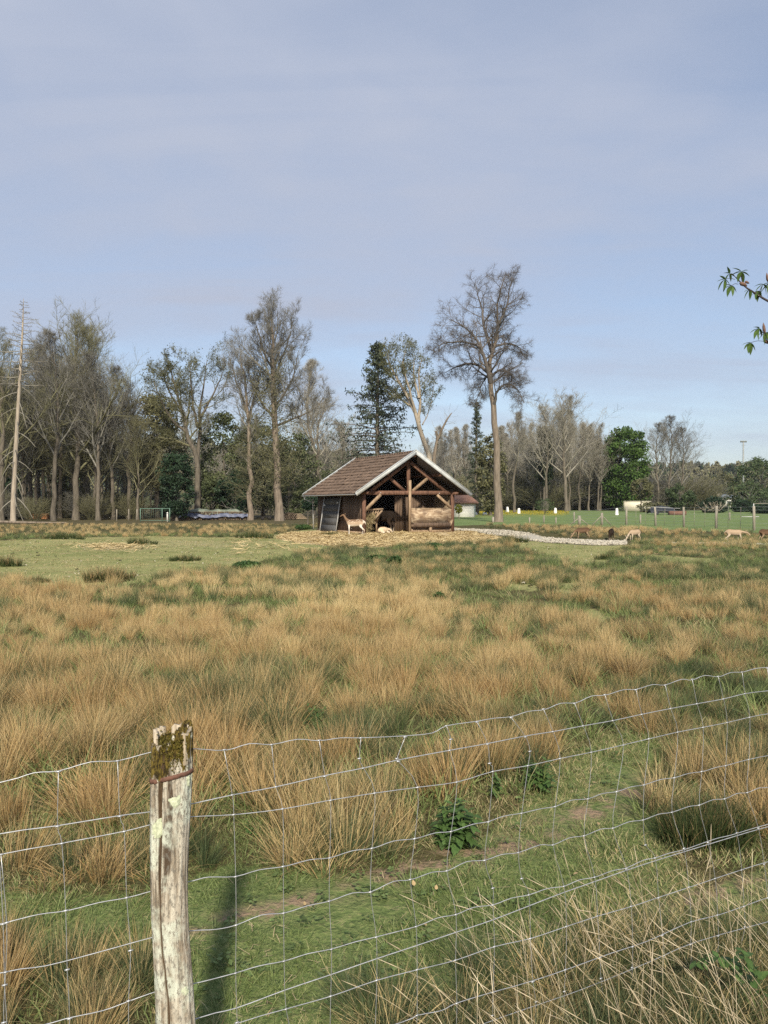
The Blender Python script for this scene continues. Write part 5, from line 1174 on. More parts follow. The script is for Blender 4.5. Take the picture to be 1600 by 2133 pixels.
# --- the tall bare tree right of the shed
def hero_tall():
    d = 75.5; B = gnd(1038, d); r = lambda x, y, dy=0: rel(x, y, d, B, dy); rng = np.random.default_rng(1)
    path = [(0, 0, -0.2), r(1038, 1020), r(1036, 950), r(1031, 880), r(1025, 825), r(1023, 776), r(1029, 726), r(1032, 685), r(1038, 624), r(1052, 572)]
    limbs = [([r(1022, 796), r(1010, 749, -1), r(997, 715, -1.5), r(970, 682, -2), r(930, 662, -2.4)], 0.20), ([r(1017, 775), r(998, 762, 1), r(975, 757, 2), r(950, 764, 2.4), r(925, 778, 2.8)], 0.16),
             ([r(1026, 735), r(1010, 690, 1), r(1002, 640, 1.5), r(990, 585, 2)], 0.17), ([r(1025, 782), r(1044, 770, -1), r(1062, 778, -2), r(1080, 800, -2.4)], 0.12),
             ([r(1030, 722), r(1055, 716, 1), r(1078, 722, 1.5), r(1092, 745, 2)], 0.12), ([r(1028, 845), r(1038, 812, -1), r(1055, 800, -1.5), r(1078, 810, -2), r(1092, 840, -2)], 0.13),
             ([r(1030, 705), r(1046, 660, -1), r(1060, 620, -1.4), r(1066, 575, -1.5)], 0.14), ([r(1024, 770), r(1004, 800, 1), r(990, 840, 1.4)], 0.08), ([r(1000, 722, -1.5), r(965, 712, -2.5), r(925, 715, -3), r(905, 725, -3)], 0.10)]
    t, lm, g, tips, t3, P0 = bare(rng, 25, 0.38, 0.50, (20, 6, 5, 4), 55, 0.25, env=lambda t: 3.6 * np.clip(1.35 - t, .3, 1) + 0 * t, path=path, limbs=limbs, tw=0.0068, jit=0.20, twl=0.8, twup=-0.1, lf=0.40, ln=0.85)
    root = put_tree('bare_tree', 'tall bare tree with long clear trunk right of the shed', 'tree', B, [('trunk', t.mesh('trunk', True), M_BARK_TAN), ('crown', g.mesh('crown'), M_TWIG_GREY)])
    for x in lm: obj('limb', x.mesh('limb', True), M_TWIG_GREY, root)
hero_tall()

def hero_mid():
    d = 80; B = gnd(582, d); r = lambda x, y, dy=0: rel(x, y, d, B, dy); rng = np.random.default_rng(2)
    path = [(0, 0, -0.2), r(580, 1000), r(574, 900), r(569, 800), r(569, 740), r(567, 690), r(566, 650)]
    limbs = [([r(572, 870), r(550, 845, 1), r(525, 800, 2), r(515, 745, 2.5)], 0.15), ([r(570, 850), r(590, 825, -1), r(612, 780, -2), r(622, 730, -2.5)], 0.13), ([r(569, 790), r(585, 750, 1), r(602, 705, 2), r(612, 665, 2)], 0.13),
             ([r(568, 770), r(550, 735, -1), r(538, 690, -2), r(530, 668, -2)], 0.12), ([r(572, 890), r(610, 872, 1), r(650, 855, 1.5), r(680, 825, 2)], 0.12)]
    t, lm, g, tips, t3, P0 = bare(rng, 22, 0.42, 0.38, (26, 8, 6, 4), 50, 0.8, env=lambda t: 4.4 * np.clip(1.25 - t, .25, .8) * sstep(.3, .6, t) + 1.0, path=path, limbs=limbs, tw=0.007, twup=0.4)
    root = put_tree('bare_tree', 'big bare tree with rounded top left of the shed', 'tree', B, [('trunk', t.mesh('trunk', True), M_BARK_TAN), ('crown', g.mesh('crown'), M_TWIG)])
    for x in lm: obj('limb', x.mesh('limb', True), M_BARK, root)
    # shoots along the lower trunk
    P, R, L = kids(rng, P0[None], np.full((1, 16), 0.2), 150, 0.10, 0.55, 60, 15, np.array([3.4]), 5, 0.3, 0.25, 0.1); P2, R2, L2 = kids(rng, P, R, 8, 0.1, 1, 40, 15, L * 0.5, 3, 0, 0.25, 0.8)
    s = Geo().add(*tubes(P, np.maximum(R, 0.010), 3)).add(*tubes(P2, np.maximum(R2, .008), 3)); obj('trunk_shoots', s.mesh('trunk_shoots'), M_TWIG_OLIVE, root)
    pts = P2.reshape(-1, 3); pts = pts[rng.uniform(0, 1, len(pts)) < 0.9] + 0; v, q, lv = cards(rng, pts + rng.normal(0, .15, pts.shape), 0.10)
    obj('young_leaves', Geo().add(v, q, lv=lv).mesh('young_leaves'), M_OLIVE, root)['kind'] = 'stuff'
hero_mid()

def tree520():
    d = 83; B = gnd(521, d); r = lambda x, y, dy=0: rel(x, y, d, B, dy); rng = np.random.default_rng(3)
    path = [(0, 0, -0.2), r(521, 1010), r(517, 900), r(512, 800), r(500, 720)]
    limbs = [([r(515, 860), r(495, 800, 1), r(478, 745, 2)], 0.12), ([r(515, 880), r(535, 810, -1), r(548, 745, -2)], 0.12)]
    t, lm, g, tips, t3, P0 = bare(rng, 19, 0.30, 0.34, (22, 7, 6, 4), 45, 0.9, env=lambda t: 4.2 * np.clip(1.25 - t, .25, .8) * sstep(.25, .55, t) + 0.8, path=path, limbs=limbs, tw=0.007, twup=0.4)
    root = put_tree('bare_tree', 'slimmer bare tree just left of the big rounded one', 'tree', B, [('trunk', t.mesh('trunk', True), M_BARK_TAN), ('crown', g.mesh('crown'), M_TWIG)])
    for x in lm: obj('limb', x.mesh('limb', True), M_BARK, root)
    P, R, L = kids(rng, P0[None], np.full((1, 16), 0.2), 110, 0.14, 0.6, 70, 15, np.array([3.0]), 5, 0.2, 0.25, 0.1); P2, R2, L2 = kids(rng, P, R, 7, 0.1, 1, 40, 15, L * 0.5, 3, 0, 0.25, 0.8)
    obj('trunk_shoots', Geo().add(*tubes(P, np.maximum(R, 0.010), 3)).add(*tubes(P2, np.maximum(R2, .008), 3)).mesh('trunk_shoots'), M_TWIG_OLIVE, root)
tree520()

def twin():
    d = 86; B = gnd(412, d); r = lambda x, y, dy=0: rel(x, y, d, B, dy); rng = np.random.default_rng(4)
    path = [(0, 0, -0.2), r(412, 1020), r(410, 960), r(392, 910), r(378, 850), r(362, 800), r(352, 752)]
    limbs = [([r(411, 975), r(416, 900, 1), r(416, 850, 1), r(425, 800, 1.5), r(432, 745, 2)], 0.22), ([r(412, 890), r(402, 840), r(398, 790, -1), r(392, 748, -1)], 0.14), ([r(417, 870, 1), r(440, 830, 2), r(458, 790, 3), r(465, 762, 3)], 0.13),
             ([r(388, 900), r(355, 870, -1), r(330, 820, -2), r(318, 785, -2)], 0.13), ([r(380, 860), r(352, 815, 1), r(335, 765, 2)], 0.12), ([r(400, 930), r(370, 920, 1), r(345, 895, 2)], 0.10)]
    t, lm, g, tips, t3, P0 = bare(rng, 18, 0.36, 0.42, (14, 7, 6, 4), 45, 0.5, env=lambda t: 3.2 * np.clip(1.4 - t, .3, 1) + 0 * t, path=path, limbs=limbs, tw=0.007, jit=0.2)
    root = put_tree('twin_stemmed_tree', 'open twin stemmed tree with fine buds behind the tarped logs', 'tree', B, [('trunk', t.mesh('trunk', True), M_BARK), ('crown', g.mesh('crown'), M_TWIG_OLIVE)])
    for x in lm: obj('limb', x.mesh('limb', True), M_BARK, root)
    pts = tips[rng.uniform(0, 1, len(tips)) < 0.45]; v, q, lv = cards(rng, pts + rng.normal(0, .12, pts.shape), 0.085)
    obj('young_leaves', Geo().add(v, q, lv=lv).mesh('young_leaves'), M_BUD, root)['kind'] = 'stuff'
twin()

def leaning():
    d = 86; B = gnd(908, d); r = lambda x, y, dy=0: rel(x, y, d, B, dy); rng = np.random.default_rng(5)
    path = [(0, 0, -0.2), r(900, 1000), r(890, 940), r(874, 885), r(860, 850), r(835, 800), r(815, 765), r(808, 735)]
    limbs = [([r(872, 880), r(876, 830, 1), r(872, 780, 1), r(880, 745, 1)], 0.17), ([r(866, 862), r(850, 800, -1), r(840, 760, -1), r(845, 732, -1)], 0.13), ([r(880, 885), r(895, 850, 1), r(905, 800, 1)], 0.05), ([r(855, 845), r(832, 830, 1), r(812, 812, 2)], 0.10), ([r(873, 830), r(862, 775, 1.5), r(865, 740, 2)], 0.11)]
    t, lm, g, tips, t3, P0 = bare(rng, 18, 0.34, 0.55, (10, 6, 6, 3), 40, 0.6, env=lambda t: 2.4 + 0 * t, path=path, limbs=limbs, tw=0.007, jit=0.2)
    root = put_tree('leaning_tree', 'leaning pale tree with sparse new leaves behind the shed ridge', 'tree', B, [('trunk', t.mesh('trunk', True), M_BARK_PALE), ('crown', g.mesh('crown'), M_TWIG_OLIVE)])
    for x in lm: obj('limb', x.mesh('limb', True), M_BARK_PALE, root)
    pts = tips[rng.uniform(0, 1, len(tips)) < 0.5]; v, q, lv = cards(rng, pts + rng.normal(0, .15, pts.shape), 0.09)
    obj('young_leaves', Geo().add(v, q, lv=lv).mesh('young_leaves'), M_BUD, root)['kind'] = 'stuff'
    # broken snag beside it
    d = 80; B = gnd(905, d); r = lambda x, y, dy=0: rel(x, y, d, B, dy)
    g = Geo(); g.tube(smooth_path([(0, 0, -.2), r(904, 1000), r(905, 950), r(911, 915), r(908, 898)], 5), np.linspace(0.26, 0.12, 21), 9); g.tube(smooth_path([r(910, 920), r(922, 892, -.3), r(932, 873, -.4), r(941, 860, -.5)], 5), np.linspace(0.14, 0.05, 16), 8)
    r2 = thing('broken_snag', 'dead snag with broken forked top behind the shed', 'tree', B); obj('trunk', g.mesh('trunk', True), M_BARK_TAN, r2)
    P0, R0 = trunk_line([r(905, 950), r(911, 915), r(922, 892), r(941, 860)], .1, .03); P, R, L = kids(rng, P0, R0, 26, .2, 1, 60, 20, np.array([2.0]), 4, .3, .25, .3)
    obj('twigs', Geo().add(*tubes(P, np.maximum(R, .010), 3)).mesh('twigs'), M_TWIG_PALE, r2)
leaning()

def dead_spruce():
    d = 72; B = gnd(27, d); r = lambda x, y, dy=0: rel(x, y, d, B, dy); rng = np.random.default_rng(6)
    P0, R0 = trunk_line([(0, 0, -0.2), r(29, 1020), r(35, 900), r(42, 780), r(47, 690), r(49, 622)], 0.26, 0.015, 24)
    root = thing('dead_spruce', 'dead pale spruce pole with bare whorled branches at far left', 'tree', B)
    obj('trunk', Geo().add(*tubes(P0, R0, 10)).mesh('trunk', True), M_BARK_PALE, root)
    P, R, L = kids(rng, P0, R0, 60, 0.55, 0.985, 92, 8, lambda t: 2.6 * np.clip(1.08 - t, .05, .5) * 1.9, 5, 0.15, 0.08, 0.4); Pl, Rl, Ll = kids(rng, P0, R0, 26, 0.12, 0.6, 105, 8, lambda t: 2.6 + 0 * t, 5, -1.1, 0.08, 0.25)
    P2, R2, L2 = kids(rng, P, R, 6, .2, 1, 45, 10, L * .3, 3, .1, .1, .6)
    obj('branches', Geo().add(*tubes(P, np.maximum(R, .016), 4)).add(*tubes(Pl, np.maximum(Rl, .014), 4)).add(*tubes(P2, np.maximum(R2, .010), 3)).mesh('branches'), M_TWIG_PALE, root)
dead_spruce()

def spruce(name, label, px, d, top, width_px, seed, m=M_SPRUCE, nb=170, gap=0.0, base_t=0.06, droop=0.9, group=None, dens=20, jt=.16, cs=.26):
    B = gnd(px, d); H = hgt(px, top, d); W = width_px / FPX * d / 2; rng = np.random.default_rng(seed)
    P0, R0 = trunk_line([(0, 0, -.2), (0.1, 0, H * .5), (0, 0, H)], 0.014 * H + .1, .02, 16)
    P, R, L = kids(rng, P0, R0, nb, base_t, 0.985, lambda t: 100 - 45 * t, 6, lambda t: W * (1.02 - t) ** 0.78 * (0.75 + 0.25 * np.sin(t * 40)) + .15, 6, -droop * .35, .05, .35, lvar=.32)
    P2, R2, L2 = kids(rng, P, R, 10, .15, 1, 55, 8, L * .42, 4, -droop * .6, .08, .5, flat=.7)
    root = thing(name, label, 'tree', B, rng.uniform(0, 6), group)
    obj('trunk', Geo().add(*tubes(P0, R0, 9)).mesh('trunk', True), M_BARK, root)
    w = Geo().add(*tubes(P, np.maximum(R, .014), 3)); obj('branches', w.mesh('branches'), M_TWIG_GREY, root)
    S = np.concatenate([P2.reshape(-1, 3), P[:, 2:].reshape(-1, 3)]); S = S[rng.integers(0, len(S), len(S) * dens // 10)]
    v, q, lv = cards(rng, S + rng.normal(0, jt, S.shape) * (H / 20), cs * H / 20, .45, .30, droop * .75)
    obj('foliage', Geo().add(v, q, lv=lv).mesh('foliage'), m, root)['kind'] = 'stuff'
    return root
spruce('spruce_tree', 'dark ragged spruce rising behind the shed roof', 788, 92, 716, 290, 11, nb=160, base_t=.08, dens=15, jt=.13, cs=.19)
spruce('narrow_conifer', 'narrow dark conifer behind the tall clear trunk', 993, 125, 836, 66, 12, M_SPRUCE, 90, droop=.6, dens=10, jt=.12, cs=.2)
spruce('dark_conifer', 'dark shaded conifer at the wood edge left of the holly', 338, 100, 960, 84, 16, M_DARKLEAF, 130, droop=.8)

def leafy(name, label, px, d, top, width_px, bottom, seed, m, n, size, cat='tree', trunk=True, shape=1.0, lobes=9, group=None, holes=0.0, bark=M_BARK):
    """crown of leaves set around many small branch ends, uneven outline"""
    B = gnd(px, d); H = hgt(px, top, d); zb = at(px, bottom, d)[2] - B[2]; W = width_px / FPX * d / 2; rng = np.random.default_rng(seed)
    root = thing(name, label, cat, B, 0, group); h = H - zb
    P0, R0 = trunk_line([(0, 0, -.15), (W * .04, 0, zb + h * .3), (0, 0, zb + h * .85)], max(.035, 0.022 * H), .02, 10)
    nb = 40; P, R, L = kids(rng, P0, R0, nb, max(.04, zb / H * .9), .98, lambda t: 75 - 45 * t, 10, np.array([W * .9]), 5, .5, .1, .45)
    if trunk: obj('trunk', Geo().add(*tubes(P0, R0, 8)).mesh('trunk', True), bark, root); obj('branches', Geo().add(*tubes(P, np.maximum(R, .006), 4)).mesh('branches'), M_TWIG, root)
    # clump centres on a bumpy surface and inside
    K = max(24, lobes * 8); u = rng.uniform(-1, 1, K); a = rng.uniform(0, 6.283, K); rr = rng.uniform(.35, 1, K) ** .6
    pr = np.sqrt(np.clip(1 - np.abs(u) ** (2 * shape), 0, 1)); bumpy = 0.82 + .36 * vnoise(a * 1.3, u * 2.5, 1.0, seed)
    C = np.stack([W * pr * rr * bumpy * np.cos(a), W * pr * rr * bumpy * np.sin(a), zb + h * (.5 + .5 * u * (.9 + .1 * bumpy))], 1)
    cs = (W * 0.22 + h * .05) * rng.uniform(.6, 1.2, K)
    k = rng.integers(0, K, n); off = norm(rng.normal(0, 1, (n, 3))) * (rng.uniform(0, 1, (n, 1)) ** .5) * cs[k][:, None] * [1, 1, .8]
    c = C[k] + off; c[:, 2] = np.maximum(c[:, 2], max(.05, zb * .6))
    v, q, lv = cards(rng, c, size); lv = np.clip(lv * .6 + np.repeat(rng.uniform(0, .4, K)[k], 4), 0, 1)
    obj('foliage', Geo().add(v, q, lv=lv).mesh('foliage'), m, root)['kind'] = 'stuff'
    return root
leafy('chestnut_tree', 'bright green leafy chestnut tree at the far meadow edge', 1301, 172, 899, 80, 1052, 21, M_CHESTNUT, 16000, .28, shape=3.2, lobes=14)
leafy('ivy_clad_tree', 'dark ivy covered trunk left of the bright chestnut', 1275, 178, 925, 34, 1058, 22, M_IVY, 4500, .28, shape=1.6)
leafy('ivy_clad_tree', 'tall ivy wrapped tree standing out dark in the right wood', 1134, 165, 892, 30, 1010, 23, M_IVY, 3600, .30, shape=1.1)
leafy('yew_tree', 'rounded olive green yew against the left wood', 326, 96, 828, 92, 1010, 24, M_OLIVE, 12000, .16, shape=1.4, lobes=12)
leafy('green_evergreen', 'broad loose evergreen right behind the tarped log pile', 465, 92, 868, 112, 1060, 33, M_HEMLOCK, 9000, .15, shape=1.2, lobes=11)
leafy('green_evergreen', 'loose evergreen between the two bare trees left of the shed', 548, 98, 890, 116, 1062, 34, M_HEMLOCK, 8000, .16, shape=1.2, lobes=10)
leafy('green_evergreen', 'low loose evergreen filling the gap left of the round clipped trees', 612, 104, 905, 96, 1062, 35, M_HEMLOCK, 6500, .16, shape=1.2, lobes=9)
leafy('holly_bush', 'dense dark green holly bush left of the tarped logs', 368, 80, 948, 66, 1072, 25, M_DARKLEAF, 9000, .12, 'bush', shape=1.7, lobes=10)
leafy('ivy_clad_tree', 'olive ivy mass on the trunk behind the tall bare tree', 1021, 112, 905, 52, 1062, 26, M_OLIVE, 6500, .18, shape=1.7)
leafy('round_topiary', 'left of two dark round clipped trees beside the shed', 641, 66, 1036, 24, 1061, 27, M_DARKLEAF, 4200, .05, 'tree', shape=1.0)
leafy('round_topiary', 'right of two dark round clipped trees beside the shed', 653, 67, 1035, 24, 1061, 28, M_DARKLEAF, 4200, .05, 'tree', shape=1.0)
leafy('small_round_tree', 'little yellow green round tree before the white house', 956, 88, 1052, 15, 1069, 29, foliage('yellow_green_leaf', (.10, .12, .02), (.20, .20, .04), 2), 1500, .07, 'tree', shape=1.0)
leafy('young_tree', 'young tree with thin new leaves in the green meadow', 1135, 120, 1040, 40, 1066, 30, M_HEDGE, 700, .09, 'tree')

# --- stock of plain bare trees, copied through the woods
STOCK = []
for i, (H, sp, t0, up, m) in enumerate(((20, .27, .28, .7, M_TWIG), (20, .20, .35, .8, M_TWIG), (20, .30, .22, .6, M_TWIG_OLIVE), (20, .27, .25, .7, M_TWIG_PALE), (20, .18, .40, .8, M_TWIG_PALE))):
    rng = np.random.default_rng(50 + i); t, lm, g, tips, t3, P0 = bare(rng, H, .22 + .03 * (i % 3), t0, (20, 8, 7, 6), 36, up, sp, env=lambda t, sp=sp: 20 * sp * np.clip(1.10 - t, .14, .8) / .48, tw=.0075, twup=.4, jit=.13)
    STOCK.append((t.mesh('trunk', True), g.mesh('crown'), m))
def stock(px, d, top, which, rng, label, group, olive=None, wide=1.0, name='bare_tree'):
    B = gnd(px, d); s = hgt(px, top, d) / 20.0; r = thing(name, label, 'tree', B, rng.uniform(0, 6.28), group); r.scale = (s * wide, s * wide, s)
    t, c, m = STOCK[which]
    to = obj('trunk', t, M_BARK, r); co = obj('crown', c, m, r); return r
rw = np.random.default_rng(90)
# left wood: named ones first, then the ranks behind
for px, d, top, wh, lab in ((112, 80, 690, 0, 'tall bare tree behind the dead spruce, its crown against the sky'), (158, 84, 678, 2, 'broad bare tree with the highest crown in the left wood'), (205, 82, 738, 0, 'bare tree with drooping outer twigs at the right of the left wood'),
                            (2, 78, 705, 2, 'bare tree cut by the left edge of the picture'), (268, 88, 800, 1, 'lower bare tree filling the dip beside the yew'), (62, 90, 722, 0, 'bare tree close behind the dead spruce on its right'), (182, 92, 702, 2, 'bare tree between the two highest crowns of the left wood'), (236, 86, 770, 0, 'bare tree whose crown slopes down to the yew')):
    stock(px, d, top, wh, rw, lab, None, wide=1.15)
for px in np.concatenate([np.linspace(-60, 300, 30), np.linspace(-40, 290, 26)]):
    px += rw.normal(0, 6); top = np.interp(px, [-60, 60, 150, 220, 260, 310], [740, 760, 740, 800, 850, 880]) + rw.uniform(0, 130)
    stock(px, rw.uniform(84, 125), top, int(rw.choice([0, 1, 2, 2, 0])), rw, 'slim bare tree in the crowded ranks of the left wood', 'bare trees of the left wood')
for px in np.linspace(300, 720, 20):
    px += rw.normal(0, 8); top = rw.uniform(860, 960)
    stock(px, rw.uniform(110, 150), top, int(rw.choice([1, 2, 3])), rw, 'thin bare tree standing behind the conifers', 'bare trees behind the conifers')
stock(668, 108, 832, 3, rw, 'pale green hazed bare tree between the big tree and the spruce', None, wide=1.5)
stock(652, 118, 752, 4, rw, 'slender whitish tree reaching past the big rounded crown', None, wide=1.1)
stock(712, 112, 880, 3, rw, 'small pale bare tree left of the ragged spruce', None, wide=1.4)
for px in np.concatenate([np.linspace(890, 985, 12), np.linspace(1045, 1270, 30), np.linspace(1050, 1265, 24)]):
    px += rw.normal(0, 5); top = np.interp(px, [890, 985, 1060, 1110, 1180, 1240, 1280], [880, 885, 880, 880, 850, 890, 930]) + abs(rw.normal(0, 40))
    stock(px, rw.uniform(165, 235), top, int(rw.choice([3, 4, 1, 4])), rw, 'slender bare tree in the far wood beyond the meadow', 'bare trees of the far right wood')
stock(1180, 158, 826, 3, rw, 'wide bare tree with fan shaped crown in the right wood', None, wide=1.45)
stock(1138, 160, 848, 3, rw, 'bare spreading crown above the ivy wrapped trunk', None, wide=1.2)
stock(1072, 140, 858, 4, rw, 'pale straight bare tree just right of the tall trunk', None, wide=1.1)
stock(1246, 172, 886, 3, rw, 'bare tree on the left flank of the green chestnut', None)
for px, top, lab in ((1372, 884, 'left of the three pruned bare trees by the cream wall'), (1392, 868, 'tallest middle one of the three pruned bare trees'), (1418, 892, 'right of the three pruned bare trees by the cream wall')):
    stock(px, 176, top, 0, rw, lab, 'three pruned bare trees', wide=1.15)

# --- thickets at the foot of the woods
def thicket_mesh(seed):
    rng = np.random.default_rng(seed); n = 60; a = rng.uniform(0, 6.28, n); r = .7 * np.sqrt(rng.uniform(0, 1, n))
    p = np.stack([r * np.cos(a), r * np.sin(a), np.zeros(n)], 1); d = norm(np.stack([np.cos(a) * .35, np.sin(a) * .35, np.ones(n)], 1) + rng.normal(0, .2, (n, 3)))
    P = [p]
    for j in range(5): d = norm(d + rng.normal(0, .12, d.shape)); P.append(P[-1] + d * rng.uniform(.45, .8, (n, 1)))
    P = np.stack(P, 1); R = np.linspace(.022, .010, 6)[None].repeat(n, 0)
    P2, R2, L2 = kids(rng, P, R, 7, .15, 1, 40, 12, np.full(n, 1.3), 4, .3, .15, .7); P3, R3, L3 = kids(rng, P2, R2, 4, .1, 1, 40, 15, L2 * .6, 3, .1, .2, .8)
    return Geo().add(*tubes(P, R, 3)).add(*tubes(P2, np.maximum(R2, .009), 3)).add(*tubes(P3, np.maximum(R3, .007), 3)).mesh('stems')
TH_M = [thicket_mesh(70 + i) for i in range(3)]
def thickets(xs, dr, hr, label, group, mats, wide=1.0):
    for px in xs:
        px += rw.normal(0, 5); d = rw.uniform(*dr); h = rw.uniform(*hr) / FPX * d / 3.3; r = thing('thicket', label, 'bush', gnd(px, d), rw.uniform(0, 6), group); r.scale = (h * wide, h * wide, h)
        me = TH_M[rw.integers(3)]; o = obj('stems', me, mats[0], r); o.material_slots[0].link = 'OBJECT'; o.material_slots[0].material = mats[rw.integers(len(mats))]
thickets(np.linspace(-30, 268, 26), (82, 118), (25, 62), 'brown leafless thicket at the foot of the left wood', 'thickets of the left wood', [M_TWIG, M_TWIG_OLIVE, M_TWIG], 1.1)
thickets(np.linspace(1040, 1265, 34), (170, 225), (40, 90), 'leafless brushwood under the far right wood', 'brushwood of the far wood', [M_TWIG_OLIVE, M_TWIG], 1.6)
thickets(np.linspace(1345, 1450, 14), (178, 200), (30, 70), 'brown brushwood under the pruned trees', 'brushwood under the pruned trees', [M_TWIG_OLIVE, M_TWIG], 1.6)
thickets(np.linspace(890, 1000, 10), (150, 190), (40, 70), 'olive brushwood seen between shed roof and tall trunk', 'brushwood behind the shed', [M_TWIG_OLIVE], 1.6)

# --- shrubs and hedges on the right
for px, d, top, w, bot, m, n, lab in ((1415, 150, 1012, 60, 1062, M_HEDGE, 3600, 'rounded pale green shrub right of the dark tarped trailer'), (1487, 140, 1038, 56, 1070, M_DARKLEAF, 2600, 'dark low shrub under the white dead branches'),
                                      (1585, 210, 962, 110, 1050, M_HEDGE, 6000, 'loose leafed tree at the right picture edge'), (1500, 260, 990, 90, 1050, M_OLIVE, 4200, 'olive tree left of the floodlight mast'), (1560, 190, 1005, 80, 1062, M_HEDGE, 4200, 'green bushy tree right of the floodlight mast'),
                                      (1545, 150, 1044, 44, 1068, M_DARKLEAF, 2000, 'dark clipped bush at the foot of the floodlight mast'), (1335, 150, 1000, 46, 1038, M_OLIVE, 2600, 'olive shrub half hiding the cream wall'), (1600, 130, 1052, 70, 1070, M_DARKLEAF, 2600, 'dark hedge behind the metal bar at right'),
                                      (1362, 145, 1048, 56, 1068, M_OLIVE, 1600, 'low straggly shrub left of the tarped trailer'), (1455, 240, 1010, 70, 1056, M_OLIVE, 3600, 'grey green shrub below the red roofs')):
    leafy('shrub' if top > 1000 else 'leafy_tree', lab, px, d, top, w, bot, int(px), m, n, .16 * d / 120, 'bush' if top > 1000 else 'tree', shape=1.2, lobes=8)
for px, d, top, w, bot, m, n, lab in ((440, 88, 1002, 70, 1078, M_HEMLOCK, 4200, 'green shrub between holly and tall conifers'), (490, 86, 985, 80, 1078, M_DARKLEAF, 4200, 'dark evergreen shrub behind the blue tarp end'), (600, 92, 985, 80, 1072, M_HEMLOCK, 4000, 'green shrub behind the small log stack'),
                                      (690, 95, 985, 90, 1060, M_HEMLOCK, 4000, 'green shrub behind the left end of the shed roof'), (125, 95, 985, 50, 1080, M_OLIVE, 2600, 'olive evergreen between the trunks of the left wood'), (20, 88, 1000, 60, 1085, M_DARKLEAF, 2600, 'dark evergreen at the foot of the dead spruce')):
    leafy('evergreen_shrub', lab, px, d, top, w, bot, int(px) + 1000, m, n, .13, 'bush', shape=1.4, lobes=8)

# --- wooded hills on the horizon
def hills():
    a = np.radians(np.linspace(-75, 75, 160)); rr = np.linspace(520, 1000, 14)
    A, Rr = np.meshgrid(a, rr); X, Y = Rr * np.sin(A), Rr * np.cos(A)
    px = CX + FPX * np.tan(np.clip(A, -1.2, 1.2)); crest = np.interp(px, [-400, 200, 420, 900, 1250, 1500, 2000], [92, 100, 96, 66, 60, 46, 50])
    Z = gz(X, Y) - 1 + (crest / FPX * 760) * sstep(520, 760, Rr) * (.9 + .25 * fbm(X, Y, .006, 4, 3))
    idx = np.arange(A.size).reshape(A.shape); q = np.stack([idx[:-1, :-1], idx[1:, :-1], idx[1:, 1:], idx[:-1, 1:]], -1).reshape(-1, 4)
    m = simple('hill_ground', (.045, .060, .024), (.10, .11, .05), .02, rnd=0, bs=0)
    obj('hill', Geo().add(np.stack([X, Y, Z], -1).reshape(-1, 3), q).mesh('hill', True), m, kind='structure', label='low wooded hills along the horizon')
    rng = np.random.default_rng(8); protos = []
    for i, mm in enumerate((M_TWIG_OLIVE, M_OLIVE, M_HEDGE, M_DARKLEAF)):
        n = 260; c = norm(rng.normal(0, 1, (n, 3))) * rng.uniform(.5, 1, (n, 1)) * [3.2, 3.2, 4.2] + [0, 0, 6.5]; v, qq, lv = cards(rng, c, .9)
        g = Geo().add(v, qq, lv=lv); t = tubes(np.array([[[0, 0, -1], [0, 0, 6.]]]), np.array([[.4, .2]]), 5); g.add(t[0], t[1], lv=np.zeros(len(t[0]))); protos.append((g.mesh('hill_tree'), mm))
    n = 2600; ii = rng.integers(0, 13, n); ang = rng.uniform(-.66, .66, n); rad = rng.uniform(560, 790, n); x, y = rad * np.sin(ang), rad * np.cos(ang)
    ppx = CX + FPX * np.tan(ang); cr = np.interp(ppx, [-400, 200, 420, 900, 1250, 1500, 2000], [92, 100, 96, 66, 60, 46, 50])
    z = gz(x, y) - 1 + (cr / FPX * 760) * sstep(520, 760, rad) * (.9 + .25 * fbm(x, y, .006, 4, 3))
    s = rng.uniform(.8, 1.4, n)
    scatter('hill_forest', protos, np.stack([x, y, z], 1), np.stack([0 * x, 0 * x, rng.uniform(0, 6.28, n)], 1), np.stack([s, s, s * rng.uniform(.9, 1.3, n)], 1), rng.choice([0, 0, 1, 1, 2, 3], n), label='far woods covering the hills on the horizon')
hills()
# ------------------------------------------------------------------ things around the field
M_LOG = simple('cut_log', (.06, .045, .032), (.22, .165, .115), 3, rnd=.3, bd=.02)
M_POSTW = simple('grey_post', (.17, .15, .12), (.36, .325, .27), 1, (10, 10, 2), rnd=.25, bd=.01)
M_WHITE = simple('white_paint', (.66, .65, .60), (.80, .79, .75), 4, rnd=.05, bs=.1)
def gp(px, py): d = CAM_H * FPX / (py - HY); x = (px - CX) / FPX * d; return np.array([x, d, g1(x, d)])
def log_pile(name, label, c, length, depth, h, seed, rz=0.0, m=M_LOG, n=170, along=True):
    r = thing(name, label, 'log pile', tuple(c), rz); rng = np.random.default_rng(seed); g = Geo()
    rows = max(2, int(h / .16)); per = int(length / .19)
    for j in range(rows):
        for i in range(per):
            x = -length / 2 + (i + .5 * (j % 2) + .5) * length / per + rng.normal(0, .015); z = .09 + j * .155; e = abs(x) / (length / 2)
            if z > h * (1.0 if e < .85 else .7) + .08: continue
            rr = rng.uniform(.06, .10); y0 = -depth / 2 + rng.normal(0, .05); g.tube([(x, y0, z), (x + rng.normal(0, .02), depth / 2 + rng.normal(0, .05), z + rng.normal(0, .01))], rr, 7)
    obj('logs', g.mesh('logs'), m, r)['kind'] = 'stuff'; return r
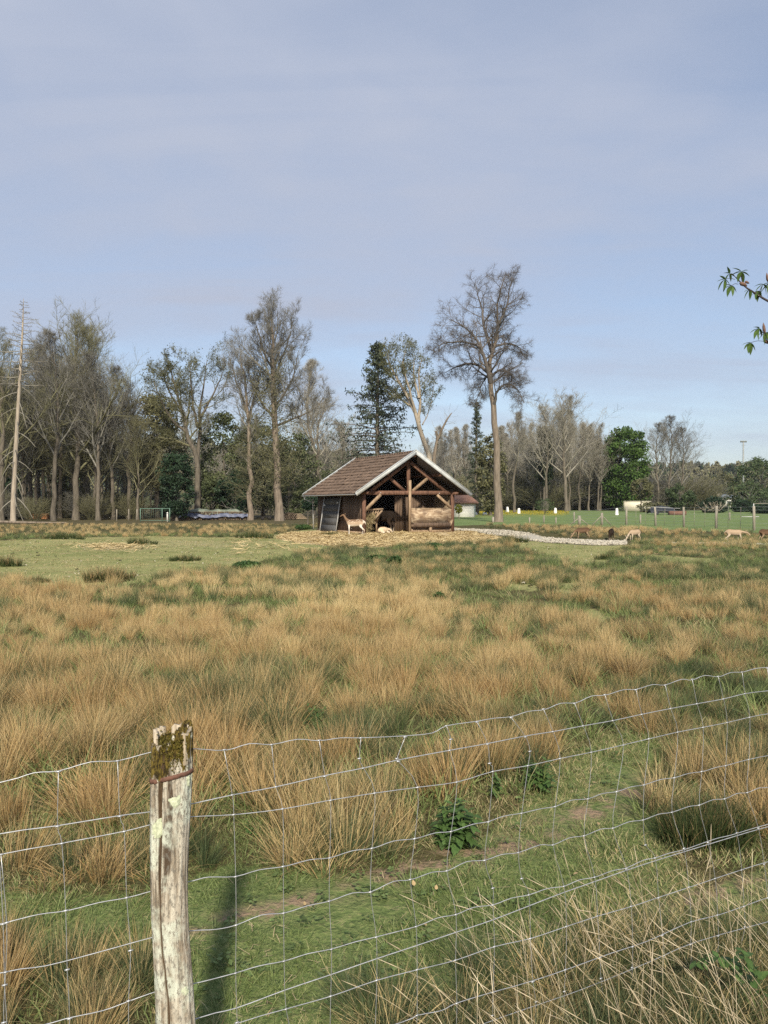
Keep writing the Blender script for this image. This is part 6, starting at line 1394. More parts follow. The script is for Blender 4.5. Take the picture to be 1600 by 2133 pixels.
def tarp(name, label, c, L, Wd, h, seed, m, skew=0.0, rz=0.0, edge=.35):
    rng = np.random.default_rng(seed); nu, nv = 60, 16; U, V = np.meshgrid(np.linspace(-1, 1, nu), np.linspace(-1, 1, nv))
    X = U * L / 2 + skew * V; Y = V * Wd / 2; Z = h + .05 - edge * np.clip((np.abs(V) - .55) / .45, 0, 1) ** 1.3 - .25 * np.clip((np.abs(U) - .9) / .1, 0, 1)
    Z += (fbm(U * 9 + seed, V * 4, 1, seed, 3) - .5) * .34 + (fbm(U * 3.5 + seed, V * .3, 1, seed + 9, 2) - .5) * .55; Y += (fbm(U * 7, V * 5, 1, seed + 3, 2) - .5) * .15
    v = np.stack([X, Y, Z], -1); idx = np.arange(nu * nv).reshape(nv, nu); q = np.stack([idx[:-1, :-1], idx[:-1, 1:], idx[1:, 1:], idx[1:, :-1]], -1).reshape(-1, 4)
    vv = np.concatenate([v.reshape(-1, 3), v.reshape(-1, 3) - [0, 0, .008]]); nq = q[:, ::-1] + nu * nv
    return obj(name, Geo().add(vv, np.concatenate([q, nq])).mesh(name, True), m, None, label, 'tarpaulin', None, None, tuple(c), rz)
M_BLUE = simple('blue_tarp', (.050, .062, .125), (.17, .19, .26), 1.6, rough=.45, rnd=0, bs=.3, bd=.05)
M_GREENT = simple('green_tarp', (.02, .16, .11), (.06, .28, .20), 2, rough=.45, rnd=0, bs=.3, bd=.05)
M_GREYT = simple('faded_tarp', (.09, .11, .09), (.24, .27, .22), 1.5, rough=.5, rnd=0, bs=.3, bd=.05)
c = gp(440, 1083); c[1] = 84; c[0] = (440 - CX) / FPX * 84; c[2] = g1(c[0], 84)
log_pile('log_pile', 'long stack of logs under tarpaulins at the field edge', c, 8.4, 1.7, 1.0, 41)
tarp('blue_tarp', 'faded blue tarpaulin over the front of the long log pile', c + [.55, -.92, .12], 7.6, .40, .52, 2, M_BLUE, edge=.30)
tarp('grey_green_tarp', 'faded grey green tarpaulin over the back of the long log pile', c + [-.2, .12, 0], 7.9, 1.9, 1.05, 5, M_GREYT, edge=.45)
tarp('green_tarp', 'bright green tarpaulin on the left end of the log pile', c + [-3.6, -.1, 0.12], 1.2, 2.1, 1.12, 7, M_GREENT, edge=.5)
c2 = gp(605, 1080); c2 = np.array([(603 - CX) / FPX * 86, 86, 0]); c2[2] = g1(c2[0], 86); log_pile('log_stack', 'small stack of cut logs right of the big tree trunk', c2, 1.4, 1.0, .85, 42)
c3 = np.array([(78 - CX) / FPX * 88, 88, 0]); c3[2] = g1(c3[0], 88); log_pile('orange_log_stack', 'stack of fresh orange logs under the left wood', c3, 2.4, 1.0, .72, 43, m=simple('fresh_log', (.30, .13, .055), (.48, .25, .12), 3, rnd=.2))
p = thing('plank_stack', 'pale sawn planks stacked beside the small log stack', 'planks', ((626 - CX) / FPX * 88, 88, g1((626 - CX) / FPX * 88, 88)), .3)
for k in range(5): obj('plank', Geo().box((-.1 * k, 0, .08 + k * .13), (1.5 - .15 * k, .9, .10)).mesh('plank'), M_BRIGHTPLANK, p)
# fallen trunk under the dead spruce
f = gp(60, 1092); obj('fallen_log', Geo().tube(smooth_path([(-3.4, 0, .25), (-1.2, .1, .16), (1.2, 0, .14), (3.3, .2, .12)], 4), np.linspace(.13, .05, 13), 9).mesh('fallen_log', True), M_BARK_TAN, None, 'pale fallen trunk lying along the left rush belt', 'fallen log', None, None, tuple(f))
# green gate frame
def gate():
    d = 76; c = np.array([(322 - CX) / FPX * d, d, 0]); c[2] = g1(c[0], d); r = thing('garden_gate', 'pale green metal gate frame left of the log pile', 'gate', tuple(c)); m = simple('gate_green', (.10, .18, .14), (.17, .27, .21), 6, rough=.5, rnd=0)
    for x in (-1.4, .75, 1.5): obj('gate_post', Geo().tube([(x, 0, 0), (x, 0, 1.35)], .04, 8).mesh('gate_post'), m, r)
    obj('top_bar', Geo().tube([(-1.4, 0, 1.33), (1.5, 0, 1.33)], .03, 8).mesh('top_bar'), m, r); obj('bottom_bar', Geo().tube([(-1.4, 0, .15), (1.5, 0, .15)], .02, 8).mesh('bottom_bar'), m, r)
    for k in range(9): obj('mesh_wire', Geo().tube([(-1.2 + k * .22, 0, .15), (-1.2 + k * .22, 0, 1.33)], .006, 4).mesh('mesh_wire'), m, r)
    w = obj('white_stake', Geo().tube([(0, 0, 0), (0, 0, .8), (0, 0, .95)], [.08, .08, .06], 10).mesh('white_stake'), M_WHITE, None, 'white stake just inside the green gate frame', 'stake', None, None, tuple(c + [1.05, .8, 0]))
gate()
# dark iron frame on wheels
def cart():
    d = 84; c = np.array([(554 - CX) / FPX * d, d, 0]); c[2] = g1(c[0], d); r = thing('iron_cart', 'small dark iron cart with four uprights between the two trunks', 'cart', tuple(c), .2); m = simple('dark_iron', (.018, .016, .015), (.05, .045, .042), 8, rnd=0)
    obj('deck', Geo().box((0, 0, .34), (1.1, .7, .08)).mesh('deck'), m, r)
    for x in (-.5, -.15, .2, .5): obj('upright', Geo().tube([(x, .3, .3), (x, .3, 1.35)], .03, 6).mesh('upright'), m, r)
    for x in (-.38, .38):
        for y in (-.36, .36): obj('wheel', Geo().tube([(x, y - .04, .2), (x, y + .04, .2)], .2, 14).mesh('wheel'), m, r)
cart()
# stakes of the fence in the left wood and thin poles leaning there
for px, d in ((243, 80), (268, 82), (285, 83)):
    B = gnd(px, d); obj('wooden_stake', Geo().tube([(0, 0, -.1), (0.02, 0, 1.25)], .05, 7).mesh('wooden_stake'), M_POSTW, None, 'grey wooden stake at the foot of the left wood', 'stake', 'stakes at the left wood', None, B)
# --- far paddock fence on the right: posts, rails of wire
FPOSTS = [(1305, 1055, 1092, 0.0, 5.5), (1366, 1056, 1097, .06, 5.5), (1425, 1056, 1100, .03, 6), (1492, 1054, 1104, -.02, 7), (1571, 1054, 1106, .02, 7)]
labs = ['leftmost tall post of the paddock fence, behind the tan deer', 'dark leaning tall post before the tarped trailer', 'tall post right of the dark trailer', 'tall pale post below the white dead branches', 'tall post at the right end of the paddock fence']
tops = []
for (px, t, b_, lean, w), lab in zip(FPOSTS, labs):
    d = 1600 * (CAM_H + 0.02) / (b_ - HY) * 0.99; d = np.interp(px, [1305, 1571], [66, 51]); x = (px - CX) / FPX * d; z = g1(x, d); h = at(px, t, d)[2] - z; r_ = w / FPX * d / 2 * .8
    o = obj('fence_stake', Geo().tube([(0, 0, -.2), (-lean * .5, 0, h * .6), (-lean * 1.2, 0, h)], [r_ * 1.05, r_, r_ * .92], 9).mesh('fence_stake', True), M_POSTW, None, lab, 'fence post', 'tall posts of the paddock fence', None, (x, d, z)); tops.append((x, d, z, h))
for px, b_, h, w, lab in ((1207, 1093, .85, 10, 'short stout stake left of the braced post'), (1196, 1090, 1.1, 5, 'thin stake beside the stout short stake'), (1254, 1094, 1.1, 8, 'braced stake with two struts before the meadow'), (1334, 1090, .85, 6, 'thin low stake between the first two tall posts'),
                          (1158, 1090, .62, 5, 'small stake third from the tall bare trunk'), (1133, 1089, .75, 5, 'small stake second from the tall bare trunk'), (1103, 1089, .55, 5, 'low stake nearest right of the tall bare trunk'), (1027, 1089, .6, 8, 'low stake left of the tall bare trunk'), (1520, 1085, .9, 5, 'thin far stake between the last two tall posts')):
    d = CAM_H * FPX / (b_ - HY); B = gnd(px, d); r_ = w / FPX * d / 2 * .65
    if 'braced' in lab:
        r = thing('braced_stake', lab, 'fence post', B); obj('post', Geo().tube([(0, 0, -.1), (0, 0, h)], r_, 8).mesh('post'), M_POSTW, r)
        for s in (-1, 1): obj('strut', Geo().tube([(0, 0, h * .8), (s * .85, .1, 0)], .04, 7).mesh('strut'), M_POSTW, r)
    else: obj('fence_stake', Geo().tube([(0, 0, -.1), (.01, 0, h)], [r_, r_ * .9], 8).mesh('fence_stake'), M_POSTW, None, lab, 'fence post', 'low stakes of the paddock fence', None, B)
r = thing('paddock_wire', 'thin wires strung between the tall paddock posts', 'wire fence', (tops[0][0], tops[0][1], tops[0][2])); o0 = np.array(tops[0][:3])
ext = [(tops[-1][0] + 6, tops[-1][1] - 4.5, tops[-1][2], tops[-1][3])]; allp = [(tops[0][0] - 4.2, tops[0][1] + 4, g1(tops[0][0] - 4.2, tops[0][1] + 4), 1.1)] + tops + ext
for f_ in (.12, .3, .48, .66, .84, .97):
    P = [];
    for i in range(len(allp) - 1):
        a, b_ = np.array(allp[i]), np.array(allp[i + 1])
        for t in np.linspace(0, 1, 6)[:-1]: q = a * (1 - t) + b_ * t; P.append((q[0], q[1], q[2] + q[3] * f_ - .04 * math.sin(math.pi * t)))
    obj('line_wire', Geo().tube(np.array(P) - o0, .006, 4).mesh('line_wire'), M_WIRE, r)
for i in range(1, len(allp) - 1):
    a, b_ = np.array(allp[i]), np.array(allp[i + 1])
    for t in (.33, .66):
        q = a * (1 - t) + b_ * t; obj('dropper', Geo().tube(np.array([(q[0], q[1], q[2] + .05), (q[0] + .02, q[1], q[2] + q[3] * .95)]) - o0, .016, 5).mesh('dropper'), M_POSTW, r)
# white marker posts in the meadow
for px, top, bot, lab in ((1057, 1055, 1067, 'white marker post nearest the tall trunk in the meadow'), (1081, 1059, 1071, 'second white marker post in the meadow'), (1157, 1058, 1070, 'white marker post left of the braced stake'), (1285, 1059, 1074, 'largest white marker post, left of the first tall post')):
    d = np.interp(bot, [1066, 1075], [150, 112]); B = gnd(px, d); h = (bot - top) / FPX * d; w = 7 / FPX * d / 2
    obj('marker_post', Geo().tube([(0, 0, -.1), (0, 0, .05), (0, 0, h * .8), (0, 0, h)], [w * 1.5, w, w * .8, w * .55], 10).mesh('marker_post'), M_WHITE, None, lab, 'marker post', 'white marker posts in the meadow', None, B)
for px, bot in ((1010, 1073), (990, 1072)):
    B = gnd(px, 118); obj('white_block', Geo().tube([(0, 0, -.1), (0, 0, .2), (0, 0, .45)], [.4, .36, .2], 7).mesh('white_block'), M_WHITE, None, 'small white block lying right of the white house' if px == 1010 else 'small white block against the white house corner', 'block', 'white blocks by the house', None, B)
# --- buildings
def house(name, label, px0, px1, d, wall_top, roof_top, bot, wall_m, roof_m, rz=0.0, hip=.25, depth=6, wins=()):
    x0, x1 = (px0 - CX) / FPX * d, (px1 - CX) / FPX * d; z = g1((x0 + x1) / 2, d); W = x1 - x0; hw = at(px0, wall_top, d)[2] - z; hr = at(px0, roof_top, d)[2] - z
    r = thing(name, label, 'house', ((x0 + x1) / 2, d, z), rz)
    obj('wall', Geo().box((0, depth / 2, hw / 2 - .2), (W, depth, hw + .4)).mesh('wall'), wall_m, r)
    e = .5; v = [(-W / 2 - e, -e, hw - .05), (W / 2 + e, -e, hw - .05), (W / 2 + e, depth + e, hw - .05), (-W / 2 - e, depth + e, hw - .05), (-W / 2 + W * hip, depth / 2, hr), (W / 2 - W * hip, depth / 2, hr)]
    v2 = [(a, b, c - .14) for a, b, c in v[:4]]
    obj('roof', Geo().add(v + v2, [(0, 1, 5, 4), (2, 3, 4, 5), (0, 6, 7, 1), (1, 7, 8, 2), (2, 8, 9, 3), (3, 9, 6, 0), (6, 9, 8, 7)], [(1, 2, 5), (3, 0, 4)]).mesh('roof'), roof_m, r)
    for (u, zc, w, h) in wins:
        wo = obj('window', Geo().box((u * W, -.02, zc), (w, .08, h)).mesh('window'), M_WHITE, r); obj('pane', Geo().box((u * W, -.07, zc), (w - .16, .03, h - .16)).mesh('pane'), M_GLASS, wo)
    return r
M_GLASS = simple('window_glass', (.03, .04, .05), (.06, .07, .08), 2, rough=.1, rnd=0, bs=0)
M_CREAM = simple('cream_render', (.52, .48, .38), (.68, .63, .52), .7, rnd=.05, bd=.01)
M_REDROOF = simple('red_brown_roof', (.13, .070, .05), (.24, .14, .105), 1.2, (1, 1, 6), rnd=.15)
M_FARROOF = simple('far_red_roof', (.19, .105, .085), (.28, .17, .14), 1.0, rnd=.15)
house('white_house', 'white walled house with brown roof right of the shed', 930, 987, 100, 1046, 1029, 1074, M_WHITE, M_REDROOF, -.15, .22, 7)
r = thing('garden_wall', 'low cream building wall under the bright chestnut', 'wall', gnd(1329, 168)); obj('wall', Geo().box((0, 1.2, 1.05), (5.6, 2.4, 2.1)).mesh('wall'), M_CREAM, r); obj('flat_roof', Geo().box((0, 1.2, 2.15), (5.8, 2.6, .12)).mesh('flat_roof'), M_CREAM, r)
house('red_roof_house', 'far house with long red roof on the right slope', 1445, 1492, 330, 1030, 1015, 1046, M_CREAM, M_FARROOF, .1, .1, 8, ((-.3, 2, 1.2, 1.2), (0, 2, 1.2, 1.2), (.3, 2, 1.2, 1.2)))
house('pale_house', 'far pale house with light roof left of the mast', 1484, 1506, 300, 1036, 1021, 1046, M_CREAM, simple('pale_roof', (.42, .36, .28), (.55, .48, .38), 1), 0, .12, 7, ((-.2, 2.2, 1, 1.2), (.25, 2.2, 1, 1.2)))
house('blue_white_house', 'far white house with bluish panes by the mast', 1512, 1544, 240, 1036, 1030, 1056, M_WHITE, simple('slate_roof', (.2, .24, .3), (.3, .35, .42), 1), 0, .1, 6, ((-.3, 1.5, 1.3, 1.6), (.05, 1.5, 1.3, 1.6), (.35, 1.5, .9, 1.6)))
house('far_barn', 'far grey brown roofed barn behind the pale green shrub', 1440, 1475, 420, 1024, 1010, 1040, M_CREAM, M_FARROOF, 0, .05, 8)
# --- tarped trailer with the rusty box
def trailer():
    d = 118; B = gnd(1384, d); r = thing('tarped_trailer', 'low dark tarped trailer at the meadow edge', 'trailer', B, .05); md = simple('black_tarp', (.018, .02, .026), (.06, .065, .075), 2, rough=.4, rnd=0, bd=.05)
    nu, nv = 30, 12; U, V = np.meshgrid(np.linspace(-1, 1, nu), np.linspace(-1, 1, nv)); Z = 1.35 - .75 * np.abs(V) ** 2.2 - .45 * np.abs(U) ** 3 + (fbm(U * 4, V * 3, 1, 3, 3) - .5) * .3
    idx = np.arange(nu * nv).reshape(nv, nu); q = np.stack([idx[:-1, :-1], idx[:-1, 1:], idx[1:, 1:], idx[1:, :-1]], -1).reshape(-1, 4)
    obj('cover', Geo().add(np.stack([U * 2.0, V * 1.0 + 1, Z], -1).reshape(-1, 3), q).mesh('cover', True), md, r)
    obj('pale_edge', Geo().bar((-2.1, -.06, 1.28), (2.4, -.06, 1.02), .06, .06).mesh('pale_edge'), M_PALEMETAL, r); obj('chassis', Geo().box((0, 1, .42), (3.8, 1.6, .16)).mesh('chassis'), md, r)
    for x in (-1.2, 1.2): obj('wheel', Geo().tube([(x, -.06, .32), (x, .12, .32)], .32, 16).mesh('wheel'), md, r)
    obj('rust_box', Geo().box((0, 0, .32), (2.5, .9, .62)).mesh('rust_box'), simple('rust_panel', (.13, .065, .05), (.21, .12, .09), 2, rnd=0), None, 'rusty red box lying right of the tarped trailer', 'box', None, None, (B[0] + 1.5, d - 1.2, B[2]))
trailer()
# --- floodlight mast
def mast():
    d = 230; B = gnd(1548, d); h = hgt(1548, 921, d); r = thing('floodlight_mast', 'tall slim floodlight mast at the right', 'lamp mast', B); m = simple('mast_grey', (.22, .24, .24), (.30, .32, .32), 2, rough=.5, rnd=0, bs=0)
    obj('pole', Geo().tube([(0, 0, 0), (0, 0, h)], [.30, .20], 10).mesh('pole'), m, r); obj('crossarm', Geo().box((0, 0, h), (1.9, .16, .14)).mesh('crossarm'), m, r); obj('bracket', Geo().box((0, 0, h - .9), (1.2, .12, .1)).mesh('bracket'), m, r)
    for x in (-.75, -.25, .25, .75): obj('floodlight', Geo().box((x, -.1, h + .25), (.4, .3, .35)).mesh('floodlight'), m, r)
mast()
# --- metal bar frame at the right edge
def bar():
    d = 60; B = gnd(1570, d); r = thing('metal_bar_frame', 'grey metal bar frame behind the last fence post', 'barrier', (B[0], d, B[2])); h = hgt(1570, 1049, d)
    obj('top_bar', Geo().tube([(0, 0, h), (5, -.4, h + .05)], .03, 8).mesh('top_bar'), M_POSTW, r); obj('upright', Geo().tube([(0, 0, 0), (0, 0, h)], .04, 8).mesh('upright'), M_PALEMETAL, r); obj('upright', Geo().tube([(5, -.4, 0), (5, -.4, h + .05)], .04, 8).mesh('upright'), M_PALEMETAL, r)
    obj('side_bar', Geo().tube([(-.9, .1, h * .45), (.4, -.05, h * .45)], .03, 8).mesh('side_bar'), M_PALEMETAL, r)
bar()
# --- white dead branches heap
rng = np.random.default_rng(15); B = gnd(1482, 128); n = 14; a = rng.uniform(0, 6.28, n); p0 = np.stack([rng.normal(0, .6, n), rng.normal(0, .4, n), np.full(n, .5)], 1); dd = norm(np.stack([np.cos(a), np.sin(a) * .6, rng.uniform(.1, 1, n)], 1)); P = np.stack([p0, p0 + dd * .9, p0 + dd * 1.7 + [0, 0, .1]], 1)
P2, R2, L2 = kids(rng, P, np.full((n, 3), .03), 5, .3, 1, 45, 10, np.full(n, .9), 3, .2, .2, .8)
obj('dead_branches', Geo().add(*tubes(P, np.full((n, 3), .03), 4)).add(*tubes(P2, np.maximum(R2, .015), 3)).mesh('dead_branches'), M_BARK_PALE, None, 'heap of whitish dead branches on the dark shrub', 'branches', None, None, B)

# ------------------------------------------------------------------ leafy plants near the camera
M_NETTLE = foliage('nettle_leaf', (.045, .095, .028), (.105, .175, .050), 12, .25, rnd=.5)
M_STEM = simple('green_stem', (.06, .09, .03), (.11, .14, .05), 10, rnd=.2, bs=0)
def leaf_mesh(L, W, fold=.18, droop=.25, teeth=True, name='leaf'):
    k = 9; t = np.linspace(0, 1, k); w = W * np.sin(math.pi * t ** .75) ** .9 * (1 - .15 * t)
    if teeth: w = w * (1 + .10 * np.cos(np.arange(k) * math.pi))
    x = L * t; z = -droop * L * t ** 2
    v = np.concatenate([np.stack([x, 0 * x, z], 1), np.stack([x, w, z + fold * w], 1), np.stack([x, -w, z + fold * w], 1)])
    q = [(i, i + 1, k + i + 1, k + i) for i in range(k - 1)] + [(i + 1, i, 2 * k + i, 2 * k + i + 1) for i in range(k - 1)]
    return Geo().add(v, q).mesh(name, True)
LEAFS = [leaf_mesh(1.0, .30), leaf_mesh(1.0, .34, .1, .4), leaf_mesh(1.0, .26, .25, .15)]
def nettle(label, px, py, w_px, h_px, seed, nst=9, per=7):
    rng = np.random.default_rng(seed); B = gp(px, py); d = B[1]; r = thing('nettle_plant', label, 'nettle', tuple(B)); W = w_px / FPX * d / 2; Hh = h_px / FPX * d; g = Geo()
    for s in range(nst):
        a = rng.uniform(0, 6.28); rr = W * .55 * math.sqrt(rng.uniform()); b0 = np.array([rr * math.cos(a), rr * math.sin(a), 0]); h = Hh * rng.uniform(.55, 1.0) * (1 - .35 * rr / (W * .55 + 1e-6)); tip = b0 * 1.35 + np.array([rng.normal(0, .02), rng.normal(0, .02), h])
        P = smooth_path([b0, (b0 + tip) / 2 + [0, 0, .02], tip], 3); g.tube(P, np.linspace(.004, .002, len(P)), 5)
        for j in range(per):
            t = .25 + .75 * j / (per - 1); p = b0 * (1 - t) + tip * t; ls = (.075 - .035 * t) * rng.uniform(.8, 1.3) * min(1.4, Hh / .28)
            for o_ in (0, math.pi):
                az = j * 1.57 + o_ + rng.normal(0, .3); l = obj('leaf', LEAFS[rng.integers(3)], M_NETTLE, r, loc=tuple(p)); l.rotation_euler = (rng.normal(0, .2), -.25 + rng.normal(0, .3) + .5 * (1 - t), az); l.scale = (ls,) * 3
    obj('stem', g.mesh('stem'), M_STEM, r)
nettle('leafy nettle clump in the middle behind the wire', 955, 1764, 84, 118, 1, 16, 9)
nettle('nettle clump at the edge of the rushes, right of the middle one', 1125, 1655, 92, 74, 2, 14, 7)
nettle('small nettle half hidden above the middle nettle clump', 1032, 1665, 40, 60, 3, 4, 6)
nettle('tiny nettle at the rush edge right of the post', 512, 1745, 46, 40, 4, 4, 5)
nettle('nettle tuft among the rushes in the centre of the field', 650, 1515, 90, 55, 5, 9, 6)
nettle('nettle patch under the rushes at left behind the wire', 100, 1665, 60, 50, 6, 6, 5)
def herb(label, px, py, w, h, seed, n=900):
    B = gp(px, py); d = B[1]; rng = np.random.default_rng(seed); W = w / FPX * d / 2; Hh = h / FPX * d; u = norm(rng.normal(0, 1, (n, 3))) * rng.uniform(.3, 1, (n, 1)) ** .5; c = u * [W, W * .7, Hh * .5] + [0, 0, Hh * .5]; c[:, 2] = np.abs(c[:, 2]); v, q, lv = cards(rng, c, .055, .4, .5)
    r = thing('leafy_herb', label, 'plant', tuple(B)); obj('foliage', Geo().add(v, q, lv=lv).mesh('foliage'), M_HERB, r)['kind'] = 'stuff'; g = Geo()
    for k in range(8): e = c[rng.integers(n)]; g.tube([(0, 0, 0), e * .5, e], .006, 4)
    obj('stem', g.mesh('stem'), M_STEM, r)
M_HERB = foliage('herb_leaf', (.030, .070, .022), (.075, .130, .040), 3, .2, attr='lv')
herb('dark leafy plant standing out of the rushes before the shed', 822, 1184, 30, 26, 1); herb('bright green leafy plant before the trough', 906, 1146, 36, 14, 2); herb('low green bush at the back left corner of the shed', 632, 1104, 36, 11, 3); herb('leafy patch left of the dark plant in the rushes', 785, 1172, 44, 14, 4); herb('green leafy patch at the edge of the left lawn', 515, 1186, 60, 16, 5); herb('leafy sprig right of the pale rush tuft', 916, 1258, 20, 22, 6, 500)

# ------------------------------------------------------------------ pale dry stems in the near right corner
def dry_stems():
    rng = np.random.default_rng(33); n = 400; px = rng.uniform(820, 1750, n); t = rng.uniform(0, 1, n)
    d = rng.uniform(1.55, 2.9, n); x = (px - CX) / FPX * d; y = d
    k = (y > 1.45 + .25 * x) & (rng.uniform(0, 1, n) < sstep(780, 1250, px) * .9 + .12); x, y = x[k], y[k]; n = len(x)
    L = rng.uniform(.20, .52, n) * (0.75 + .25 * sstep(0, 1.0, x)); a = rng.normal(2.5, .9, n); lean = np.abs(rng.normal(.38, .28, n)); dv = norm(np.stack([np.cos(a) * lean, np.sin(a) * lean * .6, np.ones(n)], 1)); P = [np.stack([x, y, gz(x, y) - .02], 1)]
    for j in range(6): dv = norm(dv + np.stack([np.cos(a), np.sin(a) * .6, -.15 * np.ones(n)], 1) * rng.uniform(0, .34, (n, 1)) * (j / 3)); P.append(P[-1] + dv * (L / 6)[:, None])
    P = np.stack(P, 1); R = np.linspace(.0011, .0005, 7)[None].repeat(n, 0)
    g = Geo().add(*tubes(P, R, 4))
    h = rng.uniform(0, 1, n) < .55; tip = P[h, -1]; dt = norm(P[h, -1] - P[h, -2]); PH = np.stack([tip, tip + dt * .02, tip + dt * .05, tip + dt * .075], 1); RH = np.array([[.0007, .0015, .0013, .0004]]).repeat(h.sum(), 0); g.add(*tubes(PH, RH, 4))
    obj('dry_grass', g.mesh('dry_grass'), simple('dry_stem', (.34, .27, .17), (.60, .51, .36), 4, rnd=0, bs=0), kind='stuff', label='pale dry grass stems tangled in the wire at lower right')
    protos = [(clump_mesh('dry_clump', np.random.default_rng(400 + i), 150, .13, .36, .0035, .55, .8, 5, .45, flop=.3), M_RUSH) for i in range(5)]
    Q = candidates(1.5, 3.1, .115, rng); xx, yy = Q[:, 0], Q[:, 1]; qx, qy = topix(xx, yy, 0); kk = (xx > -.15) & (yy > 1.35 + .25 * xx) & (qy > 2110 - (qx - 800) * .34 + 150 * (fbm(xx, yy, 2, 5, 2) - .5)); xx, yy = xx[kk], yy[kk]; m = len(xx); s = rng.uniform(.36, .70, m)
    scatter('corner_grass', protos, np.stack([xx, yy, gz(xx, yy)], 1), np.stack([rng.normal(0, .3, m), rng.normal(0, .3, m), rng.uniform(0, 6.28, m)], 1), np.stack([s, s, s], 1), rng.integers(0, 5, m), label='rough mixed grass in the near right corner', extra={'dry': .28 + .9 * (fbm(xx, yy, 1.5, 3, 2) - .5) + rng.normal(0, .2, m), 'hue': rng.uniform(.4, 1, m)})
dry_stems()
def bramble():
    B = np.array([1.22, 2.45, 0]); r = thing('bramble', 'fresh green bramble shoot at the right picture edge', 'bramble', tuple(B)); rng = np.random.default_rng(4); g = Geo(); m = foliage('bramble_leaf', (.11, .19, .03), (.20, .29, .06), 20, .3)
    for s in range(3):
        P = smooth_path([(0, 0, 0), (-.02 - .03 * s, .05 * s, .18), (-.10 - .05 * s, .05 * s - .05, .30 - .05 * s)], 4); g.tube(P, np.linspace(.003, .0015, len(P)), 5)
        for j in range(3, len(P)):
            for o_ in (0, 2.1, 4.2): l = obj('leaf', LEAFS[rng.integers(3)], m, r, loc=tuple(P[j])); l.rotation_euler = (rng.normal(0, .3), rng.normal(0, .4), j + o_); l.scale = (rng.uniform(.025, .045),) * 3
    obj('stem', g.mesh('stem'), M_STEM, r)
bramble()
# fallen leaves on the trampled ground
rng = np.random.default_rng(44); ml = simple('fallen_leaf', (.24, .16, .08), (.44, .34, .19), 30, rnd=.3, bs=0)
lm_ = leaf_mesh(1.0, .42, .3, -.15, True, 'fallen_leaf')
for k in range(14):
    px, py = rng.uniform(430, 1560), rng.uniform(1640, 1960)
    if not (inpoly(np.array([px]), np.array([py]), LAWN_NEAR)[0]): continue
    b_ = gp(px, py); o = obj('fallen_leaf', lm_, ml, None, 'dry pale leaf lying on the trampled grass', 'leaf', 'fallen leaves on the trampled ground', None, (b_[0], b_[1], b_[2] + .03)); o.scale = (rng.uniform(.016, .026),) * 3; o.rotation_euler = (rng.normal(0, .4), rng.normal(0, .4), rng.uniform(0, 6.28))

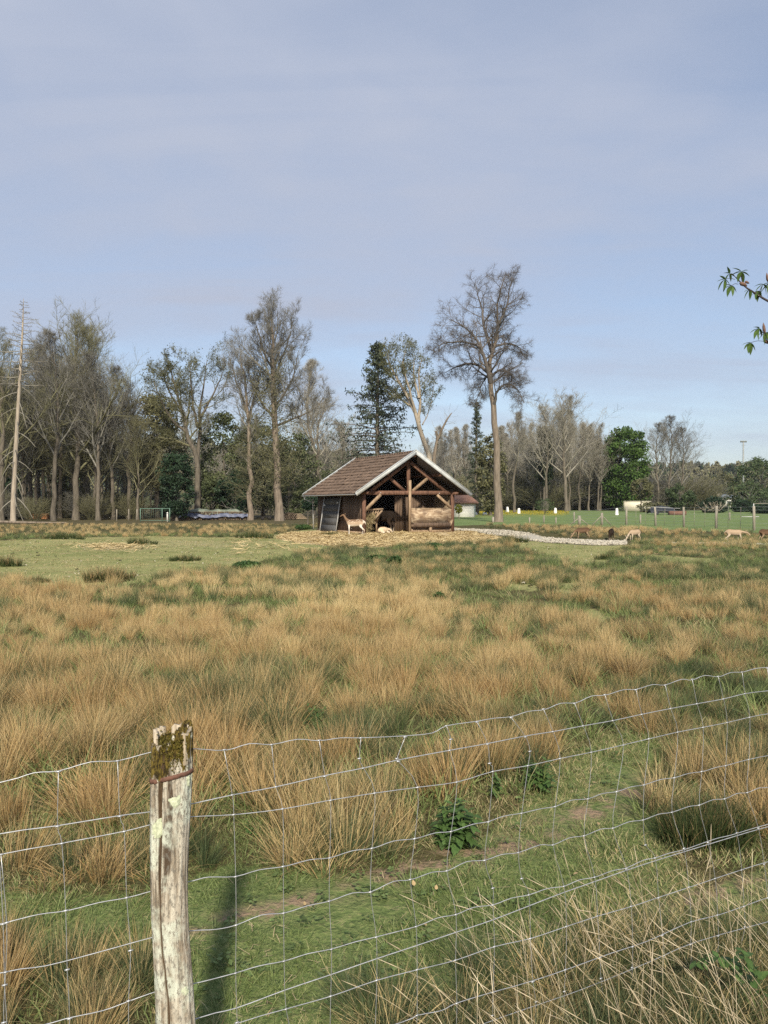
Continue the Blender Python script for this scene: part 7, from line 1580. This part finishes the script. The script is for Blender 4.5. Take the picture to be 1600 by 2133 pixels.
# ------------------------------------------------------------------ chestnut branch reaching in from the right
def chestnut_branch():
    d = 4.0; T = np.array([7.6, 4.4, 0]); r = thing('chestnut_branch_tree', 'chestnut branch with young hanging leaves reaching in at upper right', 'tree', tuple(T)); w = lambda px, py, dy=0.0: at(px, py, d + dy) - T; rng = np.random.default_rng(12)
    bk = simple('chestnut_twig', (.035, .028, .030), (.075, .062, .058), 20, rnd=0, bd=.002); ml_ = foliage('young_chestnut_leaf', (.045, .090, .026), (.105, .170, .042), 14, .25, rnd=.6)
    obj('trunk', Geo().tube(smooth_path([(0, 0, -.1), (-.1, 0, 1.5), (0.05, 0, 3.2), (0, .1, 5.5)], 5), np.linspace(.2, .1, 16), 10).mesh('trunk', True), M_BARK, r)
    main = smooth_path([(0, 0, 1.7), (-1.3, .1, 2.1), (-2.4, -.15, 2.28), (-3.9, -.2, 2.52), w(1760, 685), w(1690, 664), w(1640, 645), w(1600, 627), w(1575, 612), w(1556, 600), w(1545, 590), w(1532, 577)], 4); obj('branch', Geo().tube(main, np.interp(np.linspace(0, 1, len(main)), [0, .27, .45, .54, .7, 1], [.05, .018, .009, .0075, .005, .0025]), 7).mesh('branch', True), bk, r)
    low = smooth_path([(-3.9, -.2, 2.52), w(1900, 745), w(1750, 734), w(1660, 724), w(1618, 717), w(1598, 711), w(1590, 700)], 4); obj('branch', Geo().tube(low, np.interp(np.linspace(0, 1, len(low)), [0, .4, .6, 1], [.010, .006, .0042, .0025]), 7).mesh('branch', True), bk, r)
    bud = simple('bud_scale', (.085, .045, .035), (.20, .125, .095), 30, rnd=0)
    for px, py, s in ((1548, 592, 1.0), (1597, 712, .9), (1556, 588, .6)): obj('bud', Geo().tube([w(px - 7 * s, py - 3 * s), w(px - 3 * s, py - 1), w(px + 3 * s, py + 1), w(px + 8 * s, py + 4 * s)], np.array([.004, .011, .010, .003]) * s, 8).mesh('bud', True), bud, r)
    L_ = leaf_mesh(1.0, .185, .3, .22, False, 'leaflet')
    def leaf(hub, stem, size, n, dirang, spread, hang=.9):
        h = np.array(w(*hub)); s = np.array(w(*stem)); lf = obj('leaf', Geo().tube(smooth_path([s, (s + h) / 2 + [0, 0, .006], h], 4), .0013, 5).mesh('leaf'), bk, r)
        for i in range(n):
            a = dirang + (i / (n - 1) - .5) * spread; o = obj('leaflet', L_, ml_, lf, loc=tuple(h)); dv = Vector((math.cos(a) * .95, rng.uniform(-.45, .45), math.sin(a) * .85)); o.rotation_euler = dv.to_track_quat('X', 'Z').to_euler(); ls = size * (1 - .35 * abs(i / (n - 1) - .5) * 2) * rng.uniform(.85, 1.1); o.scale = (ls, ls, ls)
    leaf((1520, 570), (1533, 578), .058, 5, 4.0, 4.2); leaf((1510, 582), (1531, 582), .072, 5, 4.0, 2.9); leaf((1544, 566), (1546, 588), .070, 6, 4.6, 4.4); leaf((1524, 595), (1538, 592), .072, 5, 4.1, 2.7)
    leaf((1562, 603), (1562, 604), .060, 4, 4.5, 2.2); leaf((1578, 606), (1575, 612), .058, 5, 4.9, 2.4); leaf((1590, 592), (1580, 613), .070, 5, 4.4, 2.6); leaf((1603, 590), (1600, 620), .07, 5, 4.6, 2.8)
    leaf((1582, 684), (1597, 706), .072, 5, 4.0, 2.3); leaf((1563, 714), (1592, 711), .072, 5, 4.3, 2.2); leaf((1596, 692), (1598, 708), .075, 6, 4.6, 2.6); leaf((1606, 700), (1600, 710), .075, 6, 4.7, 2.6)
    for k in range(26):      # the same growth on the rest of the branch
        px = 1650 + k * 21 + rng.uniform(-8, 8); py = np.interp(px, [1640, 1690, 1760, 2150], [645, 664, 685, 705]); s_ = rng.choice([-1, 1]); leaf((px + rng.uniform(-20, 20), py + s_ * rng.uniform(12, 40)), (px, py + 2), rng.uniform(.055, .08), 5, 4.5 + rng.normal(0, .3), 2.8)
    obj('flower_bud', Geo().tube([w(1600, 588), w(1599, 582), w(1598, 575), w(1597, 568)], [.002, .007, .006, .001], 7).mesh('flower_bud', True), bud, r); obj('flower_bud', Geo().tube([w(1594, 696), w(1592, 688), w(1591, 680), w(1590, 672)], [.002, .008, .007, .001], 7).mesh('flower_bud', True), bud, r)
chestnut_branch()
import sys
print('triangles', sum(len(o.data.loop_triangles) if o.data.loop_triangles else sum(len(p.vertices) - 2 for p in o.data.polygons) for o in {o.data.name: o for o in sc.objects if o.type == 'MESH'}.values()))

# ------------------------------------------------------------------ thin spring haze
hz = Geo().box((0, 0, 58), (3500, 3500, 140)).mesh('haze')
hm = bpy.data.materials.new('haze'); hm.use_nodes = True; hn = hm.node_tree
for n_ in list(hn.nodes): hn.nodes.remove(n_)
ho = hn.nodes.new('ShaderNodeOutputMaterial'); hv = hn.nodes.new('ShaderNodeVolumePrincipled')
hv.inputs['Color'].default_value = (0.86, 0.91, 1.0, 1); hv.inputs['Density'].default_value = 0.0001; hv.inputs['Anisotropy'].default_value = 0.0
hn.links.new(hv.outputs[0], ho.inputs['Volume'])
obj('haze', hz, hm, kind='stuff', label='thin pale haze in the air over the field')
